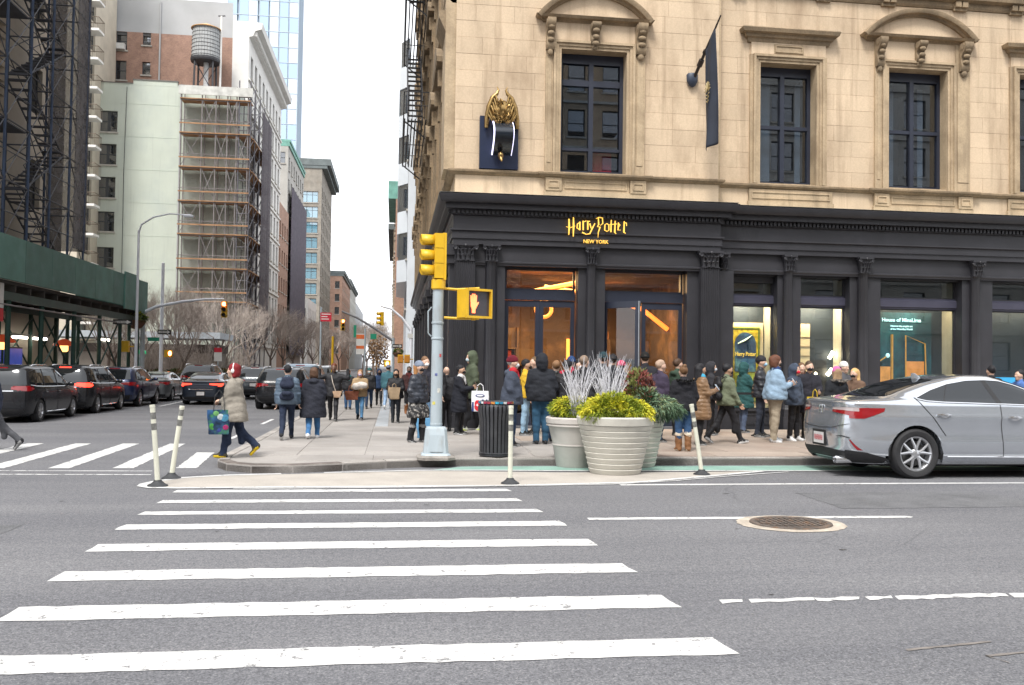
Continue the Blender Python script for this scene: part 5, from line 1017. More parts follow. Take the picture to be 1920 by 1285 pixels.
# ------------------------------------------------------------------ vehicles
def catmull(rows, sub):
    rows = np.array(rows, float); out = []
    n = len(rows)
    for i in range(n-1):
        p0, p1, p2, p3 = rows[max(i-1,0)], rows[i], rows[i+1], rows[min(i+2,n-1)]
        for k in range(sub):
            t = k/sub; q = .5*((2*p1)+(-p0+p2)*t+(2*p0-5*p1+4*p2-p3)*t*t+(-p0+3*p1-3*p2+p3)*t**3)
            q[0] = p1[0]+(p2[0]-p1[0])*t; out.append(q)
    out.append(rows[-1]); return np.array(out)
class Car:
    """body described by levels (z, rear x, front x, half width); plan outline of each level is a superellipse"""
    def __init__(s, levels, axles, rw, n=6.0, track=.8, sub=3):
        s.lv = catmull(levels, sub); s.ax = axles; s.rw = rw; s.n = n; s.ra = rw*1.13; s.track = track
    def at(s, z):
        lv = s.lv; i = int(np.clip(np.searchsorted(lv[:,0], z)-1, 0, len(lv)-2)); t = (z-lv[i,0])/max(1e-6, lv[i+1,0]-lv[i,0]); t = min(max(t,0),1); r = lv[i]*(1-t)+lv[i+1]*t; return r[1], r[2], r[3]
    def W(s, x, z):
        a, b, w = s.at(z); u = min(.999, abs((x-(a+b)/2)/((b-a)/2))); return w*(1-u**s.n)**(1/s.n)
    def RX(s, y, z, front=False):
        a, b, w = s.at(z); v = min(.9995, abs(y/w)); h = (b-a)/2*(1-v**s.n)**(1/s.n); return (a+b)/2+(h if front else -h)
    def body(s):
        us = [1]; n = s.n; vs_ = np.linspace(0,.93,9); q = [(-(1-v**n)**(1/n), v) for v in vs_]; uu = np.linspace(-.955,.955,96); q += [(u, (1-abs(u)**n)**(1/n)) for u in uu]; q += [((1-v**n)**(1/n), v) for v in vs_[::-1]]
        ring = q+[(u,-v) for u, v in q[-2:0:-1]]; m = len(ring); mb = MB(); rows = []
        for z, a, b, w in s.lv:
            r = []
            for u, v in ring:
                x = (a+b)/2+u*(b-a)/2; y = v*w; zz = z
                if abs(v) > .8:
                    for ax in s.ax:
                        d = abs(x-ax)
                        if d < s.ra: zz = max(zz, s.rw+math.sqrt(s.ra**2-d*d))
                r.append((x, y, zz))
            rows.append(r)
        mb.loft(rows); return mb
    def side(s, bot, top, nx=14, nz=5, off=.006, sgn=-1, th=.0):
        mb = MB(); B, T = np.array(bot,float), np.array(top,float)
        def ev(P, t): 
            k = t*(len(P)-1); i = min(int(k), len(P)-2); f = k-i; return P[i]*(1-f)+P[i+1]*f
        vs = []
        for i in range(nx+1):
            b, t_ = ev(B, i/nx), ev(T, i/nx)
            for j in range(nz+1): p = b+(t_-b)*j/nz; vs.append((p[0], sgn*(s.W(p[0],p[1])+off), p[1]))
        k = nz+1; mb.add(vs, [(i*k+j,(i+1)*k+j,(i+1)*k+j+1,i*k+j+1) for i in range(nx) for j in range(nz)]); return mb
    def end(s, quad, nx=14, nz=5, off=.006, front=False):
        """quad = bottom and top point lists in (y,z) on the rear or front"""
        mb = MB(); B, T = [np.array(q,float) for q in quad]; sg = 1 if front else -1
        def ev(P, t):
            k = t*(len(P)-1); i = min(int(k), len(P)-2); f = k-i; return P[i]*(1-f)+P[i+1]*f
        vs = []
        for i in range(nx+1):
            b, t_ = ev(B, i/nx), ev(T, i/nx)
            for j in range(nz+1): p = b+(t_-b)*j/nz; vs.append((s.RX(p[0],p[1],front)+sg*off, p[0], p[1]+off*.5))
        k = nz+1; mb.add(vs, [(i*k+j,(i+1)*k+j,(i+1)*k+j+1,i*k+j+1) for i in range(nx) for j in range(nz)]); return mb
    def seam(s, pts, w=.005, sgn=-1, off=.003):
        mb = MB(); P = np.array(pts,float); Q = []
        for i in range(len(P)-1):
            for k in range(8): Q.append(P[i]+(P[i+1]-P[i])*k/8)
        Q.append(P[-1]); mb.tube([(q[0], sgn*(s.W(q[0],q[1])+off), q[1]) for q in Q], w, 4); return mb
SEDAN = Car([(.19,-2.24,2.05,.78),(.24,-2.31,2.14,.84),(.34,-2.355,2.22,.878),(.48,-2.37,2.25,.893),(.56,-2.38,2.25,.889),(.66,-2.38,2.23,.888),(.75,-2.37,2.18,.893),(.81,-2.36,2.1,.901),(.84,-2.355,2.04,.9),(.88,-2.35,1.94,.887),(.93,-2.34,1.62,.872),(.985,-2.345,1.15,.855),(1.025,-2.33,.98,.835),(1.05,-2.18,.92,.81),(1.075,-1.92,.86,.785),(1.12,-1.70,.75,.755),(1.2,-1.46,.55,.71),(1.28,-1.19,.31,.665),(1.345,-.9,.08,.62),(1.385,-.66,-.06,.56),(1.405,-.45,-.16,.45),(1.412,-.34,-.26,.2)], (-1.40,1.27), .338)
VAN = Car([(.2,-2.35,2.3,.86),(.28,-2.46,2.42,.95),(.42,-2.52,2.5,.985),(.6,-2.54,2.52,.998),(.8,-2.53,2.46,.997),(.95,-2.51,2.26,.99),(1.04,-2.48,1.9,.98),(1.1,-2.46,1.62,.965),(1.18,-2.43,1.42,.945),(1.3,-2.39,1.18,.91),(1.45,-2.33,.88,.865),(1.58,-2.26,.6,.82),(1.67,-2.18,.36,.77),(1.73,-2.02,.05,.68),(1.765,-1.7,-.3,.5),(1.775,-1.2,-.8,.25)], (-1.55,1.5), .35, 7.0)
SUVC = Car([(.24,-2.1,2.05,.78),(.32,-2.24,2.2,.88),(.48,-2.32,2.29,.93),(.68,-2.34,2.3,.945),(.88,-2.33,2.24,.945),(1.0,-2.31,1.98,.935),(1.07,-2.29,1.5,.92),(1.12,-2.26,1.22,.905),(1.22,-2.18,1.0,.87),(1.36,-2.04,.72,.82),(1.5,-1.88,.42,.765),(1.6,-1.72,.16,.71),(1.65,-1.5,-.1,.63),(1.675,-1.2,-.35,.45),(1.68,-.9,-.6,.2)], (-1.36,1.34), .36, 6.5)
M_TYRE = mat('tyre_rubber',(.022,.022,.024),.8,.15,20,bump=.2,bscale=60); M_RIM = mat('alloy_rim',(.55,.56,.58),.28,.05,4,metal=.85); M_BLK = mat('black_trim',(.014,.014,.016),.65,.1,5); M_WELL = mat('wheel_well',(.008,.008,.009),.9,0); M_CHR = mat('chrome_trim',(.75,.76,.78),.15,.03,4,metal=.95)
M_TAIL = mat('tail_red',(.20,.004,.008),.12,.1,6,coat=1,emit=(1,.02,.02),estr=.02); M_TAILON = mat('tail_lit',(.7,.02,.02),.2,0,emit=(1,.06,.03),estr=1.3); M_CLEAR = mat('lamp_clear',(.35,.30,.30),.1,.1,6,coat=1); M_PLATE = mat('plate_white',(.62,.6,.6),.5,.1,9)
G_CAR = glass('car_glass', refl=.06, dens=1.0, inner=(.012,.014,.016)); G_CAR2 = glass('car_glass_clear', refl=.2, dens=.45, inner=(.02,.025,.03), tint=(.6,.65,.65))
def paint(name, c, metal=.4, rough=.28): return mat(name, c, rough, .04, 3, metal=metal, coat=.9)
WH = {}
def wheel_meshes(rw, spokes=5, width=.21):
    k = (rw, spokes)
    if k in WH: return WH[k]
    ri = rw*.69; ty = MB().lathe([(ri,-width/2),(ri*1.04,-width/2-.008),(rw*.9,-width/2-.012),(rw*.975,-width/2+.01),(rw,-width/2+.04),(rw,width/2-.04),(rw*.975,width/2-.01),(rw*.9,width/2+.012),(ri*1.04,width/2+.008),(ri,width/2)], 44, cap=False)
    X = Matrix.Rotation(math.pi/2, 4, 'X'); ty.xform(X)
    for j in range(3): pass
    rim = MB().lathe([(ri+.002,-.1),(ri-.015,-.098),(ri-.03,-.08),(ri-.035,.06),(ri+.0,.1)], 40, cap=False)
    for i in range(spokes):
        a = 2*math.pi*i/spokes+math.pi/2
        for s_ in (-1, 1):
            a1 = a+s_*.05; a2 = a+s_*math.pi/spokes*.52
            p = [(.05*math.cos(a1), .05*math.sin(a1), -.085), (ri*.45*math.cos(a+s_*.17), ri*.45*math.sin(a+s_*.17), -.088), (ri*.97*math.cos(a2), ri*.97*math.sin(a2), -.09)]
            rim.tube(p, [.026,.02,.017], 6, flat=.8)
    rim.lathe([(0,-.105),(.05,-.1),(.065,-.085),(.065,-.04),(0,-.04)], 16); rim.xform(X)   # outer side faces +y after the turn... see flip
    disc = MB().lathe([(0,-.02),(ri*.72,-.02),(ri*.72,0),(0,0)], 28); disc.xform(X); well = MB().lathe([(0,.03),(ri*.98,.03),(ri*.98,.04),(0,.04)], 28); well.xform(X)
    WH[k] = (ty.mesh('tyre', M_TYRE, 40), rim.mesh('rim', M_RIM, 40), disc.mesh('brake_disc', mat('brake_disc',(.12,.12,.12),.4,.1,4,metal=.7)), well.mesh('hub_back', M_WELL)); return WH[k]
def wheel(t, x, y, rw, right, spokes=5):
    ty, rim, disc, well = wheel_meshes(rw, spokes); w = link('wheel', ty, t, (x, y, rw), (0, 0, 0 if not right else math.pi))
    # meshes are turned so that their outer face looks to +y; the right side of the car is turned round
    link('rim', rim, w); link('brake_disc', disc, w); link('hub_back', well, w)
def make_car(name, label, C, pm, loc, rz, scale, kind, lit=False, plate='', group=None, hero=False):
    t = thing(name, label, 'car', loc, rz, group); t.scale = scale
    obj('body', C.body(), pm, t, smooth=32)
    z0 = C.lv[0,0]; un = MB(); un.box(-1.9*abs(C.lv[3,1])/2.4, -.7, z0-.03, 1.95, .7, z0+.14); obj('underbody', un, M_WELL, t)
    for ax in C.ax:
        for s_ in (-1, 1):
            y = s_*(C.W(ax, .6)-.12); wheel(t, ax, y, C.rw, s_ < 0)
            a = MB(); n = 18; ring = [(ax+C.ra*1.0*math.cos(R(-12)+R(204)*i/n), C.rw+C.ra*math.sin(R(-12)+R(204)*i/n)) for i in range(n+1)]
            yo = s_*(C.W(ax,.65)-.004); yi = s_*(C.W(ax,.6)-.34)
            a.add([(x,yo,z) for x,z in ring]+[(x,yi,z) for x,z in ring], [(i,i+1,n+2+i,n+1+i) for i in range(n)]); a.add([(x,yi,z) for x,z in ring], [tuple(range(n+1))]); obj('wheel_arch', a, M_WELL, t)
    for s_ in (-1, 1):
        if kind == 'sedan':
            wins = [([(-1.36,1.075),(-1.22,1.045),(-.98,1.03)],[(-1.36,1.085),(-1.12,1.19),(-.86,1.272)]), ([(-.965,1.03),(-.5,1.02),(-.19,1.012)],[(-.84,1.277),(-.55,1.325),(-.32,1.335)]), ([(-.11,1.012),(.3,1.0),(.86,.995)],[(-.25,1.336),(-.05,1.325),(.16,1.275),(.5,1.15),(.8,1.02)])]
        elif kind == 'van':
            wins = [([(-2.22,1.16),(-1.9,1.12),(-1.28,1.1)],[(-2.12,1.56),(-1.7,1.63),(-1.22,1.645)]), ([(-1.18,1.1),(-.6,1.09),(-.12,1.085)],[(-1.12,1.648),(-.6,1.655),(-.14,1.65)]), ([(-.02,1.085),(.5,1.08),(1.2,1.08)],[(-.05,1.648),(.25,1.6),(.6,1.45),(.95,1.25)])]
        else:
            wins = [([(-1.85,1.2),(-1.6,1.13),(-1.2,1.1)],[(-1.72,1.4),(-1.45,1.52),(-1.16,1.57)]), ([(-1.1,1.1),(-.6,1.085),(-.16,1.075)],[(-1.06,1.58),(-.6,1.6),(-.22,1.595)]), ([(-.06,1.075),(.4,1.065),(1.02,1.06)],[(-.12,1.59),(.08,1.55),(.4,1.38),(.85,1.12)])]
        for bq, tq in wins: obj('side_window', C.side(bq, tq, sgn=s_), G_CAR if not hero else G_CAR, t)
        bx = [w[0] for w in wins]; tx = [w[1] for w in wins]
        obj('window_trim', C.seam([p for b_ in bx for p in b_], .009, s_, .008), M_CHR if kind != 'suv' else M_BLK, t)
        up = [p for b_ in tx for p in b_]; obj('window_trim', C.seam(up, .009 if hero else .006, s_, .008), M_CHR if hero else M_BLK, t)
        for j in range(2):   # door pillars
            (a, b) = (wins[j][0][-1], wins[j+1][0][0]); (c, d) = (wins[j][1][-1], wins[j+1][1][0]); obj('pillar', C.side([a,b],[c,d],2,5,.007,s_), M_BLK, t)
        dz = {'sedan': ((-.155,1.0),(-.17,.75),(-.12,.3)), 'van': ((-.07,1.08),(-.08,.7),(-.05,.32)), 'suv': ((-.11,1.07),(-.12,.7),(-.08,.34))}[kind]
        obj('door_seam', C.seam(dz, .005, s_), M_BLK, t)
        rear_d = {'sedan': ((-1.38,1.09),(-1.3,.98),(-1.1,.74),(-.98,.58)), 'van': ((-1.23,1.1),(-1.24,.6),(-1.15,.34)), 'suv': ((-1.15,1.1),(-1.14,.8),(-.98,.5))}[kind]; obj('door_seam', C.seam(rear_d, .005, s_), M_BLK, t)
        obj('sill_trim', C.seam(((-.95,.3),(.8,.29)), .016 if kind != 'sedan' else .01, s_, .006), M_CHR if kind != 'suv' else M_BLK, t)
        for hx, hz in {'sedan': ((-1.02,.86),(.02,.83)), 'van': ((-1.08,.92),(.06,.92)), 'suv': ((-.98,.95),(.02,.94))}[kind]:
            h = MB(); y = C.W(hx,hz); h.tube([(hx-.1,s_*(y+.012),hz),(hx-.05,s_*(y+.034),hz+.004),(hx+.05,s_*(y+.034),hz+.004),(hx+.1,s_*(y+.012),hz)], [.012,.016,.016,.012], 6); h.ell((hx+.02,s_*(y-.005),hz-.012),(.07,.02,.03),10,6); obj('door_handle', h, M_CHR if hero else pm, t, smooth=50)
        mx = {'sedan': .62, 'van': .98, 'suv': .74}[kind]; mz = {'sedan': 1.02, 'van': 1.12, 'suv': 1.12}[kind]; m_ = MB(); y = C.W(mx,mz); m_.ell((mx,s_*(y+.11),mz+.02),(.07,.11,.075),12,8); m_.tube([(mx,s_*(y-.02),mz-.02),(mx,s_*(y+.06),mz)], .025, 6); obj('wing_mirror', m_, pm, t, smooth=50)
        if kind == 'sedan': tl = C.side([(-2.28,.80),(-2.12,.80),(-1.86,.90)],[(-2.28,.935),(-2.1,.945),(-1.84,.945)],30,6,.008,s_); te = [(s_*.80,.81),(s_*.62,.85),(s_*.36,.875)],[(s_*.80,.937),(s_*.62,.935),(s_*.36,.93)]
        elif kind == 'van': tl = C.side([(-2.49,.98),(-2.3,.97),(-2.08,1.02)],[(-2.47,1.13),(-2.3,1.12),(-2.06,1.06)],10,4,.01,s_); te = [(s_*.93,.97),(s_*.6,1.0),(s_*.42,1.02)],[(s_*.93,1.13),(s_*.6,1.12),(s_*.42,1.1)]
        else: tl = C.side([(-2.28,.9),(-2.1,.92),(-1.95,.98)],[(-2.27,1.05),(-2.1,1.05),(-1.93,1.02)],10,4,.01,s_); te = [(s_*.88,.88),(s_*.6,.93),(s_*.4,.95)],[(s_*.88,1.05),(s_*.6,1.04),(s_*.4,1.01)]
        lm = M_TAILON if lit else M_TAIL; lamp = obj('tail_light', tl.join(C.end(te, 12, 4, .01)), lm, t, smooth=50)
        if hero:
            obj('lamp_clear_strip', C.end(([(s_*.8,.885),(s_*.6,.9),(s_*.36,.905)],[(s_*.8,.94),(s_*.6,.937),(s_*.36,.932)]),10,2,.014), M_CLEAR, lamp)
            obj('reflector', C.end(([(s_*.755,.37),(s_*.785,.37)],[(s_*.70,.505),(s_*.712,.51)]),2,10,.012), M_TAIL, t); obj('bumper_vent', C.end(([(s_*.50,.545),(s_*.62,.545),(s_*.70,.525)],[(s_*.50,.55),(s_*.62,.558),(s_*.712,.535)]),8,2,.01), M_BLK, t)
    rz_ = {'sedan': (1.1,1.33,.62,.5), 'van': (1.16,1.62,.82,.72), 'suv': (1.16,1.56,.74,.6)}[kind]
    obj('rear_window', C.end(([(-rz_[2],rz_[0]),(0,rz_[0]-.01),(rz_[2],rz_[0])],[(-rz_[3],rz_[1]),(0,rz_[1]+.01),(rz_[3],rz_[1])]), 16, 10, .008), G_CAR, t, smooth=60)
    fz = {'sedan': (1.06,1.34,.7,.52), 'van': (1.2,1.66,.84,.68), 'suv': (1.14,1.6,.78,.6)}[kind]; obj('windscreen', C.end(([(-fz[2],fz[0]),(0,fz[0]),(fz[2],fz[0])],[(-fz[3],fz[1]),(0,fz[1]+.01),(fz[3],fz[1])]), 16, 10, .008, True), G_CAR, t, smooth=60)
    # rear furniture
    zb = {'sedan': .34, 'van': .42, 'suv': .5}[kind]; obj('rear_bumper_trim', C.end(([(-.78,z0+.02),(0,z0+.02),(.78,z0+.02)],[(-.8,zb),(0,zb+.03),(.8,zb)]), 18, 4, .012), M_BLK, t)
    pz = {'sedan': .42, 'van': .72, 'suv': .68}[kind]; px_ = C.RX(0,pz)-.03
    pl = obj('number_plate', MB().box(px_,-.155,pz,px_+.012,.155,pz+.155), M_PLATE, t); obj('plate_holder', MB().box(px_+.006,-.2,pz-.03,px_+.04,.2,pz+.19), M_BLK, t)
    if hero:
        for s_ in (-1,1): obj('rear_bumper_trim', C.side([(-2.31,.2),(-2.1,.2),(-1.83,.2)],[(-2.31,.37),(-2.1,.35),(-1.8,.27)],16,4,.01,s_), M_BLK, t)
        tx = MB()
        for k in range(6):
            y = .11-k*.044; tx.box(px_-.003,y-.015,pz+.045,px_,y-.009,pz+.115); tx.box(px_-.003,y+.009,pz+.045,px_,y+.015,pz+.115); tx.box(px_-.003,y-.009,pz+.045 if k % 2 else pz+.108,px_,y+.009,pz+.052 if k % 2 else pz+.115); tx.box(px_-.003,y-.009,pz+.076,px_,y+.009,pz+.083)
        obj('plate_characters', tx, mat('plate_red',(.4,.03,.04),.5,0), pl)
        em = MB(); ez = .9; ex = C.RX(0,ez)-.012; em.tube([(ex,.05,ez-.055),(ex,.045,ez+.03),(ex,.02,ez+.055)], .008, 6); em.tube([(ex,-.05,ez-.055),(ex,-.045,ez+.03),(ex,-.02,ez+.055)], .008, 6); em.tube([(ex,-.02,ez-.02),(ex,.02,ez-.02)], .007, 6); em.tube([(ex,-.022,ez-.055),(ex,-.012,ez+.0)], .006, 6); em.tube([(ex,.022,ez-.055),(ex,.012,ez+.0)], .006, 6); obj('badge', em, M_CHR, t)
        fin = MB(); fin.loft([[(-.92+x*.1*s-z*.5,y*.025*s,1.345+z) for x,y in ((-.6,0),(0,.9),(1,0),(0,-.9))] for s,z in ((1,-.03),(.8,.03),(.35,.075))]); obj('antenna_fin', fin, pm, t, smooth=60)
        for y in (-.55,): obj('exhaust_tip', MB().tube([(-2.42,y,.235),(-2.15,y,.235)], .055, 14, cap=False).tube([(-2.37,y,.235),(-2.1,y,.235)], .044, 12), M_CHR, t, smooth=50)
        obj('boot_seam', C.end(([(-.7,.72),(-.4,.655),(0,.64),(.4,.655),(.7,.72)],[(-.7,.727),(-.4,.663),(0,.648),(.4,.663),(.7,.727)]),30,1,.004), M_BLK, t)
    else:
        if kind in ('van','suv'):
            for s_ in (-1,1): obj('roof_rail', MB().tube([(-1.7,s_*.66,1.69 if kind == 'van' else 1.6),(-1.5,s_*.66,1.76 if kind == 'van' else 1.67),(-.3,s_*.64,1.78 if kind == 'van' else 1.68),(-.1,s_*.63,1.73 if kind == 'van' else 1.64)], .02, 6), M_CHR, t, smooth=50)
            z_ = 1.68 if kind == 'van' else 1.6; obj('high_brake_light', MB().box(C.RX(0,z_)-.03,-.2,z_-.02,C.RX(0,z_)+.02,.2,z_+.02), M_TAILON if lit else M_TAIL, t)
        obj('rear_chrome_bar', C.end(([(-.5,pz+.24),(0,pz+.24),(.5,pz+.24)],[(-.5,pz+.262),(0,pz+.262),(.5,pz+.262)]),12,1,.012), M_CHR, t)
    hz = {'sedan': (.62,.74), 'van': (.82,.95), 'suv': (.84,.97)}[kind]
    for s_ in (-1,1): obj('headlight', C.end(([(s_*.84,hz[0]),(s_*.45,hz[0]+.03)],[(s_*.82,hz[1]),(s_*.45,hz[1]-.02)]),8,3,.01,True), M_CLEAR, t)
    obj('grille', C.end(([(-.4,.34),(.4,.34)],[(-.42,hz[1]-.06),(.42,hz[1]-.06)]),10,4,.01,True), M_BLK, t)
    return t
P_SILV = mat('silver_paint',(.50,.53,.575),.14,.03,3,metal=.72,coat=1)
make_car('silver_sedan', 'silver four-door saloon in the avenue at the right edge', SEDAN, P_SILV, (9.35,13.5,0), 0, (1.11,1.05,1.12), 'sedan', hero=True)
P_BLKP = mat('black_car_paint',(.014,.015,.018),.25,.05,3,metal=0,coat=.35,spec=.4); P_BLUE = paint('deep_blue_paint',(.015,.03,.09)); P_GREYP = paint('grey_car_paint',(.16,.17,.18)); P_NAVYP = paint('navy_car_paint',(.03,.04,.06)); P_SLATE = paint('slate_car_paint',(.10,.115,.13))
H90 = math.pi/2; SV = (.78,.83,.84)
make_car('black_minivan', 'black minivan parked foremost in the row at left edge', VAN, P_BLKP, (-9.98,26.15,0), H90, SV, 'van')
make_car('black_minivan', 'second black minivan in the row, with its brake lights on', VAN, P_BLKP, (-9.88,30.4,0), H90, SV, 'van', lit=True)
make_car('blue_hatchback', 'deep blue crossover between the second minivan and the grey car', SUVC, P_BLUE, (-9.85,34.9,0), H90, (.84,.88,.85), 'suv')
make_car('grey_saloon', 'grey saloon at the far end of the parked row', SEDAN, P_GREYP, (-9.85,39.9,0), H90, (.84,.88,.86), 'sedan')
make_car('navy_saloon', 'dark navy saloon waiting in the middle lane', SEDAN, P_NAVYP, (-7.25,37.2,0), H90, (.86,.9,.88), 'sedan', lit=True)
make_car('slate_crossover', 'slate grey crossover just ahead of the navy saloon', SUVC, P_SLATE, (-6.15,42.6,0), H90, (.86,.88,.88), 'suv')
make_car('black_crossover', 'black crossover beside the kerb next to the walking couple', SUVC, P_BLKP, (-3.95,34.0,0), H90, (.88,.95,.88), 'suv')
make_car('pale_blue_van', 'blue grey van with a bright roof behind the black crossover', VAN, paint('steel_blue_paint',(.14,.2,.26)), (-3.9,40.2,0), H90, (.86,.92,.92), 'van')
for k, (x, y, lb, C_, pn, kd) in enumerate(((-5.9,54,'distant dark car stopped in the middle of the street',SEDAN,P_NAVYP,'sedan'),(-3.95,49,'distant grey car by the kerb beyond the van',SUVC,P_GREYP,'suv'),(-9.7,48,'distant black car beside the planter wall',SUVC,P_BLKP,'suv'),(-5.2,68,'farthest visible car small between the trees',SUVC,P_SLATE,'suv'))):
    make_car('distant_car', lb, C_, pn, (x,y,0), H90, (.9,.93,.92), kd, lit=k in (0,1), group='cars far down the side street')
# ------------------------------------------------------------------ people: implicit surfaces polygonised with surface nets
def _cap(P, a, b, ra, rb, sx=1., sy=1.):
    a = np.array(a, float); b = np.array(b, float); s = np.array((1/sx, 1/sy, 1.)); q = (P-a)*s; d = (b-a)*s
    t = np.clip((q @ d)/max(1e-9, d @ d), 0, 1); return (np.linalg.norm(q-t[:,None]*d, axis=1)-(ra+(rb-ra)*t))*min(1, sx, sy)**.5
def _ell(P, c, r):
    q = (P-np.array(c, float))/np.array(r, float); k = np.linalg.norm(q, axis=1); return (k-1)*min(r)
def cap(a, b, ra, rb, m=0, k=.03, sx=1., sy=1.): return ('c', (a,b,ra,rb,sx,sy), m, k)
def ell(c, r, m=0, k=.03): return ('e', (c,r), m, k)
def cut(c, r): return ('x', (c,r), 0, 0)
def cutz(z, up=True, soft=0): return ('z', (z,up), 0, 0)
def surf(prims, vox, wr=0., ridge=0., seed=0):
    lo = np.full(3, 9.); hi = np.full(3, -9.)
    for t, p, m, k in prims:
        if t == 'c':
            for q, r in ((p[0],p[2]),(p[1],p[3])): lo = np.minimum(lo, np.array(q)-r*np.array((max(1,p[4]),max(1,p[5]),1))); hi = np.maximum(hi, np.array(q)+r*np.array((max(1,p[4]),max(1,p[5]),1)))
        elif t == 'e': lo = np.minimum(lo, np.array(p[0])-np.array(p[1])); hi = np.maximum(hi, np.array(p[0])+np.array(p[1]))
    lo -= vox*2.5+.02; hi += vox*2.5+.02; n = np.maximum(4, np.ceil((hi-lo)/vox).astype(int)); ax = [lo[i]+vox*np.arange(n[i]) for i in range(3)]
    G = np.stack(np.meshgrid(*ax, indexing='ij'), -1).reshape(-1,3); D = np.full(len(G), 9.); best = np.full(len(G), 9.); lab = np.zeros(len(G), np.int8)
    for t, p, m, k in prims:
        if t in 'ce':
            d = _cap(G, *p) if t == 'c' else _ell(G, *p); u = d < best; best[u] = d[u]; lab[u] = m
            if k > 0: h = np.clip(.5+.5*(D-d)/k, 0, 1); D = np.where(D > 5, d, D*(1-h)+d*h-k*h*(1-h))
            else: D = np.minimum(D, d)
    if wr: x, y, z = G.T; D = D+wr*(np.sin(13*x+9*z+seed)*np.sin(17*y-5*z+1.7*seed)+1.1*(.5-np.abs(np.sin(16*z+9*y*np.sin(3*z+seed)+7*x+seed)))+.7*(.5-np.abs(np.sin(27*z-13*y+9*x+2*seed))))
    if ridge: D = D-ridge*np.abs(np.sin(G[:,2]*math.pi/.085))**.6+ridge*.7
    for t, p, m, k in prims:
        if t == 'x': D = np.maximum(D, -_ell(G, *p))
        if t == 'z': D = np.maximum(D, (p[0]-G[:,2]) if p[1] else (G[:,2]-p[0]))
    V = D.reshape(n); L_ = lab.reshape(n); S = V < 0; c = [slice(0,-1), slice(1,None)]
    pos = np.zeros(tuple(n-1)+(3,)); cnt = np.zeros(tuple(n-1))
    for axi in range(3):
        o = [i for i in range(3) if i != axi]
        for d0 in (0,1):
            for d1 in (0,1):
                ia = [None]*3; ib = [None]*3; ia[axi] = c[0]; ib[axi] = c[1]; ia[o[0]] = ib[o[0]] = c[d0]; ia[o[1]] = ib[o[1]] = c[d1]
                va, vb = V[tuple(ia)], V[tuple(ib)]; cr = (va < 0) != (vb < 0); tt = np.where(cr, va/np.where(cr, va-vb, 1), 0); pos[...,axi] += np.where(cr, tt, 0); pos[...,o[0]] += np.where(cr, d0, 0); pos[...,o[1]] += np.where(cr, d1, 0); cnt += cr
    act = cnt > 0; idx = -np.ones(act.shape, int); idx[act] = np.arange(act.sum()); ii = np.argwhere(act)
    vs = lo+vox*(ii+pos[act]/cnt[act][:,None]); vl = L_[:-1,:-1,:-1][act]; quads = []
    for axi in range(3):
        o = [(axi+1) % 3, (axi+2) % 3]; ia = [slice(1,-1)]*3; ib = [slice(1,-1)]*3; ia[axi] = slice(0,-1); ib[axi] = slice(1,None)
        sa, sb = S[tuple(ia)], S[tuple(ib)]
        e = np.argwhere(sa != sb)
        if not len(e): continue
        fl = sa[tuple(e.T)]; base = e.copy(); 
        for q in o: base[:,q] += 1
        def cell(d0, d1): b = base.copy(); b[:,o[0]] -= d0; b[:,o[1]] -= d1; return idx[tuple(b.T)]
        q = np.stack([cell(1,1), cell(0,1), cell(0,0), cell(1,0)], 1); q[~fl] = q[~fl][:,::-1]; quads.append(q)
    q = np.concatenate(quads) if quads else np.zeros((0,4), int); q = q[(q >= 0).all(1)]
    return vs, q, vl
def surf_mb(prims, vox, **k):
    vs, q, vl = surf(prims, vox, **k); mb = MB(); mb.v = [tuple(p) for p in vs.tolist()]; mb.f = [tuple(f) for f in q.tolist()]; mb.m = [int(vl[f[0]]) for f in q.tolist()]; return mb
def hand_mb(w, d, side, curl=.6, mi=0):
    """palm and five fingers; w wrist point, d pointing direction, side +1 left hand"""
    d = Vector(d).normalized(); f = Vector((1,0,0)); 
    if abs(d.x) > .8: f = Vector((0,0,1))
    n = (f-d*f.dot(d)).normalized(); l = d.cross(n)*side; w = Vector(w); mb = MB()   # l: thumb-ward spread axis lies along n
    mb.loft([[w+d*t+n*a*hw+l*b*ht for a, b in ((-1,-.7),(0,-1),(1,-.7),(1,.7),(0,1),(-1,.7))] for t, hw, ht in ((-.02,.024,.02),(.02,.032,.016),(.06,.041,.015),(.095,.04,.013))], mi)
    for i, (u, ln) in enumerate(((.032,.072),(.011,.082),(-.011,.076),(-.031,.058))):
        p0 = w+d*.088+n*u; p1 = p0+(d*math.cos(curl*.6)+l*-math.sin(curl*.6))*ln*.45; p2 = p1+(d*math.cos(curl*1.6)+l*-math.sin(curl*1.6))*ln*.33; p3 = p2+(d*math.cos(curl*2.4)+l*-math.sin(curl*2.4))*ln*.25
        mb.tube([p0,p1,p2,p3], [.0095,.009,.008,.006], 5, mi)
    p0 = w+d*.03+n*.034; p1 = p0+(d*.7+n*.7-l*.2)*.036; p2 = p1+(d*.95+n*.1-l*.3)*.03; mb.tube([p0,p1,p2], [.012,.0105,.007], 5, mi); return mb
SKIN = {'l': mat('skin_light',(.55,.36,.27),.55,.08,9), 'm': mat('skin_medium',(.40,.24,.16),.55,.08,9), 'd': mat('skin_deep',(.14,.075,.05),.5,.08,9)}
EYE_W = mat('eye_white',(.7,.68,.66),.3,0); EYE_D = mat('eye_dark',(.03,.02,.015),.2,0); LIP = mat('lips',(.42,.17,.14),.5,.05,9)
CL = {}
def cloth(c, rough=.85, gl=0):
    k = (c, gl)
    if k not in CL: CL[k] = mat('cloth_%02x%02x%02x%s' % (*[int(x*255) for x in c], 'g' if gl else ''), c, .45 if gl else rough, .22, 5, bump=.5, bscale=22, spec=.5 if gl else .25)
    return CL[k]
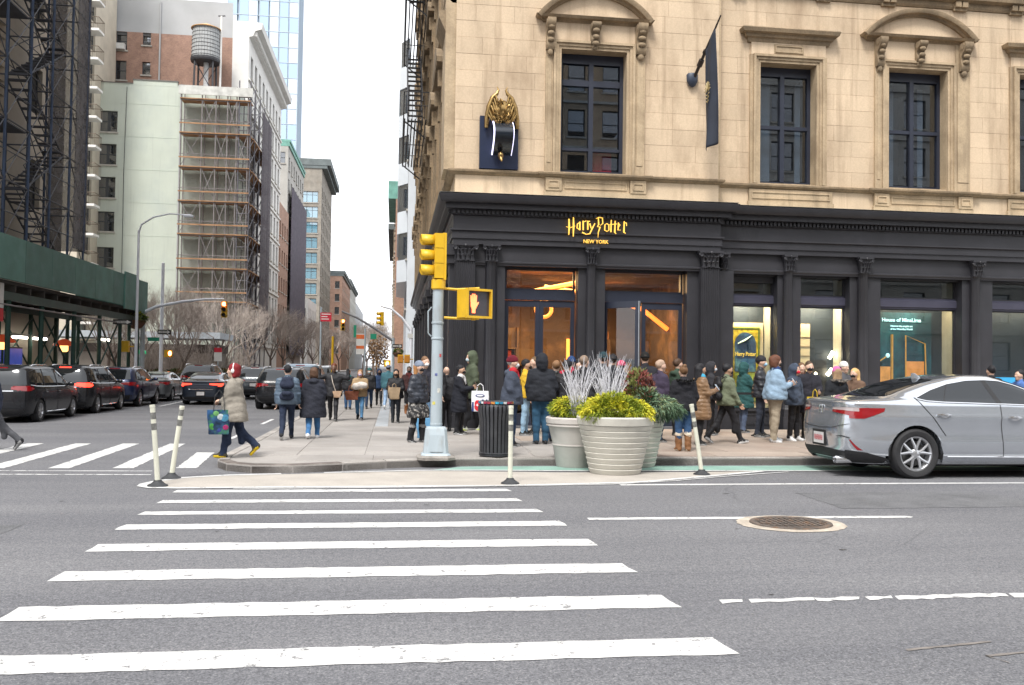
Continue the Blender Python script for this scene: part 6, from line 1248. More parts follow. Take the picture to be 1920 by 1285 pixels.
def rotv(v, ax, a): return Matrix.Rotation(a, 3, ax) @ Vector(v)
def person(label, loc, rz, H=1.7, skin='l', hair=(.05,.035,.025), hs='short', top=(.03,.03,.035), coat=None, hem=.86, pants=(.03,.035,.05), shoes=(.02,.02,.02), sole=(.25,.25,.25), mask=None, hat=None, hood=False, legs=((0,4),(0,4)), arms=((8,8,12),(8,8,12)), build=1., ridge=0., gloss=0, scarf=None, boots=None, skirt=None, vox=.0175, lean=0, group='people out in the street', ear=None, neck_turn=0, fur=None):
    """local frame: x forward, y left, z up; legs/arms are (left, right): leg (hip pitch, knee), arm (forward, outward, elbow)"""
    t = thing('person', label, 'person', loc, rz, group); t.scale = (H/1.75,)*3; B = build*1.1
    ank = []; pr = []
    pel = Vector((0,0,.94)); J = {}
    for i, s in enumerate((1,-1)):
        hp, kn = legs[i]; hip = Vector((0, s*.09, .9)); th = rotv((0,0,-.43), 'Y', R(-hp)); kne = hip+th; sh = rotv((0,0,-.415), 'Y', R(-hp+kn)); an = kne+sh; J[i] = (hip, kne, an, R(hp-kn))
    low = min(J[i][2].z for i in (0,1)); dz = .075-low
    for i in (0,1): h, k, a, g = J[i]; J[i] = (h+Vector((0,0,dz)), k+Vector((0,0,dz)), a+Vector((0,0,dz)), g)
    up = Vector((0,0,dz)); PT, SH, SK, TP = 1, 2, 0, 3
    for i, s in enumerate((1,-1)):
        h, k, a, g = J[i]; pr += [cap(h, k, .088*B, .062*B, PT, .04), cap(k, a, .06*B, .047*B, PT, .03), cap(k+Vector((-.012,0,-.08)), k+Vector((-.02,0,-.2)), .058*B, .05*B, PT, .03)]
        if boots: pr += [cap(a+(k-a)*.62, a, .074, .066, SH, .01), ell(a+(k-a)*.66, (.085,.08,.04), 4, .01)]
        pit = max(-.9, min(.5, g)); f0 = a+Vector((-.045,0,-.035)); fd = rotv((1,0,0), 'Y', -pit if g < 0 else -pit*.5); toe = a+fd*.155+Vector((0,s*.012,-.045)); heel = a-fd*.045+Vector((0,0,-.04))
        pr += [cap(heel, toe, .04, .032, SH, .025, 1, 1.08), ell(a+fd*.03+Vector((0,0,-.008)), (.065,.044,.046), SH, .03), cap(heel+Vector((0,0,-.026)), toe+Vector((0,0,-.02)), .024, .02, 4, .004, 1, 1.7)]
    lv = Vector((math.sin(R(lean)),0,math.cos(R(lean)))); T = lambda x, y, z: up+Vector((0,0,.94))+lv*(z-.94)+Vector((x,y,0))
    pr += [cap(T(0,.06*B,.94), T(0,-.06*B,.94), .125*B, .125*B, PT, .06, .85), cap(T(0,0,1.0), T(.01,0,1.12), .13*B, .14*B, TP, .06, .78), cap(T(.005,.085*B,1.28), T(.005,-.085*B,1.28), .125, .125, TP, .07, .82), cap(T(0,.12,1.4), T(0,-.12,1.4), .065, .065, TP, .06), cap(T(0,0,1.42), T(.015,0,1.55), .06, .052, SK, .03)]
    A = []
    for i, s in enumerate((1,-1)):
        f, o, e = arms[i][:3]; ins = arms[i][3] if len(arms[i]) > 3 else 8
        sh = T(0, s*.185*(.9+.1*B), 1.395); u = rotv((0,0,-1), 'X', R(o)*s); u = rotv(u, 'Y', -R(f)); el = sh+u*.285
        fo = rotv((0,0,-1), 'Y', -R(f+e)); fo = rotv(fo, 'Z', -s*R(ins)) if e > 25 else rotv(rotv((0,0,-1), 'X', R(o*.5)*s), 'Y', -R(f+e)); wr_ = el+fo*.25; A.append((sh, el, wr_, fo))
        pr += [cap(sh, el, .056*B, .044, TP, .035), cap(el, wr_, .044, .031, TP if len(arms[i]) < 5 else SK, .025)]
    mats = [SKIN[skin], cloth(pants), cloth(shoes, .6), cloth(top), cloth(sole), LIP, EYE_W, EYE_D]
    body = surf_mb(pr, vox, wr=.0055, seed=loc[0])
    # head, finer
    hd = T(.02+.0,0,1.645); X = lambda x, y, z: hd+Vector((x,y,z))
    hp_ = [ell(X(-.012,0,.035), (.098,.078,.098), 0, .03), ell(X(.02,0,-.03), (.078,.064,.09), 0, .04), cap(X(.045,0,-.085), X(.06,0,-.095), .034, .03, 0, .03), cap(X(.088,0,.005), X(.108,0,-.03), .011, .017, 0, .02), ell(X(.03,.066,-.01), (.04,.014,.03), 0, .03), ell(X(.03,-.066,-.01), (.04,.014,.03), 0, .03), cap(X(-.01,0,-.09), X(-.03,0,-.19), .056, .06, 0, .03), ell(X(-.005,.078,-.005), (.02,.012,.034), 0, .008), ell(X(-.005,-.078,-.005), (.02,.012,.034), 0, .008), ell(X(.086,0,-.062), (.012,.026,.008), 5, .005), cap(X(.075,.042,.036), X(.083,.015,.038), .012, .012, 0, .015), cap(X(.075,-.042,.036), X(.083,-.015,.038), .012, .012, 0, .015)]
    hm = surf_mb(hp_, .0095 if vox < .02 else .013)
    for s in (-1,1): hm.ell(X(.078,s*.031,.012), (.011,.016,.0085), 8, 6, 6); hm.ell(X(.087,s*.031,.012), (.0045,.0075,.0075), 8, 6, 7); hm.tube([X(.082,s*.012,.037),X(.084,s*.03,.043),X(.072,s*.05,.035)], .0045, 4, 7)
    def turn(mb): 
        if neck_turn: M = Matrix.Translation(hd) @ Matrix.Rotation(R(neck_turn),4,'Z') @ Matrix.Translation(-hd); mb.xform(M)
        return mb
    body.join(turn(hm))
    for i in (0,1):
        if not (len(arms[i]) > 4 and arms[i][4] == 'p'): body.join(hand_mb(A[i][2], A[i][3], 1 if i == 0 else -1, .55, 0))
    obj('body', body, mats, t, smooth=80, fix=False)
    if coat is not None:
        cp = [cap(T(.0,.09*B,1.27), T(.0,-.09*B,1.27), .15*B**.5, .15*B**.5, 0, .07, .9), cap(T(0,.125,1.40), T(0,-.125,1.40), .088, .088, 0, .06), cap(T(.005,.05*B,1.1), T(.005,-.05*B,1.1), .15*B, .15*B, 0, .09, .92)]
        for q in (1.0,.9,.8,.7,.6,.5):
            if q >= hem-.03:
                w = .165*B+max(0,(.95-q))*.10; mid = [(J[0][1]+J[1][1])/2*.5+(J[0][0]+J[1][0])/2*.5][0]; dx = (mid.x)*(1-(q-.5)/.5)*.8 if q < .95 else 0
                sp = abs(J[0][1].x-J[1][1].x)*.35*max(0,(1-q)*2); cp.append(cap(T(dx-sp,.055*B,q), T(dx+sp,-.055*B,q), w, w, 0, .08, .95))
        for i, s in enumerate((1,-1)): sh, el, wr_, fo = A[i]; cp += [cap(sh, el, .08*(.55+.45*B), .068, 0, .045), cap(el, wr_-fo*.02, .066, .052, 0, .03), cap(wr_-fo*.03, wr_-fo*.004, .053, .053, 1, .004)]
        cp.append(cap(T(0,0,1.44), T(-.005,0,1.5), .085, .072, 0, .03)); cp.append(cutz((T(0,0,hem)).z, True)); cp.append(cut(X(.05,0,-.05), (.06,.05,.1)))
        if hood: cp += [ell(X(-.02,0,.02), (.135,.118,.15), 0, .03), cap(X(-.06,0,-.1), X(-.05,0,-.02), .11, .11, 0, .05), cut(X(.10,0,-.01), (.075,.072,.115))]
        elif fur is not None or hood is None: cp += [cap(T(-.1,.06,1.44), T(-.1,-.06,1.44), .06, .06, 0, .04)]
        obj('coat', surf_mb(cp, vox, wr=.0075, ridge=ridge, seed=loc[1]), [cloth(coat, gl=gloss), cloth(tuple(c*.6 for c in coat))], t, smooth=80, fix=False)
        zp = MB(); zt = T(.0,0,1.36); 
        for k in range(2): zp.tube([T(.148*B**.5-.004,.0,1.33), T(.146*B+.012,0,1.15), T(.158*B+.012,0,max(hem+.02,.98))], .006, 4)
        for s in (-1,1): zp.tube([T(.118*B,s*.11*B,1.06), T(.105*B,s*.14*B,.97)], .007, 4)
        obj('zip_and_pockets', zp, cloth(tuple(min(.5,c*.5+.02) for c in coat)), t)
        if fur is not None: fm = MB(); rr = random.Random(3); [fm.tube([T(-.1+.14*math.cos(a_), .15*math.sin(a_), 1.46+.02*math.cos(a_*3)), T(-.1+.18*math.cos(a_)+rr.uniform(-.02,.02), .19*math.sin(a_)+rr.uniform(-.02,.02), 1.44+rr.uniform(.0,.07))], [.02,.004], 4) for a_ in np.linspace(R(50),R(310),60)]; obj('fur_collar', fm, cloth(fur), t)
    if skirt:
        sk = [cap(T(0,.05,.98), T(0,-.05,.98), .14, .14, 0, .06), cap(T(0,.06,.72), T(0,-.06,.72), .19, .19, 0, .08), cap(T(0,.06,.58), T(0,-.06,.58), .215, .215, 0, .08), cutz(T(0,0,.53).z, True), cutz(T(0,0,1.02).z, False)]
        obj('skirt', surf_mb(sk, vox, wr=.012), skirt, t, smooth=80, fix=False)
    hc = cloth(hair, .6)
    face = [cut(X(.115,0,-.03), (.085,.07,.115))]
    if hs == 'short': hp2 = [ell(X(-.022,0,.045), (.108,.088,.104), 0, .02)]+[cut(X(.075,0,-.06), (.11,.12,.105)), cutz(hd.z-.06)]
    elif hs == 'long': hp2 = [ell(X(-.022,0,.04), (.112,.092,.108), 0, .02), cap(X(-.055,.045,-.02), X(-.05,.085,-.22), .05, .045, 0, .05), cap(X(-.055,-.045,-.02), X(-.05,-.085,-.22), .05, .045, 0, .05), cap(X(-.07,0,0), X(-.1,0,-.25), .07, .055, 0, .05)]+face
    elif hs == 'bob': hp2 = [ell(X(-.022,0,.035), (.122,.105,.118), 0, .02), cap(X(-.04,.06,-.02), X(-.03,.075,-.1), .045, .035, 0, .04), cap(X(-.04,-.06,-.02), X(-.03,-.075,-.1), .045, .035, 0, .04), ell(X(-.06,0,-.05), (.075,.085,.08), 0, .04)]+face
    elif hs == 'bun': hp2 = [ell(X(-.022,0,.04), (.106,.087,.102), 0, .02), ell(X(-.07,0,.125), (.05,.052,.045), 0, .01)]+[cut(X(.085,0,-.05), (.1,.12,.11)), cutz(hd.z-.09)]
    else: hp2 = None
    if hp2 and not hood: obj('hair', turn(surf_mb(hp2, .012 if vox < .02 else .016, wr=.004)), hc, t, smooth=80, fix=False)
    if hat: 
        hh = [ell(X(-.015,0,.055), (.115,.097,.105), 0, .02), ell(X(-.015,0,.04), (.118,.1,.035), 0, .015), cutz(hd.z+.012)]; obj('knit_hat', turn(surf_mb(hh, .012, wr=.002)), cloth(hat), t, smooth=80, fix=False)
    if mask:
        mk = [ell(X(.052,0,-.045), (.058,.066,.056), 0, .02), cap(X(.09,0,-.02), X(.1,0,-.045), .02, .026, 0, .03), cut(X(-.05,0,-.02), (.09,.13,.16))]; obj('face_mask', turn(surf_mb(mk, .0095)), cloth(mask, .7), t, smooth=80, fix=False)
        lp = MB(); [lp.tube([X(.05,s*.066,-.03), X(.0,s*.085,.0)], .004, 4) for s in (-1,1)]; obj('mask_loop', turn(lp), cloth(mask, .7), t)
    if scarf: sc_ = [cap(T(.02,.05,1.475), T(.02,-.05,1.475), .085, .085, 0, .03), cap(T(.08,.03,1.46), T(.12,.04,1.3), .05, .045, 0, .03)]; obj('scarf', surf_mb(sc_, .014, wr=.006), cloth(scarf), t, smooth=80, fix=False)
    if ear: hp3 = MB(); hp3.tube([X(-.01,.105*math.cos(a_),.02+.125*math.sin(a_)) for a_ in np.linspace(0,math.pi,14)], .012, 6); [hp3.lathe([(.0,-.015),(.036,-.015),(.04,0),(.036,.015),(0,.015)], 14).xform(Matrix.Identity(4)) for _ in ()]; [hp3.ell(X(-.005,s*.1,.0), (.036,.02,.044), 12, 8) for s in (-1,1)]; obj('headphones', hp3, cloth(ear), t, smooth=60)
    t['_w'] = 0; del t['_w']
    return t, A, T, H/1.75
def wpt(loc, rz, s, p): c, q = math.cos(rz), math.sin(rz); return Vector((loc[0]+(p.x*c-p.y*q)*s, loc[1]+(p.x*q+p.y*c)*s, loc[2]+p.z*s))
WALK1 = ((26,8),(-18,22)); WALK2 = ((-16,24),(24,6)); STAND = ((2,3),(-2,4)); PHONE = (18,10,85,32); POCK = (-4,16,38,22,'p'); DOWN = (4,8,10); RAISE = (75,55,120,-10)
BLK = (.016,.016,.019); NV = (.022,.028,.05); JEAN = (.05,.11,.22); DJ = (.025,.045,.09)
Q = 'people queueing outside the shop'; WKR = 'people walking on the side street pavement'
def pp(label, x, y, H, deg, g=Q, z=KH, **k): return (label, (x,y,z), R(deg), person(label, (x,y,z), R(deg), H, group=g, **k))
pp('person in navy jacket and grey trousers striding out of the left edge', -7.05, 16.9, 1.55, 182, WKR, z=0, coat=NV, pants=(.07,.072,.08), shoes=BLK, legs=((28,6),(-30,20)), arms=(DOWN,(-14,8,20)), hem=.84)
p2 = pp('person with red hair and white headphones in a khaki coat stepping off kerb', -2.5, 14.6, 1.44, 180, WKR, hair=(.17,.012,.016), hs='bob', coat=(.25,.228,.195), hem=.68, pants=(.02,.03,.06), shoes=(.05,.045,.03), sole=(.6,.42,.02), legs=((13,4),(-17,30)), arms=((6,6,72,38),(4,8,80,38)), build=1.18, ear=(.7,.7,.7), hood=None, top=(.3,.02,.25))
p3 = pp('person in blue padded jacket with backpack seen from behind', -2.07, 18.03, 1.46, 93, WKR, coat=(.075,.11,.155), ridge=.009, gloss=1, hood=None, pants=(.018,.026,.05), hair=BLK, legs=WALK2, arms=(DOWN,(6,10,16)), hem=.86, shoes=BLK, sole=(.5,.5,.5))
pp('person in long black coat and bright jeans seen from behind', -1.59, 18.31, 1.38, 88, WKR, coat=(.022,.024,.034), hem=.52, pants=(.06,.17,.36), hair=(.10,.055,.035), hs='bob', shoes=(.7,.7,.7), sole=(.7,.7,.7), legs=((-10,16),(12,4)), arms=(POCK,POCK), hood=None, build=1.12)
pp('person all in black walking forward with both elbows raised', -1.58, 24.07, 1.52, 272, WKR, skin='d', coat=BLK, hem=.78, pants=BLK, hair=(.10,.03,.015), arms=((62,62,128,-20),(62,62,128,-20)), legs=WALK1, vox=.021, top=(.02,.05,.04))
pp('person in black jacket and jeans with orange hair and teal scarf', -1.5, 30.15, 1.27, 270, WKR, coat=BLK, pants=JEAN, hair=(.35,.11,.04), scarf=(.03,.2,.2), legs=STAND, vox=.024, build=1.15)
p7 = pp('person in tan jacket and jeans hugging a white bundle', -.91, 24.61, 1.36, 268, WKR, coat=(.33,.23,.13), hem=.84, pants=(.07,.17,.3), hair=(.26,.14,.07), hs='long', mask=(.45,.36,.5), arms=((34,10,75,45),(34,10,75,45)), legs=WALK1, shoes=BLK, vox=.021)
pp('person in dark jacket close behind the one in the tan jacket', -.84, 31.0, 1.38, 270, WKR, coat=BLK, pants=DJ, hat=(.03,.09,.09), mask=(.4,.5,.52), legs=WALK2, vox=.024)
pp('person in navy hooded top and black trousers with face covered', -.54, 33.1, 1.34, 272, WKR, skin='d', coat=(.02,.04,.09), pants=BLK, hood=True, mask=BLK, legs=WALK1, vox=.024)
pp('tall person in teal jacket and pale jeans with grey hat', -.2, 30.7, 1.5, 85, WKR, coat=(.05,.13,.16), pants=(.25,.36,.52), hat=(.16,.18,.24), legs=WALK2, shoes=(.6,.6,.6), sole=(.6,.6,.6), vox=.024)
p11 = pp('person in black padded coat with long black hair and tan paper bag', .05, 23.3, 1.34, 268, WKR, skin='m', coat=BLK, hem=.8, pants=(.03,.034,.042), hair=BLK, hs='long', mask=BLK, legs=STAND, ridge=.006, arms=((20,10,60,40),(26,14,70,10)), vox=.021)
pp('person in dark brown coat by the wall behind the padded coat', .45, 27.4, 1.41, 268, WKR, skin='d', coat=(.045,.02,.02), pants=BLK, mask=BLK, boots=1, shoes=(.2,.08,.03), legs=STAND, vox=.024, scarf=(.09,.02,.02))
M_FLOR = mat('floral_skirt', (.02,.02,.022), .8, 0, stain=(.55,.52,.48), sscale=16, samt=1.)
pp('person in black padded jacket and floral skirt with striped knit hat', .47, 17.4, 1.52, 322, WKR, coat=(.025,.03,.042), ridge=.008, hem=.86, gloss=1, pants=BLK, skirt=M_FLOR, hair=(.33,.16,.06), hs='long', hat=(.17,.2,.26), mask=BLK, boots=1, shoes=BLK, arms=(POCK,POCK), legs=((6,4),(-6,8)))
pp('person with swept back brown hair and white mask behind the signal pole', .66, 19.6, 1.63, 300, Q, coat=(.03,.03,.04), pants=(.2,.33,.5), hair=(.16,.09,.05), mask=(.7,.7,.7), legs=STAND)
pp('person in a white cap half hidden behind the signal pole', .92, 20.2, 1.56, 250, Q, coat=BLK, pants=BLK, hat=(.7,.7,.68), legs=STAND)
pp('person in an olive hooded coat and white trainers facing left', 1.78, 20.7, 1.78, 190, Q, coat=(.07,.085,.055), hood=True, hem=.72, pants=BLK, mask=(.4,.5,.55), shoes=(.5,.52,.45), sole=(.6,.7,.2), legs=((14,4),(-14,14)), arms=(POCK,POCK))
p17 = pp('person in long black coat with white shopping bag looking at a phone', 1.42, 19.4, 1.46, 340, Q, skin='m', coat=(.014,.015,.022), hem=.56, pants=BLK, hair=BLK, hs='short', mask=BLK, arms=((24,8,80,28),(30,8,72,28)), legs=STAND, sole=(.5,.5,.5), hood=None, scarf=(.55,.55,.55), build=1.06)
pp('bald person in a dark coat against the corner pilaster', 1.18, 20.4, 1.42, 100, Q, hs='none', coat=BLK, pants=BLK, legs=STAND)
pp('person in slate jacket with maroon knit hat and red scarf', 2.17, 16.5, 1.63, 350, Q, coat=(.05,.06,.085), hem=.82, pants=DJ, hat=(.11,.008,.018), hair=(.3,.28,.27), mask=(.6,.62,.64), scarf=(.4,.02,.03), legs=STAND, arms=(POCK,POCK), build=1.16, hood=None)
pp('person in a bright yellow jacket in the queue', 2.84, 19.3, 1.6, 350, Q, skin='m', coat=(.55,.34,.03), pants=(.25,.38,.5), hair=BLK, mask=BLK, legs=STAND)
pp('person in black hooded jacket and blue jeans with back turned', 2.82, 17.07, 1.68, 92, Q, coat=(.018,.02,.026), ridge=.006, gloss=0, hood=True, pants=(.03,.085,.15), shoes=BLK, legs=((2,3),(3,5)), arms=(POCK,POCK), build=1.16, hem=.84)
pp('person in a shiny black leather jacket right of the hooded one', 3.22, 17.7, 1.57, 80, Q, coat=(.02,.02,.02), gloss=1, pants=DJ, hair=(.22,.12,.06), hs='short', legs=STAND, arms=(POCK,POCK), build=1.05)
pp('person in black knit hat just left of the planter twigs', 3.34, 17.2, 1.57, 60, Q, coat=BLK, pants=(.03,.07,.16), hat=BLK, legs=STAND, arms=(POCK,DOWN))
pp('person in a blue cap and red hood behind the black knit hat', 3.7, 18.6, 1.66, 70, Q, coat=(.35,.02,.05), pants=DJ, hat=(.02,.05,.14), legs=STAND)
pp('person with cropped grey hair in a thick black coat', 3.72, 17.4, 1.67, 50, Q, coat=BLK, pants=BLK, hair=(.22,.16,.12), legs=STAND, build=1.15, hood=None, arms=(POCK,POCK))
pp('tall person in dark teal knit hat behind the white twigs', 4.3, 18.2, 1.75, 95, Q, coat=(.016,.018,.022), pants=BLK, hat=(.02,.045,.055), legs=STAND, build=1.1)
pp('tall person in black hat deeper in the queue by the open door', 4.8, 19.4, 1.73, 80, Q, coat=BLK, pants=BLK, hat=BLK, legs=STAND)
pp('person in a pink hat low behind the white twigs', 5.1, 19.8, 1.6, 120, Q, coat=(.03,.03,.04), pants=BLK, hat=(.5,.06,.13), legs=STAND)
pp('tall person in black knit hat above the red shrub', 5.42, 19.0, 1.78, 85, Q, coat=(.02,.02,.025), pants=BLK, hat=(.012,.014,.014), legs=STAND, build=1.1)
pp('person with thin grey hair in a plum jacket right of the shrub', 5.34, 17.6, 1.61, 10, Q, coat=(.045,.035,.06), pants=DJ, hair=(.38,.27,.2), legs=STAND, build=1.08)
pp('person in black jacket, jeans and furry tan boots', 5.2, 15.7, 1.5, 92, Q, coat=(.014,.014,.018), hem=.83, ridge=.005, pants=(.03,.07,.15), boots=1, shoes=(.21,.10,.045), sole=(.6,.52,.42), hair=(.15,.08,.04), hs='bun', fur=(.012,.012,.014), legs=((3,4),(-2,4)), arms=(POCK,POCK), build=1.12)
p32 = pp('person in long brown padded coat with blue mask under the chin', 5.93, 16.9, 1.55, 5, Q, skin='m', coat=(.19,.11,.055), ridge=.011, gloss=1, hem=.55, pants=BLK, hair=BLK, hs='long', scarf=(.05,.3,.45), arms=(DOWN,PHONE), legs=STAND)
p33 = pp('person in sage jacket with black backpack walking right', 6.67, 17.4, 1.6, 2, Q, skin='m', coat=(.14,.16,.105), hem=.86, pants=BLK, hair=BLK, mask=BLK, legs=((-22,16),(22,4)), arms=((-14,8,16),(12,8,20)), sole=(.5,.5,.5))
p34 = pp('person in long bottle green hooded coat reading a paper', 8.2, 20.3, 1.6, 5, Q, coat=(.022,.075,.075), hem=.62, hood=True, pants=(.09,.12,.19), shoes=BLK, arms=((34,8,70,20),(34,8,70,20)), legs=STAND, ridge=.005)
pp('person in a black padded jacket and beanie behind the pale blue one', 8.06, 19.0, 1.74, 330, Q, coat=(.016,.018,.024), ridge=.007, gloss=1, pants=(.03,.035,.05), hat=BLK, mask=(.3,.5,.65), legs=STAND)
p36 = pp('person in pale blue jacket and khaki trousers facing right', 7.82, 17.7, 1.74, 355, Q, coat=(.24,.34,.45), hem=.86, pants=(.33,.28,.21), shoes=(.3,.32,.34), sole=(.6,.6,.6), hair=(.12,.05,.03), hs='bob', mask=BLK, scarf=(.02,.04,.12), arms=(PHONE,PHONE), legs=STAND, build=1.22)
pp('person in navy hooded top with a red mask', 8.38, 18.0, 1.57, 310, Q, coat=(.05,.065,.095), hood=True, hem=.82, pants=BLK, mask=(.55,.02,.04), shoes=(.6,.6,.6), sole=(.6,.6,.6), legs=((3,3),(-3,4)), arms=(POCK,POCK), build=1.05)
pp('person in dark overcoat and black mask facing the camera', 8.85, 18.3, 1.64, 268, Q, coat=(.022,.022,.03), hem=.6, pants=BLK, hair=(.07,.045,.03), mask=BLK, legs=STAND, top=(.03,.03,.03), arms=((20,8,60,30),POCK))
pp('person in a pink knit hat and black parka with furry hood', 8.73, 16.85, 1.52, 100, Q, coat=(.018,.018,.02), hem=.7, pants=BLK, hat=(.5,.13,.32), hair=(.3,.2,.12), hs='long', fur=(.2,.18,.16), legs=STAND, arms=(POCK,POCK))
pp('person in a white knit hat behind the pink one', 9.9, 18.8, 1.64, 300, Q, coat=(.08,.08,.09), pants=BLK, hat=(.62,.6,.56), legs=STAND)
pp('person with long blonde hair and black mask in brown coat', 9.47, 17.5, 1.5, 205, Q, coat=(.13,.08,.055), hem=.7, pants=BLK, hair=(.48,.30,.13), hs='long', mask=BLK, legs=STAND, arms=(PHONE,PHONE))
pp('person with black hair just above the car roof near right edge', 12.9, 18.0, 1.6, 90, Q, coat=BLK, pants=BLK, hair=BLK, legs=STAND)
pp('person in a blue top at the far right edge behind car', 13.2, 17.5, 1.52, 180, Q, coat=(.08,.16,.4), pants=BLK, hair=BLK, legs=STAND)
pp('person in a grey coat against the door between yellow and hooded ones', 3.15, 20.0, 1.66, 200, Q, coat=(.1,.1,.11), pants=BLK, hair=(.1,.06,.03), legs=STAND, vox=.021)
pp('person in a brown jacket between the two doorways', 4.05, 19.5, 1.62, 300, Q, coat=(.12,.07,.04), pants=DJ, hair=BLK, mask=(.6,.6,.62), legs=STAND, vox=.021)
pp('person in a dark green parka behind the long brown coat', 6.25, 19.3, 1.66, 20, Q, coat=(.03,.05,.035), pants=BLK, hair=(.07,.04,.025), mask=BLK, legs=STAND, vox=.021, hood=None)
pp('person in a charcoal hood behind the sage jacket', 7.1, 19.5, 1.6, 340, Q, coat=(.03,.03,.033), hood=True, pants=BLK, mask=(.5,.55,.6), legs=STAND, vox=.021)
pp('person in a wine red coat behind the dark overcoat', 9.35, 19.7, 1.62, 250, Q, coat=(.12,.02,.03), pants=BLK, hair=(.12,.07,.04), hs='long', legs=STAND, vox=.021)
# ---- things they carry
def held(name, label, cat, pos, rz=0, group=None): return thing(name, label, cat, pos, rz, group)
def bag_mb(w, d, h, sag=.02):
    rings = []
    for t, k in ((0,.86),(.04,.95),(.3,1.03),(.7,1.02),(.97,.97),(1,.96)):
        rings.append([(x*w/2*k+sag*math.sin(i+t*5), y*d/2*k*(1+.1*math.sin(3*t+i)), h*t) for i, (x, y) in enumerate(((-1,-1),(-.3,-1.08),(.3,-1.05),(1,-1),(1,1),(.3,1.06),(-.3,1.08),(-1,1)))])
    return MB().loft(rings)
def handles(w, h, drop, y, r=.008): m = MB(); m.tube([(-w*.25,y,h-.02),(-w*.2,y*.6,h+drop*.7),(0,y*.3,h+drop),(w*.2,y*.6,h+drop*.7),(w*.25,y,h-.02)], r, 5); return m
def hand_of(p, i): lab, loc, rz, (t, A, T, s) = p; return wpt(loc, rz, s, A[i][2]+A[i][3]*.09)
h = hand_of(p2, 1); b = held('shopping_tote', 'shiny multicoloured tote bag carried by the red-haired person', 'bag', (-2.68,14.38,.50), R(10))
M_TOTE = mat('tote_print', (.02,.06,.14), .3, .8, 7, stain=(.06,.26,.05), sscale=6, samt=1.); n_ = M_TOTE.node_tree
b.scale = (.85,.85,.9); obj('bag_body', bag_mb(.38,.15,.42), M_TOTE, b, smooth=60)
for k, (x, z, rx, c) in enumerate(((-.1,.14,.07,(.05,.24,.04)),(.03,.3,.06,(.35,.4,.42)),(.12,.12,.05,(.28,.02,.1)),(.1,.28,.07,(.05,.2,.32)),(-.05,.36,.05,(.12,.3,.1)),(0,.08,.05,(.03,.05,.2)))): obj('printed_patch', MB().ell((x,-.082,z),(rx,.006,rx*.9),12,6), mat('patch_%d' % k, c, .4, .3, 20), b)
for y in (-.07,.07): obj('handle', handles(.38,.42,.34,y), M_BLK, b)
h = hand_of(p17, 0); b = held('shopping_bag', 'white shopping bag with a red and blue print on queueing person arm', 'bag', (h.x+.08,h.y-.14,h.z-.52), R(-8))
obj('bag_body', bag_mb(.36,.1,.44,.006), mat('white_plastic',(.72,.72,.75),.4,.05,4), b, smooth=60); obj('printed_oval', MB().ell((.0,-.058,.34),(.1,.004,.035),20,6), mat('bag_navy',(.02,.04,.16),.4,0), b); obj('printed_oval_centre', MB().ell((.0,-.0605,.34),(.075,.003,.02),16,6), MATS['white_plastic'], b); obj('printed_red_disc', MB().ell((-.05,-.056,.13),(.075,.004,.12),20,6), mat('bag_red',(.55,.02,.03),.4,0), b)
nm = MB(); nm.box(.04,-.06,.02,.07,-.052,.26); nm.box(.13,-.06,.02,.16,-.052,.26); nm.add([(.04,-.0605,.26),(.075,-.0605,.26),(.16,-.0605,.02),(.125,-.0605,.02)], [(0,1,2,3)]); nm.box(-.17,-.058,.0,-.13,-.05,.2); obj('printed_letters', nm, MATS['bag_navy'], b)
for y in (-.04,.04): obj('handle', handles(.3,.44,.16,y), MATS['white_plastic'], b)
lab, loc, rz, (t3, A3, T3, s3) = p3
def backpack(label, p, c, back=-.2):
    lab, loc, rz, (t, A, T, s) = p; o = wpt(loc, rz, s, T(back,0,.98)); b = held('backpack', label, 'backpack', o, rz); b.scale = (s,s,s)
    obj('bag_body', surf_mb([cap((-.02,.07,.08),(-.02,-.07,.08),.1,.1,0,.05,.8), cap((-.02,.08,.34),(-.02,-.08,.34),.09,.09,0,.08,.8), cap((-.02,.05,.46),(-.02,-.05,.46),.07,.07,0,.06,.8)], .018, wr=.003), cloth(c), b, smooth=80, fix=False); obj('front_pocket', surf_mb([cap((-.1,.06,.14),(-.1,-.06,.14),.055,.055,0,.03,.7)], .015), cloth(c), b, smooth=80, fix=False)
    for y in (-.1,.1): obj('shoulder_strap', MB().tube([(.02,y,.46),(.12,y*1.15,.52),(.24,y*1.2,.46),(.3,y*1.2,.3),(.26,y*1.2,.14),(.06,y*1.1,.06)], .022, 6, flat=.5), cloth(c), b, smooth=60)
    obj('grab_loop', MB().tube([(0,-.03,.5),(0,-.025,.55),(0,.025,.55),(0,.03,.5)], .008, 5), cloth(c), b)
backpack('navy backpack on the person in blue padded jacket', p3, (.022,.028,.05)); backpack('big black backpack on the person in sage jacket', p33, BLK)
h = hand_of(p7, 0); b = held('handbag', 'rust coloured handbag hanging at the tan jacket', 'bag', (-1.12,24.42,.66), R(10)); obj('bag_body', bag_mb(.34,.12,.24), cloth((.24,.085,.05)), b, smooth=60); obj('handle', handles(.34,.24,.18,0), cloth((.24,.085,.05)), b)
b = held('white_bundle', 'pale fleece bundle held against the tan jacket', 'bundle', (-.9,24.32,.98), 0); obj('fleece', surf_mb([cap((-.13,0,.05),(.13,0,.08),.085,.075,0,.04), ell((.05,-.03,.1),(.1,.07,.07),0,.04)], .02, wr=.01), cloth((.6,.55,.5)), b, smooth=80, fix=False)
h = hand_of(p11, 1); b = held('paper_bag', 'tan paper bag beside the long black hair', 'bag', (h.x+.12,h.y-.02,h.z-.3), R(15)); obj('bag_body', bag_mb(.26,.12,.3), cloth((.38,.28,.18)), b, smooth=40); obj('handle', handles(.2,.3,.1,0), cloth((.38,.28,.18)), b)
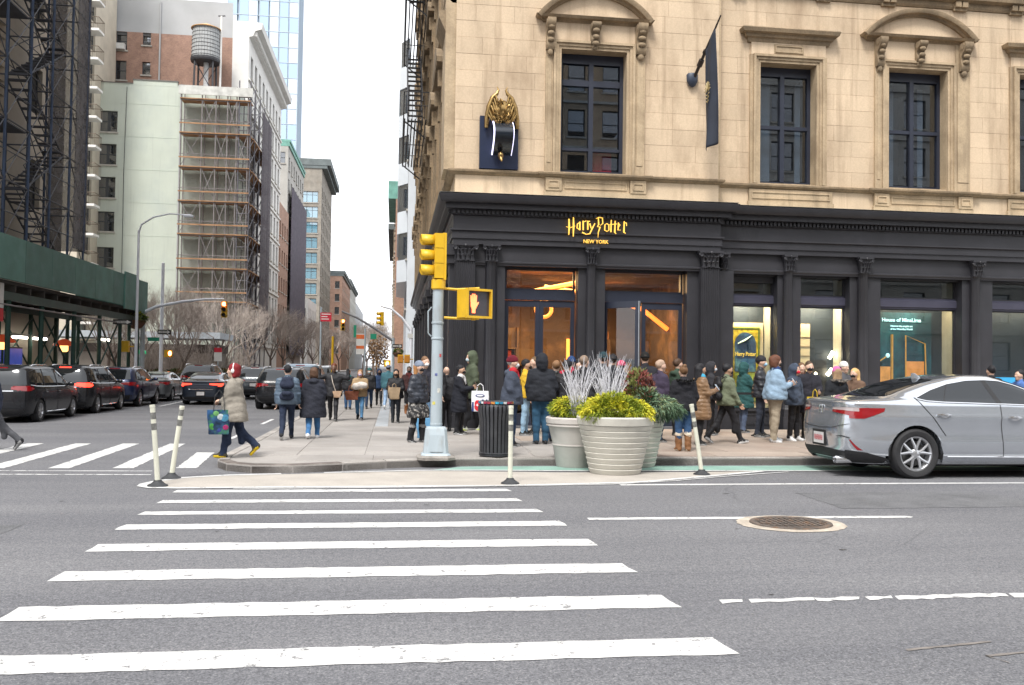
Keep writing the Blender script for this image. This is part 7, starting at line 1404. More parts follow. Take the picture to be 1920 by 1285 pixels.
b = held('small_satchel', 'small tan satchel on the person with raised elbows', 'bag', (-1.47,23.88,.74), 0); obj('bag_body', bag_mb(.2,.08,.17), cloth((.4,.27,.18)), b, smooth=60); obj('strap', MB().tube([(-.04,0,.16),(-.12,-.03,.4),(-.16,.02,.58)], .012, 5), cloth((.45,.4,.35)), b)
def phone(label, p, i): h = hand_of(p, i); b = held('smartphone', label, 'phone', (h.x,h.y,h.z+.0), p[2]); obj('case', MB().obox((.02,0,.05),(.006,.037,.075), Matrix.Rotation(R(-35),3,'Y')), M_BLK, b); obj('screen', MB().obox((.013,0,.0515),(.002,.033,.069), Matrix.Rotation(R(-35),3,'Y')), mat('phone_screen',(.2,.22,.25),.15,0,emit=(.5,.6,.7),estr=.4), b)
phone('phone held by the person with the white shopping bag', p17, 1); phone('phone held by the person in brown padded coat', p32, 1); phone('phone held by the person in pale blue jacket', p36, 1)
h = hand_of(p34, 1); b = held('paper_sheet', 'tan sheet held by the person in bottle green coat', 'paper', (h.x+.04,h.y-.08,h.z), R(10)); obj('sheet', MB().obox((0,.06,.14),(.008,.13,.17), Matrix.Rotation(R(-18),3,'Y') @ Matrix.Rotation(R(-60),3,'Z')), cloth((.45,.31,.2)), b)
b = held('yellow_bag', 'yellow carrier bag with a red label beside the red mask', 'bag', (8.72,17.75,.66), R(-70)); obj('bag_body', bag_mb(.3,.12,.4), mat('yellow_plastic',(.6,.43,.02),.35,.15,5), b, smooth=60); obj('label', MB().box(-.08,-.07,.13,.08,-.062,.28), MATS['bag_red'], b); obj('label', MB().box(-.065,.062,.13,.12,.07,.28), MATS['bag_red'], b); obj('handle', handles(.26,.4,.16,0), MATS['yellow_plastic'], b)
b = held('blue_carrier', 'light blue carrier bag by the legs behind the floral skirt', 'bag', (.62,18.5,KH), 0); obj('bag_body', bag_mb(.3,.16,.4,.03), mat('blue_plastic',(.12,.3,.5),.3,.2,5), b, smooth=60); obj('handle', handles(.26,.4,.12,0), MATS['blue_plastic'], b)
# ------------------------------------------------------------------ street furniture
M_POLE = mat('pale_grey_pole_paint',(.36,.42,.46),.5,.12,2,stain=(.22,.2,.18),sscale=5,samt=.55,stretch=(1,1,.3),bump=.05); M_YEL = mat('signal_yellow',(.66,.40,.015),.45,.1,3,stain=(.45,.27,.02),sscale=4,samt=.5); M_BLKS = mat('signal_black',(.012,.012,.014),.4,0)
def signal_head(t, o, face, lit=None, sc=1., M=M_YEL):
    """three-lamp head: o centre of the back plate, face = unit direction the lamps look"""
    f = Vector(face).normalized(); s = Vector((-f.y,f.x,0)); mb = MB(); M3 = Matrix((f,s,Vector((0,0,1)))).transposed(); o = Vector(o)
    for k in range(3):
        c = o+Vector((0,0,(k-1)*.25*sc)); obj('signal_section', MB().obox(c,(.075*sc,.125*sc,.121*sc),M3), M, t)
        vs = []; n = 14
        for q in (0,1):
            for j in range(n+1): a = R(-35)+R(250)*j/n; vs.append(c+f*((.075+.22*q*(1-.25*max(0,-math.sin(a))))*sc)+(s*math.cos(a)+Vector((0,0,1))*math.sin(a))*.108*sc)
        v = MB().add(vs, [(j,j+1,n+2+j,n+1+j) for j in range(n)]); ob = obj('visor', v, M, t, smooth=60, fix=False); md = ob.modifiers.new('t','SOLIDIFY'); md.thickness = .008*sc
        lm = M_BLKS if k != lit else mat('lamp_on_%d' % k, (.9,.1,.05), .3, 0, emit=[(.1,1,.4),(1,.6,.1),(1,.16,.06)][k], estr=7); d = MB(); vs = [c+f*.08*sc+(s*math.cos(2*math.pi*j/16)+Vector((0,0,1))*math.sin(2*math.pi*j/16))*.1*sc for j in range(16)]; obj('lens', d.add(vs,[tuple(range(16))]), lm, t)
def near_signal():
    o = (.68,14.42,KH); t = thing('traffic_signal_pole', 'pale grey signal pole at the kerb corner with yellow three-lamp head on top', 'traffic signal', o)
    obj('plinth', MB().loft([[(x*w,y*w,z) for x,y in ((-1,-.6),(-.6,-1),(.6,-1),(1,-.6),(1,.6),(.6,1),(-.6,1),(-1,.6))] for w,z in ((.3,-.01),(.3,.03),(.26,.055),(.25,.06))]), mat('rough_footing',(.24,.22,.2),.9,.3,8,bump=.5), t)
    obj('base', MB().loft([[(x*w,y*w,z) for x,y in ((-1,-.75),(-.75,-1),(.75,-1),(1,-.75),(1,.75),(.75,1),(-.75,1),(-1,.75))] for w,z in ((.235,.06),(.225,.08),(.2,.09),(.165,.47),(.15,.5),(.1,.51))]), M_POLE, t, smooth=25)
    obj('access_door', MB().obox((0,-.195,.25),(.1,.004,.13), Matrix.Rotation(R(-5),3,'X')), M_POLE, t)
    obj('shaft', MB().lathe([(.095,.5),(.092,1.5),(.086,2.72),(.085,2.73)], 20), M_POLE, t, smooth=40)
    for z in (.53,1.9,2.15): obj('band', MB().lathe([(.092,z),(.1,z+.005),(.1,z+.03),(.092,z+.035)], 20), M_POLE, t, smooth=30)
    cd = MB(); cd.tube([(-.1,.0,1.95),(-.15,-.01,2.0),(-.155,-.01,2.35),(-.1,0,2.42)], .012, 6); obj('conduit', cd, M_POLE, t, smooth=50)
    obj('collar', MB().lathe([(.09,2.7),(.115,2.72),(.115,2.86),(.1,2.87)], 16), M_YEL, t, smooth=30)
    signal_head(t, (-.01,0,3.24), (-1,-.12,0), None, .97)
    obj('back_spine', MB().box(.06,-.1,2.86,.12,.1,3.61), M_YEL, t)
    for k, (a, z, w_, h_, c_) in enumerate(((-70,1.05,.05,.07,(.6,.6,.55)),(-100,1.32,.04,.04,(.1,.12,.3)),(-120,.86,.05,.05,(.5,.45,.1)),(-60,1.62,.035,.05,(.45,.05,.05)))):
        q = MB(); q.lathe([(.0955,z),(.0952,z+h_)], 4, a0=R(a-w_*300), a1=R(a+w_*300)); obj('sticker', q, mat('pole_sticker_%d' % k, c_, .6, .4, 30), t, fix=False)
    p = thing('pedestrian_signal', 'yellow pedestrian signal with a lit orange-white raised hand', 'pedestrian signal', (.78,14.42,2.32))
    for z, r in ((.06,.022),(.53,.022)): obj('arm', MB().tube([(.0,0,z),(.2,-.02,z-.01 if z < .3 else z-.015),(.56,-.05,z-.005 if z < .3 else z+.01)], r, 8), M_YEL, p, smooth=50)
    M3 = Matrix.Rotation(R(27),3,'Z'); c = Vector((.47,-.06,.285)); obj('housing', MB().obox(c,(.235,.13,.225),M3), M_YEL, p)
    for s in (-1,1): obj('hinge', MB().tube([c+Vector((0,0,s*.225)), c+Vector((0,0,s*.262))], .035, 8), M_YEL, p)
    def F(x, z, d): return c+M3 @ Vector((x,-.13-d,z))
    fr = MB(); 
    for a, b, w_, h_ in ((0,.217,.235,.018),(0,-.217,.235,.018),(-.222,0,.014,.2),(.222,0,.014,.2)): fr.obox(F(a,b,.03),(w_,.032,h_),M3)
    obj('hood_frame', fr, M_YEL, p); obj('screen', MB().add([F(-.21,-.2,.004),F(.21,-.2,.004),F(.21,.2,.004),F(-.21,.2,.004)],[(0,1,2,3)]), mat('signal_screen',(.05,.047,.058),.35,.1,40), p)
    M_H = mat('lit_hand',(.6,.15,.06),.4,0,emit=(1,.17,.06),estr=1.5); h = MB()
    def st(a, b, r0, r1): h.tube([F(*a,.012), F(*b,.012)], [r0,r1], 8, flat=1)
    for (a, b) in (((-.135,.02),(-.14,.125)),((-.105,.03),(-.107,.15)),((-.075,.03),(-.073,.15)),((-.047,.02),(-.042,.13))): st(a,b,.013,.012)
    st((-.045,-.05),(.0,.02),.013,.011); h.add([F(x,z,.02) for x,z in ((-.15,.03),(-.035,.03),(-.03,-.04),(-.06,-.1),(-.06,-.155),(-.125,-.155),(-.125,-.1),(-.15,-.04))],[tuple(range(8))]); obj('lit_hand', h, M_H, p)
near_signal()
def trash():
    o = (1.68,14.75,KH); t = thing('litter_bin', 'round dark slatted metal litter bin at the kerb', 'litter bin', o); M_T = mat('charcoal_steel',(.035,.036,.042),.4,.15,4,stain=(.07,.07,.075),sscale=5); r0, r1, H = .235, .255, .9
    obj('liner', MB().lathe([(.19,.03),(.22,.82),(.21,.83),(.0,.6)], 24), M_BLKS, t, smooth=40)
    for k in range(26):
        a = 2*math.pi*k/26; c, s = math.cos(a), math.sin(a); pr = [(r0,.03),(r0+.004,.3),(r1-.008,.62),(r1+.012,.74),(r1+.012,.82),(r1-.015,.87)]; w = .021; ring = [[((r+d)*c-u*s,(r+d)*s+u*c,z) for u,d in ((-w,-.006),(w,-.006),(w,.008),(-w,.008))] for r,z in pr]; obj('slat', MB().loft(ring), M_T, t, smooth=30)
    for z, r in ((.03,r0+.005),(.06,r0+.008)): obj('hoop', MB().tube([(r*math.cos(2*math.pi*i/32),r*math.sin(2*math.pi*i/32),z) for i in range(33)], .016, 6, cap=False), M_T, t, smooth=50)
    t.scale = (1.08,1.08,1.0); obj('rim', MB().tube([(.25*math.cos(2*math.pi*i/36),.25*math.sin(2*math.pi*i/36),.89) for i in range(37)], .022, 8, cap=False), M_T, t, smooth=50)
    for k in range(14):
        a = R(180+k*13.5); c_ = [(.03,.3,.45),(.5,.2,.04),(.3,.03,.05),(.35,.04,.08),(.6,.6,.62),(.03,.2,.35)][(k*5) % 6]; q = MB(); q.lathe([(.274,.872),(.276,.908)], 5, a0=a, a1=a+R(11.5)); obj('sticker', q, mat('sticker_%d' % ((k*5) % 6), c_, .5, .3, 20), t, fix=False)
trash()
# planters
M_POT = mat('grey_stone_pot',(.52,.505,.45),.75,.08,3,stain=(.33,.31,.28),sscale=2,samt=.5,bump=.06); M_POT2 = mat('grey_clay_pot',(.47,.44,.415),.75,.1,3,stain=(.28,.24,.23),sscale=2,samt=.5,bump=.06); M_SOIL = mat('potting_soil',(.05,.035,.025),.95,.3,20)
def ribbed_pot(label, x, y, rt, rb_, h):
    t = thing('ribbed_planter', label, 'planter', (x,y,.004)); n = 9; z0, z1 = 0, h-.13
    for i in range(n):   # each moulded band
        a, b = z0+(z1-z0)*i/n, z0+(z1-z0)*(i+1)/n; q = lambda z: rb_+(rt*.955-rb_)*z/z1
        obj('band', MB().lathe([(q(a)-.03,a+.0005),(q(a)-.003,a+.004),(q(b)+.008,b-.010),(q(b)+.003,b-.002),(q(b)-.03,b)], 56), M_POT, t, smooth=30)
    obj('rim', MB().lathe([(rt-.03,h-.129),(rt-.005,h-.127),(rt+.012,h-.02),(rt,h),(rt-.07,h),(rt-.08,h-.1)], 56), M_POT, t, smooth=30); obj('soil', MB().lathe([(rt-.07,h-.08),(0,h-.06)], 40), M_SOIL, t)
ribbed_pot('large ribbed grey planter nearest the crosswalk, holding golden conifer', 3.38, 13.46, .585, .385, .87)
ribbed_pot('ribbed grey planter tucked behind the large one on right', 3.95, 14.42, .5, .33, .87)
def clay_pot():
    t = thing('smooth_planter', 'smooth grey planter with a wide lip left of the ribbed one', 'planter', (2.93,14.36,.004)); t.scale = (1,1,.93); obj('body', MB().lathe([(.29,0),(.3,.02),(.355,.36),(.358,.365)], 48), M_POT2, t, smooth=30); obj('belt', MB().lathe([(.358,.367),(.366,.372),(.366,.392),(.36,.397)], 48), M_POT2, t, smooth=30); obj('shoulder', MB().lathe([(.36,.4),(.425,.69),(.43,.7)], 48), M_POT2, t, smooth=30); obj('lip', MB().lathe([(.43,.7),(.465,.71),(.465,.73),(.445,.74),(.47,.76),(.475,.84),(.46,.86),(.4,.86),(.39,.78)], 48), M_POT2, t, smooth=30); obj('soil', MB().lathe([(.4,.8),(0,.82)], 40), M_SOIL, t)
clay_pot()
def leaves(mb, c, R_, n, ln, w, seed, droop=.0, up=.6, spray=3, mi=3, shell=.55):
    """leaf sprays scattered through an ellipsoid; light and dark clumps through several material slots"""
    rr = random.Random(seed)
    for _ in range(n):
        d = Vector((rr.gauss(0,1),rr.gauss(0,1),rr.gauss(0,1))).normalized(); q = shell+(1-shell)*rr.random()**.7; p = Vector((c[0]+d.x*R_[0]*q, c[1]+d.y*R_[1]*q, c[2]+d.z*R_[2]*q)); g = (Vector((d.x,d.y,d.z*.5+up-droop*(.4+max(0,math.hypot(d.x,d.y)))))).normalized(); m = min(mi-1, max(0, int((mnoise.noise(p*4.0)+.5+rr.uniform(-.25,.25)+d.z*.25)*mi)))
        for k in range(spray):
            e = (g+Vector((rr.uniform(-.7,.7),rr.uniform(-.7,.7),rr.uniform(-.5,.5)))).normalized(); L2 = ln*rr.uniform(.6,1.25); s = e.orthogonal(); s = Matrix.Rotation(rr.uniform(0,6.28),3,e) @ s; s = s.normalized()*w*rr.uniform(.7,1.2); p1 = p+e*L2*.5+Vector((0,0,-.0)); p2 = p+e*L2-Vector((0,0,droop*L2*.5)); mb.add([p,p1+s,p2,p1-s],[(0,1,2,3)],m)
    return mb
def leafset(pref, cols): return [mat('%s_%d' % (pref,i), c, .6, .2, 12, spec=.3) for i, c in enumerate(cols)]
L_GOLD = leafset('gold_conifer', [(.20,.25,.025),(.38,.40,.03),(.58,.54,.04)]); L_RED = leafset('red_shrub', [(.16,.06,.05),(.30,.10,.08),(.2,.22,.07)]); L_BLUE = leafset('juniper', [(.06,.11,.06),(.13,.20,.12),(.22,.26,.13)])
def plant(name, label, loc, mb, mats_, stems, sm): t = thing(name, label, 'plant', loc); o = Vector(loc); obj('foliage', mb, mats_, t, off=o, fix=False); obj('stem', stems, sm, t, off=o); return t
M_STEM = mat('brown_stem',(.10,.065,.045),.8,.2,8)
def stems_to(c, pts, r=.012): m = MB(); [m.tube([c, (Vector(c)+Vector(p))/2+Vector((0,0,.05)), p], [r,r*.7,r*.3], 5) for p in pts]; return m
mb = MB(); leaves(mb, (3.36,13.42,.96), (.55,.47,.19), 2200, .07, .009, 1, .35, .7); leaves(mb, (3.02,13.2,.92),(.24,.2,.13),380,.07,.009,2,.6,.5); leaves(mb, (3.66,13.2,.93),(.26,.22,.14),420,.07,.009,5,.6,.5); leaves(mb, (3.3,13.3,1.1),(.3,.25,.12),420,.075,.009,6,.1,.9)
plant('golden_conifer', 'golden yellow drooping conifer spilling over the large ribbed planter', (3.38,13.4,.8), mb, L_GOLD, stems_to((3.38,13.46,.78),[(3.1,13.3,1.05),(3.6,13.3,1.1),(3.35,13.5,1.12),(3.35,13.2,1.05)]), M_STEM)
mb = leaves(MB(), (2.9,14.3,.95), (.40,.34,.18), 1300, .07, .009, 3, .5, .6); plant('golden_conifer', 'golden conifer spilling over the smooth planter on left', (2.93,14.36,.8), mb, L_GOLD, stems_to((2.93,14.36,.78),[(2.7,14.2,1.0),(3.05,14.2,1.05),(2.9,14.4,1.1)]), M_STEM)
mb = leaves(MB(), (3.95,14.2,1.25), (.25,.22,.36), 620, .07, .014, 7, 0, .8); plant('red_green_shrub', 'upright shrub with red tipped leaves above the ribbed planters', (3.98,14.42,.8), mb, L_RED, stems_to((3.95,14.35,.78),[(3.85,14.2,1.4),(4.05,14.25,1.5),(3.95,14.1,1.6)]), M_STEM)
mb = leaves(MB(), (4.22,14.1,.98), (.36,.3,.18), 800, .1, .008, 9, .6, .5); leaves(mb, (4.45,14.0,.94),(.18,.16,.1),130,.12,.007,11,.6,.5); leaves(mb, (4.02,14.02,1.12),(.16,.14,.16),130,.1,.014,12,.2,.7); plant('trailing_juniper', 'blue green juniper trailing over the right side of the planters', (4.2,14.2,.8), mb, L_BLUE, stems_to((4.1,14.35,.78),[(4.3,14.1,1.0),(4.5,14.0,.95),(4.1,14.2,1.1)]), M_STEM)
M_TWIG = mat('white_birch_twig',(.62,.62,.66),.7,.15,10)
def twigs(label, cx, cy, n, h, sx, seed):
    t = thing('white_twig_bundle', label, 'twigs', (cx,cy,.82), group=None); rr = random.Random(seed); o = Vector((cx,cy,.82))
    for k in range(n):
        a = rr.uniform(-1,1); b = rr.uniform(-.6,.6); hh = h*rr.uniform(.42,1.0)**.8; p = [Vector((cx+a*sx*.35,cy+b*.08,.84))]; 
        for q in range(1,5): u = q/4; p.append(Vector((cx+a*sx*(.35+.75*u*u+.15*u)+rr.uniform(-.025,.025),cy+b*.16+rr.uniform(-.02,.02),.84+hh*u)))
        mb = MB(); mb.tube(p, [.0055,.005,.004,.003,.0015], 4)
        for q in (2,3): e = p[q]+Vector((rr.uniform(-.07,.07),rr.uniform(-.04,.04),rr.uniform(.08,.16))); mb.tube([p[q],(p[q]+e)/2+Vector((rr.uniform(-.015,.015),0,0)),e],[.0032,.0026,.001],4)
        obj('twig', mb, M_TWIG, t, off=o)
twigs('white painted twigs standing in the smooth planter', 2.93, 14.12, 60, .95, .25, 1); twigs('denser white painted twigs standing in the large planter', 3.36, 13.75, 80, 1.04, .29, 2)
# flexible posts
M_POST = mat('white_flex_post',(.62,.62,.52),.5,.08,3,stain=(.45,.44,.36),sscale=6,samt=.5); M_REF = mat('grey_reflective_band',(.16,.16,.15),.4,.5,14); M_RUB = mat('rubber_foot',(.03,.032,.036),.7,.3,12)
def flex(label, x, y, dx, h=1.03, dy=0):
    t = thing('flexible_post', label, 'bollard', (x,y,.006), group='white flexible lane posts'); f = lambda z: (dx*(z/h)**1.1, dy*z/h, z)
    obj('foot', MB().lathe([(.13,0),(.125,.012),(.09,.03),(.055,.06),(.05,.075),(0,.08)], 20), M_RUB, t, smooth=40); obj('tube', MB().tube([f(.06),f(.3),f(.55),f(.8),f(h)], .033, 12), M_POST, t, smooth=60)
    for z in (.72,.86): obj('reflective_band', MB().tube([f(z),f(z+.085)], .0345, 12), M_REF, t, smooth=60)
    obj('cap', MB().tube([f(h-.02),f(h+.015)], .036, 12), M_POST, t, smooth=40)
flex('white flexible post leaning left at the tip of the painted island', -3.0, 12.1, -.09); flex('white flexible post leaning right beside its twin at the island tip', -3.02, 12.9, .12, .98); flex('upright white flexible post in front of the litter bin', 1.6, 12.22, .0, 1.05); flex('white flexible post tilted left beyond the planters', 4.67, 13.2, -.17, 1.05)
def stanchion(label, x, y): t = thing('queue_barrier', label, 'barrier', (x,y,KH)); obj('post', MB().tube([(0,0,.05),(0,0,.98)], .034, 12), M_BLK, t, smooth=50); obj('base', MB().lathe([(.17,0),(.17,.02),(.1,.045),(.035,.06)], 24), M_BLK, t, smooth=40); obj('head', MB().lathe([(.04,.9),(.045,.91),(.045,1.0),(.03,1.01),(0,1.01)], 14), M_BLK, t, smooth=40); obj('belt', MB().obox((-1.0,.1,.95),(.98,.003,.025),Matrix.Rotation(R(-6),3,'Z')), M_BLK, t)
stanchion('black belt barrier post beside the bottle green coat', 8.15, 19.3)
# ---- distant lamps, mast arms and signs
M_GSIGN = mat('green_sign',(.01,.22,.13),.5,.1,3); M_RSIGN = mat('red_street_sign',(.45,.01,.03),.5,.1,3); M_LPOLE = mat('light_pole_paint',(.74,.76,.82),.5,.08,2)
def arrow_sign(t, c, w=.8, h=.28, dirx=1, o=(0,0,0)):
    x, y, z = c; obj('sign_plate', MB().box(x-w/2,y,z-h/2,x+w/2,y+.012,z+h/2), M_BLKS, t); a = MB(); a.box(x-w*.42,y-.004,z-h*.22,x+w*.22,y,z+h*.22) if dirx > 0 else a.box(x-w*.22,y-.004,z-h*.22,x+w*.42,y,z+h*.22); q = w*.22*dirx; a.add([(x+q,y-.004,z-h*.42),(x+w*.44*dirx,y-.004,z),(x+q,y-.004,z+h*.42)],[(0,1,2)]); ob = obj('arrow', a, M_WF, t)
    tm = text_mb('ONE WAY', h*.36, .001, bold=.002); tm.xform(Matrix.Translation((x-.03*dirx*w,y-.006,z-h*.12))); obj('sign_lettering', tm, M_BLKS, t)
t = thing('street_lamp', 'tall pale street lamp with a curved arm above the green shed', 'street lamp', (-11.3,41.3,KH)); obj('pole', MB().lathe([(.13,0),(.11,.3),(.075,.4),(.06,4),(.05,7.3)], 14), M_LPOLE, t, smooth=40); obj('arm', MB().tube([(0,0,7.2),(.1,0,7.55),(.6,0,7.9),(1.3,0,8.08),(1.95,0,8.05)], [.045,.04,.036,.03,.026], 8), M_LPOLE, t, smooth=50); obj('lamp_head', MB().loft([[(1.9+x*.45*k,y*.13*k,8.02+z) for x,y in ((0,-1),(1,-.7),(1,.7),(0,1))] for k,z in ((.9,-.06),(1,0),(.6,.06))]), M_LPOLE, t); arrow_sign(t, (-.55,-.14,3.22), .8, .22)
t = thing('mast_arm_signal', 'grey mast arm reaching over the street with a red traffic light lit', 'traffic signal', (-12.0,44.9,KH)); obj('pole', MB().lathe([(.2,0),(.16,.4),(.12,.5),(.11,3.9)], 14), M_POLE, t, smooth=40); obj('arm', MB().tube([(0,0,3.85),(.6,0,4.15),(1.8,0,4.42),(2.9,0,4.56),(3.75,0,4.58)], [.08,.075,.065,.055,.05], 8), M_LPOLE, t, smooth=50); signal_head(t, (3.78,0,4.08), (0,-1,0), 2, 1.05)
t = thing('signpost', 'white post with one-way arrow and green street sign behind the shed', 'sign', (-11.25,45.4,KH)); obj('pole', MB().lathe([(.15,0),(.13,.3),(.09,.4),(.075,6.3),(.0,6.35)], 12), M_LPOLE, t, smooth=40); arrow_sign(t, (.15,-.1,2.95), .62, .22); obj('street_name', MB().box(-.62,-.09,2.5,-.08,-.075,2.68), M_GSIGN, t)
p = thing('pedestrian_signal', 'small orange lit pedestrian signal on the white signpost', 'pedestrian signal', (-11.05,45.3,1.85)); obj('housing', MB().box(0,-.1,0,.36,.1,.36), M_YEL, p); obj('lit_hand', MB().ell((.26,-.105,.19),(.08,.01,.12),10,6), mat('amber_lit',(1,.3,.1),.5,0,emit=(1,.22,.06),estr=8), p)
def basket(label, x, y, z, s=1.): t = thing('hanging_basket', label, 'hanging basket', (x,y,z)); o = Vector((x,y,z)); obj('bowl', MB().lathe([(0,-.42*s),(.25*s,-.36*s),(.42*s,-.15*s),(.45*s,0)], 18), mat('coir_bowl',(.13,.07,.045),.9,.3,8), t, smooth=50); obj('foliage', leaves(MB(), (.05,0,.12*s), (.42*s,.4*s,.26*s), 200, .16*s, .03*s, 5, .4, .6), leafset('basket_leaf',[(.05,.08,.015),(.12,.17,.02),(.24,.27,.03)]), t, fix=False); obj('chain', MB().tube([(-.4*s,0,0),(0,0,.8*s),(.4*s,0,0)], .012, 4), M_BLK, t)
basket('flower basket hanging at the end of the green shed', -12.05, 43.9, 3.55); basket('flower basket hanging by the distant crossing', .15, 46, 2.25, .55)
t = thing('globe_post', 'teal station post with a green and white globe', 'post', (-12.3,46,KH)); obj('shaft', MB().lathe([(.2,0),(.2,.1),(.13,.15),(.13,1.7)], 14), mat('teal_paint',(.02,.22,.22),.5,.1,3), t, smooth=40); obj('globe_white', MB().lathe([(.13,1.7),(.19,1.75),(.2,1.88)], 16), M_WF, t, smooth=50); obj('globe_green', MB().lathe([(.2,1.88),(.19,2.0),(.1,2.1),(0,2.13)], 16), mat('globe_green',(.02,.4,.15),.3,0,emit=(.05,.6,.25),estr=.2), t, smooth=50)
p = thing('pedestrian_signal', 'yellow pedestrian signal seen from behind beside the shed posts', 'pedestrian signal', (-12.0,42.6,2.05)); obj('housing', MB().box(-.3,-.1,0,.05,.12,.5), M_YEL, p); obj('bracket', MB().tube([(.05,0,.25),(.25,0,.25)], .03, 6), M_YEL, p)
t = thing('red_street_sign', 'red street sign high on a thin pole by the kerb', 'sign', (-2.98,37,KH)); obj('pole', MB().tube([(0,0,0),(0,0,3.8)], .035, 8), M_POLE, t); pl = obj('plate', MB().box(-.02,-.05,3.22,.42,-.035,3.58), M_RSIGN, t)
for k, wd in enumerate((.36,.24,.3)): obj('lettering', MB().box(.02,-.054,3.5-k*.1,.02+wd,-.05,3.535-k*.1), M_WF, pl)
t = thing('far_mast_signal', 'dark mast arm with paired yellow traffic lights over the far crossing', 'traffic signal', (-.1,60,KH)); obj('pole', MB().tube([(0,0,0),(0,0,3.3)], .1, 8), M_POLE, t); obj('arm', MB().tube([(0,0,3.1),(-1.2,0,3.9),(-2.4,0,4.6),(-3.4,0,5.0)], [.09,.08,.07,.06], 8), mat('dark_arm',(.15,.15,.16),.6,.1,3), t, smooth=50); signal_head(t, (-3.32,0,4.1), (.2,-1,0), 2, 1.0); obj('street_name', MB().box(-2.6,-.05,3.3,-2.42,-.035,4.1), M_GSIGN, t); obj('street_name', MB().box(-1.5,-.05,3.2,-1.1,-.035,3.55), M_GSIGN, t)
t = thing('corner_mast_signal', 'pale mast arm with a yellow signal leaning from the corner building side', 'traffic signal', (.9,50,KH)); obj('pole', MB().tube([(0,0,0),(0,0,3.6)], .09, 8), M_LPOLE, t); obj('arm', MB().tube([(0,0,3.4),(-.5,0,4.1),(-1.1,0,4.6),(-1.7,0,4.75)], [.08,.07,.06,.05], 8), M_LPOLE, t, smooth=50); signal_head(t, (-1.62,0,4.05), (-.9,-.3,0), None, 1.0); arrow_sign(t, (-.75,-.12,2.55), .55, .2); obj('street_name', MB().box(-.2,-.1,3.0,.1,-.085,3.25), M_WF, t)
for k, (x, lb) in enumerate(((.3,'orange pedestrian signal left of its pair by the corner building'),(.62,'orange pedestrian signal right of its pair by the corner building'))): p = thing('pedestrian_signal', lb, 'pedestrian signal', (x,44.5,1.72)); obj('housing', MB().box(-.14,-.1,0,.14,.1,.42), M_YEL, p); obj('hood', MB().box(-.12,-.14,.05,.12,-.1,.37), mat('deep_orange',(.5,.2,.02),.5,.1,3), p); obj('bracket', MB().tube([(.0,0,.2),(.3,.1,.2)], .025, 6), M_YEL, p)
p = thing('pedestrian_signal', 'glowing orange pedestrian signal low over the walkers heads', 'pedestrian signal', (-.42,55,1.5)); obj('housing', MB().box(-.2,-.1,0,.2,.1,.42), M_YEL, p); obj('lit_hand', MB().ell((0,-.105,.2),(.1,.01,.14),10,6), MATS['amber_lit'], p)
t = thing('street_banner', 'orange and white banner on a pole over the pavement', 'banner', (-1.72,53,KH)); obj('pole', MB().tube([(0,0,0),(0,0,3.6)], .05, 8), M_POLE, t); bn = obj('banner', MB().box(-.5,-.01,2.1,-.05,.01,3.3), M_WF, t); [obj('orange_stripe', MB().box(-.502,-.014,z0,-.048,.014,z1), mat('banner_orange',(.6,.13,.03),.6,.1,4), bn) for z0, z1 in ((3.0,3.25),(2.42,2.6))]
t = thing('yellow_post', 'thin yellow post rising behind the walkers', 'post', (-3.1,46,KH)); obj('pole', MB().tube([(0,0,0),(0,0,2.9)], .06, 8), M_YEL, t); obj('base', MB().lathe([(.15,0),(.12,.1),(.06,.15)], 10), M_YEL, t)
t = thing('parking_sign', 'white and red parking sign on a short pole across the street', 'sign', (-5.0+.2-6.9,62,KH)); obj('pole', MB().tube([(0,0,0),(0,0,2.6)], .04, 8), M_POLE, t); obj('plate', MB().box(-.25,-.05,1.6,.25,-.03,2.5), M_WF, t); obj('red_panel', MB().box(-.25,-.055,2.2,.25,-.051,2.5), M_RSIGN, t)
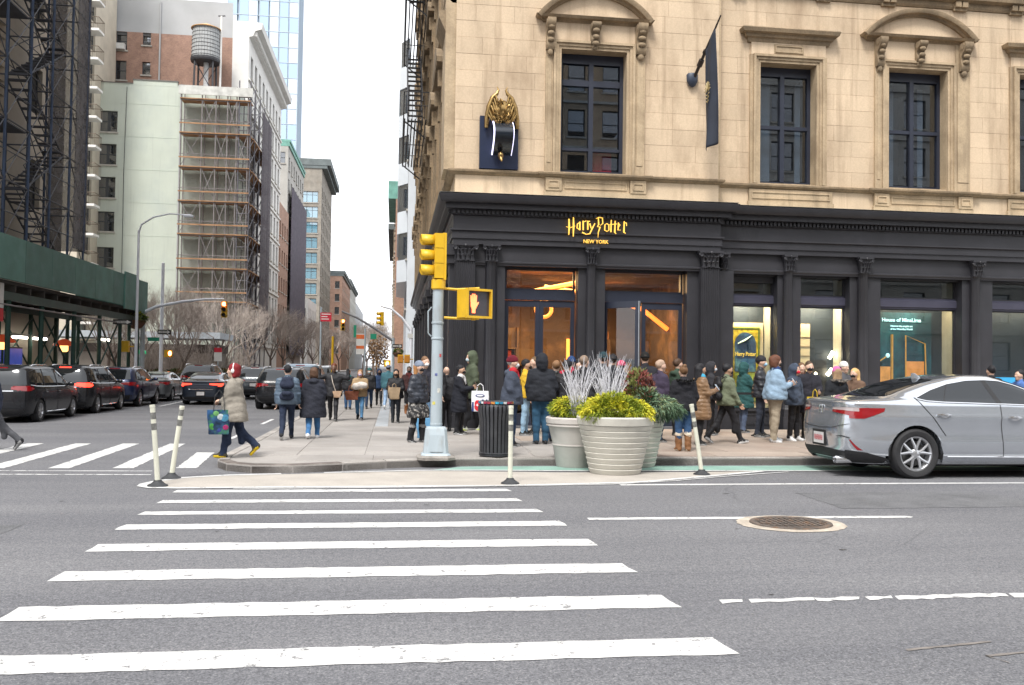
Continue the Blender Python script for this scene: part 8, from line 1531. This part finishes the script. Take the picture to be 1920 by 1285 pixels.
# ------------------------------------------------------------------ bare winter trees and shrubs
M_BARK = mat('grey_brown_bark',(.15,.115,.095),.9,.25,6,bump=.4,bscale=18); M_TW = mat('brown_twigs',(.32,.27,.24),.9,.2,6); M_TWP = mat('pale_twigs',(.42,.36,.315),.9,.2,6)
def tree_meshes(seed, H=7.5, r=.13, trunk_h=2.2, depth=5, spread=.55, first=5):
    rr = random.Random(seed); tk = MB(); cr = MB(); pts = [Vector((0,0,-.1))]; d = Vector((0,0,1))
    for i in range(4): d = (d+Vector((rr.uniform(-.08,.08),rr.uniform(-.08,.08),0))).normalized(); pts.append(pts[-1]+d*(trunk_h/4))
    tk.tube(pts, [r*1.25,r,r*.9,r*.85,r*.8], 9)
    def grow(p, d, L, r_, k):
        n = 3; q = [p]; dd = d
        for i in range(n): dd = (dd+Vector((rr.uniform(-.22,.22),rr.uniform(-.22,.22),rr.uniform(-.05,.16)))).normalized(); q.append(q[-1]+dd*L/n)
        (tk if k == depth else cr).tube(q, [r_,r_*.85,r_*.7,r_*.5], 6 if k >= depth-1 else (4 if k > 1 else 3), cap=False)
        if k == 0: return
        for i in range(rr.choice((3,4)) if k > 1 else 4):
            t = rr.uniform(.35,1.0) if i else 1.0; j = min(n-1, int(t*n)); b = q[j].lerp(q[j+1], t*n-j) if j < n else q[-1]; ax = Vector((rr.gauss(0,1),rr.gauss(0,1),rr.gauss(0,1))).normalized(); e = (dd+ax*spread*rr.uniform(.6,1.5)+Vector((0,0,.12))).normalized(); grow(b, e, L*rr.uniform(.55,.8), max(.004, r_*rr.uniform(.42,.6)), k-1)
    for i in range(first):
        a = 2*math.pi*i/first+rr.uniform(-.3,.3); grow(pts[-1]-Vector((0,0,rr.uniform(0,.5))), Vector((math.cos(a)*.65,math.sin(a)*.65,rr.uniform(.6,1.1))).normalized(), (H-trunk_h)*.42, r*.55, depth)
    return tk.mesh('trunk', M_BARK, 60, fix=False), cr.mesh('crown', M_TW, None, fix=False)
TV = [tree_meshes(s) for s in (1,2,3)]
def tree(label, x, y, s, v, rz, pale=False, z=KH, grp='bare trees along the side street'):
    t = thing('bare_tree', label, 'tree', (x,y,z), rz, grp); t.scale = (s,s,s*1.0); a, b = TV[v]; link('trunk', a, t); c = link('crown', b, t)
    if pale: c.material_slots[0].link = 'OBJECT'; c.material_slots[0].material = M_TWP
spots = [(-13.4,50,.72,0,'bare tree nearest the shed end in the square'),(-15.6,53,.8,1,'bare tree left of the white signpost'),(-12.9,57,.78,2,'bare tree right behind the white signpost'),(-17.5,58,.85,0,'bare tree in front of the low kiosk at left'),(-14.8,62,.85,1,'bare tree in front of the low kiosk at right'),(-12.6,66,.86,2,'bare tree beside the street under the timber deck scaffold'),(-13.2,72,.92,0,'bare tree before the foot of the scaffold'),(-16.4,75,.95,1,'bare tree close to the pale green wall'),(-12.4,80,.95,2,'bare tree at the corner of the green wall'),(-12.3,92,1.0,0,'bare street tree beneath the white facade near end'),(-12.3,102,1.0,1,'bare street tree beneath the white facade far end'),(-12.4,114,1.05,2,'bare street tree before the low brick building'),(-12.4,126,1.05,0,'bare street tree by the grey stone building'),(-12.3,140,1.1,1,'bare street tree by the dark netting'),(-12.2,158,1.15,2,'bare street tree before the low white house'),(-12.2,176,1.2,0,'bare street tree before the tan block near corner'),(-12.0,200,1.25,1,'bare street tree along the tan block'),(-11.8,230,1.4,2,'bare street tree at the tan block far corner'),(-3.6,120,1.0,0,'bare tree on right pavement beyond the banner'),(-3.2,142,1.1,1,'bare tree next beyond on the right pavement'),(-3.3,170,1.3,2,'bare tree third along the right pavement'),(-5.5,230,1.6,0,'bare tree filling the far end of the street at right'),(-9,260,1.8,1,'bare tree filling the far end of the street at left'),(-6.5,330,2.4,2,'hazy bare tree closing the street')]
for i, (x, y, s, v, lb) in enumerate(spots): tree(lb, x, y, s, v, i*1.7, i % 3 == 0)
# twiggy shrubs in the square
def shrub_mesh(seed):
    rr = random.Random(seed); mb = MB()
    for i in range(46):
        a = rr.uniform(0,6.28); l = rr.uniform(.2,1.0); h = rr.uniform(1.3,2.7); p0 = Vector((rr.uniform(-.4,.4),rr.uniform(-.4,.4),0)); p1 = p0+Vector((math.cos(a)*l*.4,math.sin(a)*l*.4,h*.5)); p2 = p0+Vector((math.cos(a)*l,math.sin(a)*l,h)); mb.tube([p0,p1,p2],[.022,.014,.005],4,cap=False)
        for k in range(6): b = p1.lerp(p2, rr.random()); e = b+Vector((rr.uniform(-.4,.4),rr.uniform(-.4,.4),rr.uniform(.1,.55))); mb.tube([b,e],[.007,.003],3,cap=False)
    return mb.mesh('branches', M_TW, None, fix=False)
SV_ = [shrub_mesh(s) for s in (4,5)]
sh = [(-12.9,49,'leafless shrub by the planter wall nearest the signpost'),(-13.4,52,'leafless shrub second along the planter wall'),(-12.9,55,'leafless shrub third along the planter wall'),(-13.6,58.5,'leafless shrub fourth along the planter wall'),(-12.9,62,'leafless shrub fifth along the planter wall'),(-13.4,66,'leafless shrub sixth along the planter wall'),(-12.8,70,'leafless shrub seventh along the planter wall'),(-13.3,74,'leafless shrub eighth along the planter wall'),(-12.8,78,'leafless shrub at the far end of the planter wall'),(-15.5,57,'leafless shrub deeper in the square'),(-16,65,'leafless shrub against the low kiosk'),(-18.5,62,'leafless shrub at the left end of the kiosk')]
for i, (x, y, lb) in enumerate(sh):
    t = thing('bare_shrub', lb, 'shrub', (x,y,KH), i*2.1, 'leafless shrubs in the square'); t.scale = (1.15,1.15,1.0+.12*(i % 3)); q = link('branches', SV_[i % 2], t)
    if i % 2: q.material_slots[0].link = 'OBJECT'; q.material_slots[0].material = M_TWP
    link('root_crown', MB().lathe([(.45,-.05),(.35,.1),(0,.16)], 10).mesh('root_crown', M_SOIL), t)
gc = MB()
for k in range(14): leaves(gc, (-12.2+random.uniform(-.3,.3),47+k*2.4,.95), (.4,1.2,.22), 70, .2, .05, 100+k, .2, .6)
obj('ground_cover', gc, leafset('ivy',[(.03,.05,.02),(.07,.10,.03),(.12,.07,.03)]), kind='stuff', label='low evergreen planting along the top of the planter wall', cat='ground cover', fix=False)
rt = MB(); leaves(rt, (0,0,2.9), (1.0,1.0,1.7), 420, .22, .07, 21, .2, .3, shell=.2)
t = thing('rust_leaved_tree', 'small tree holding rust brown leaves at the far end of pavement', 'tree', (-1.6,92,KH)); link('trunk', TV[1][0], t).scale = (.6,.6,.8); obj('crown', rt, leafset('rust_leaf',[(.16,.09,.05),(.28,.17,.08),(.36,.24,.13)]), t, fix=False)
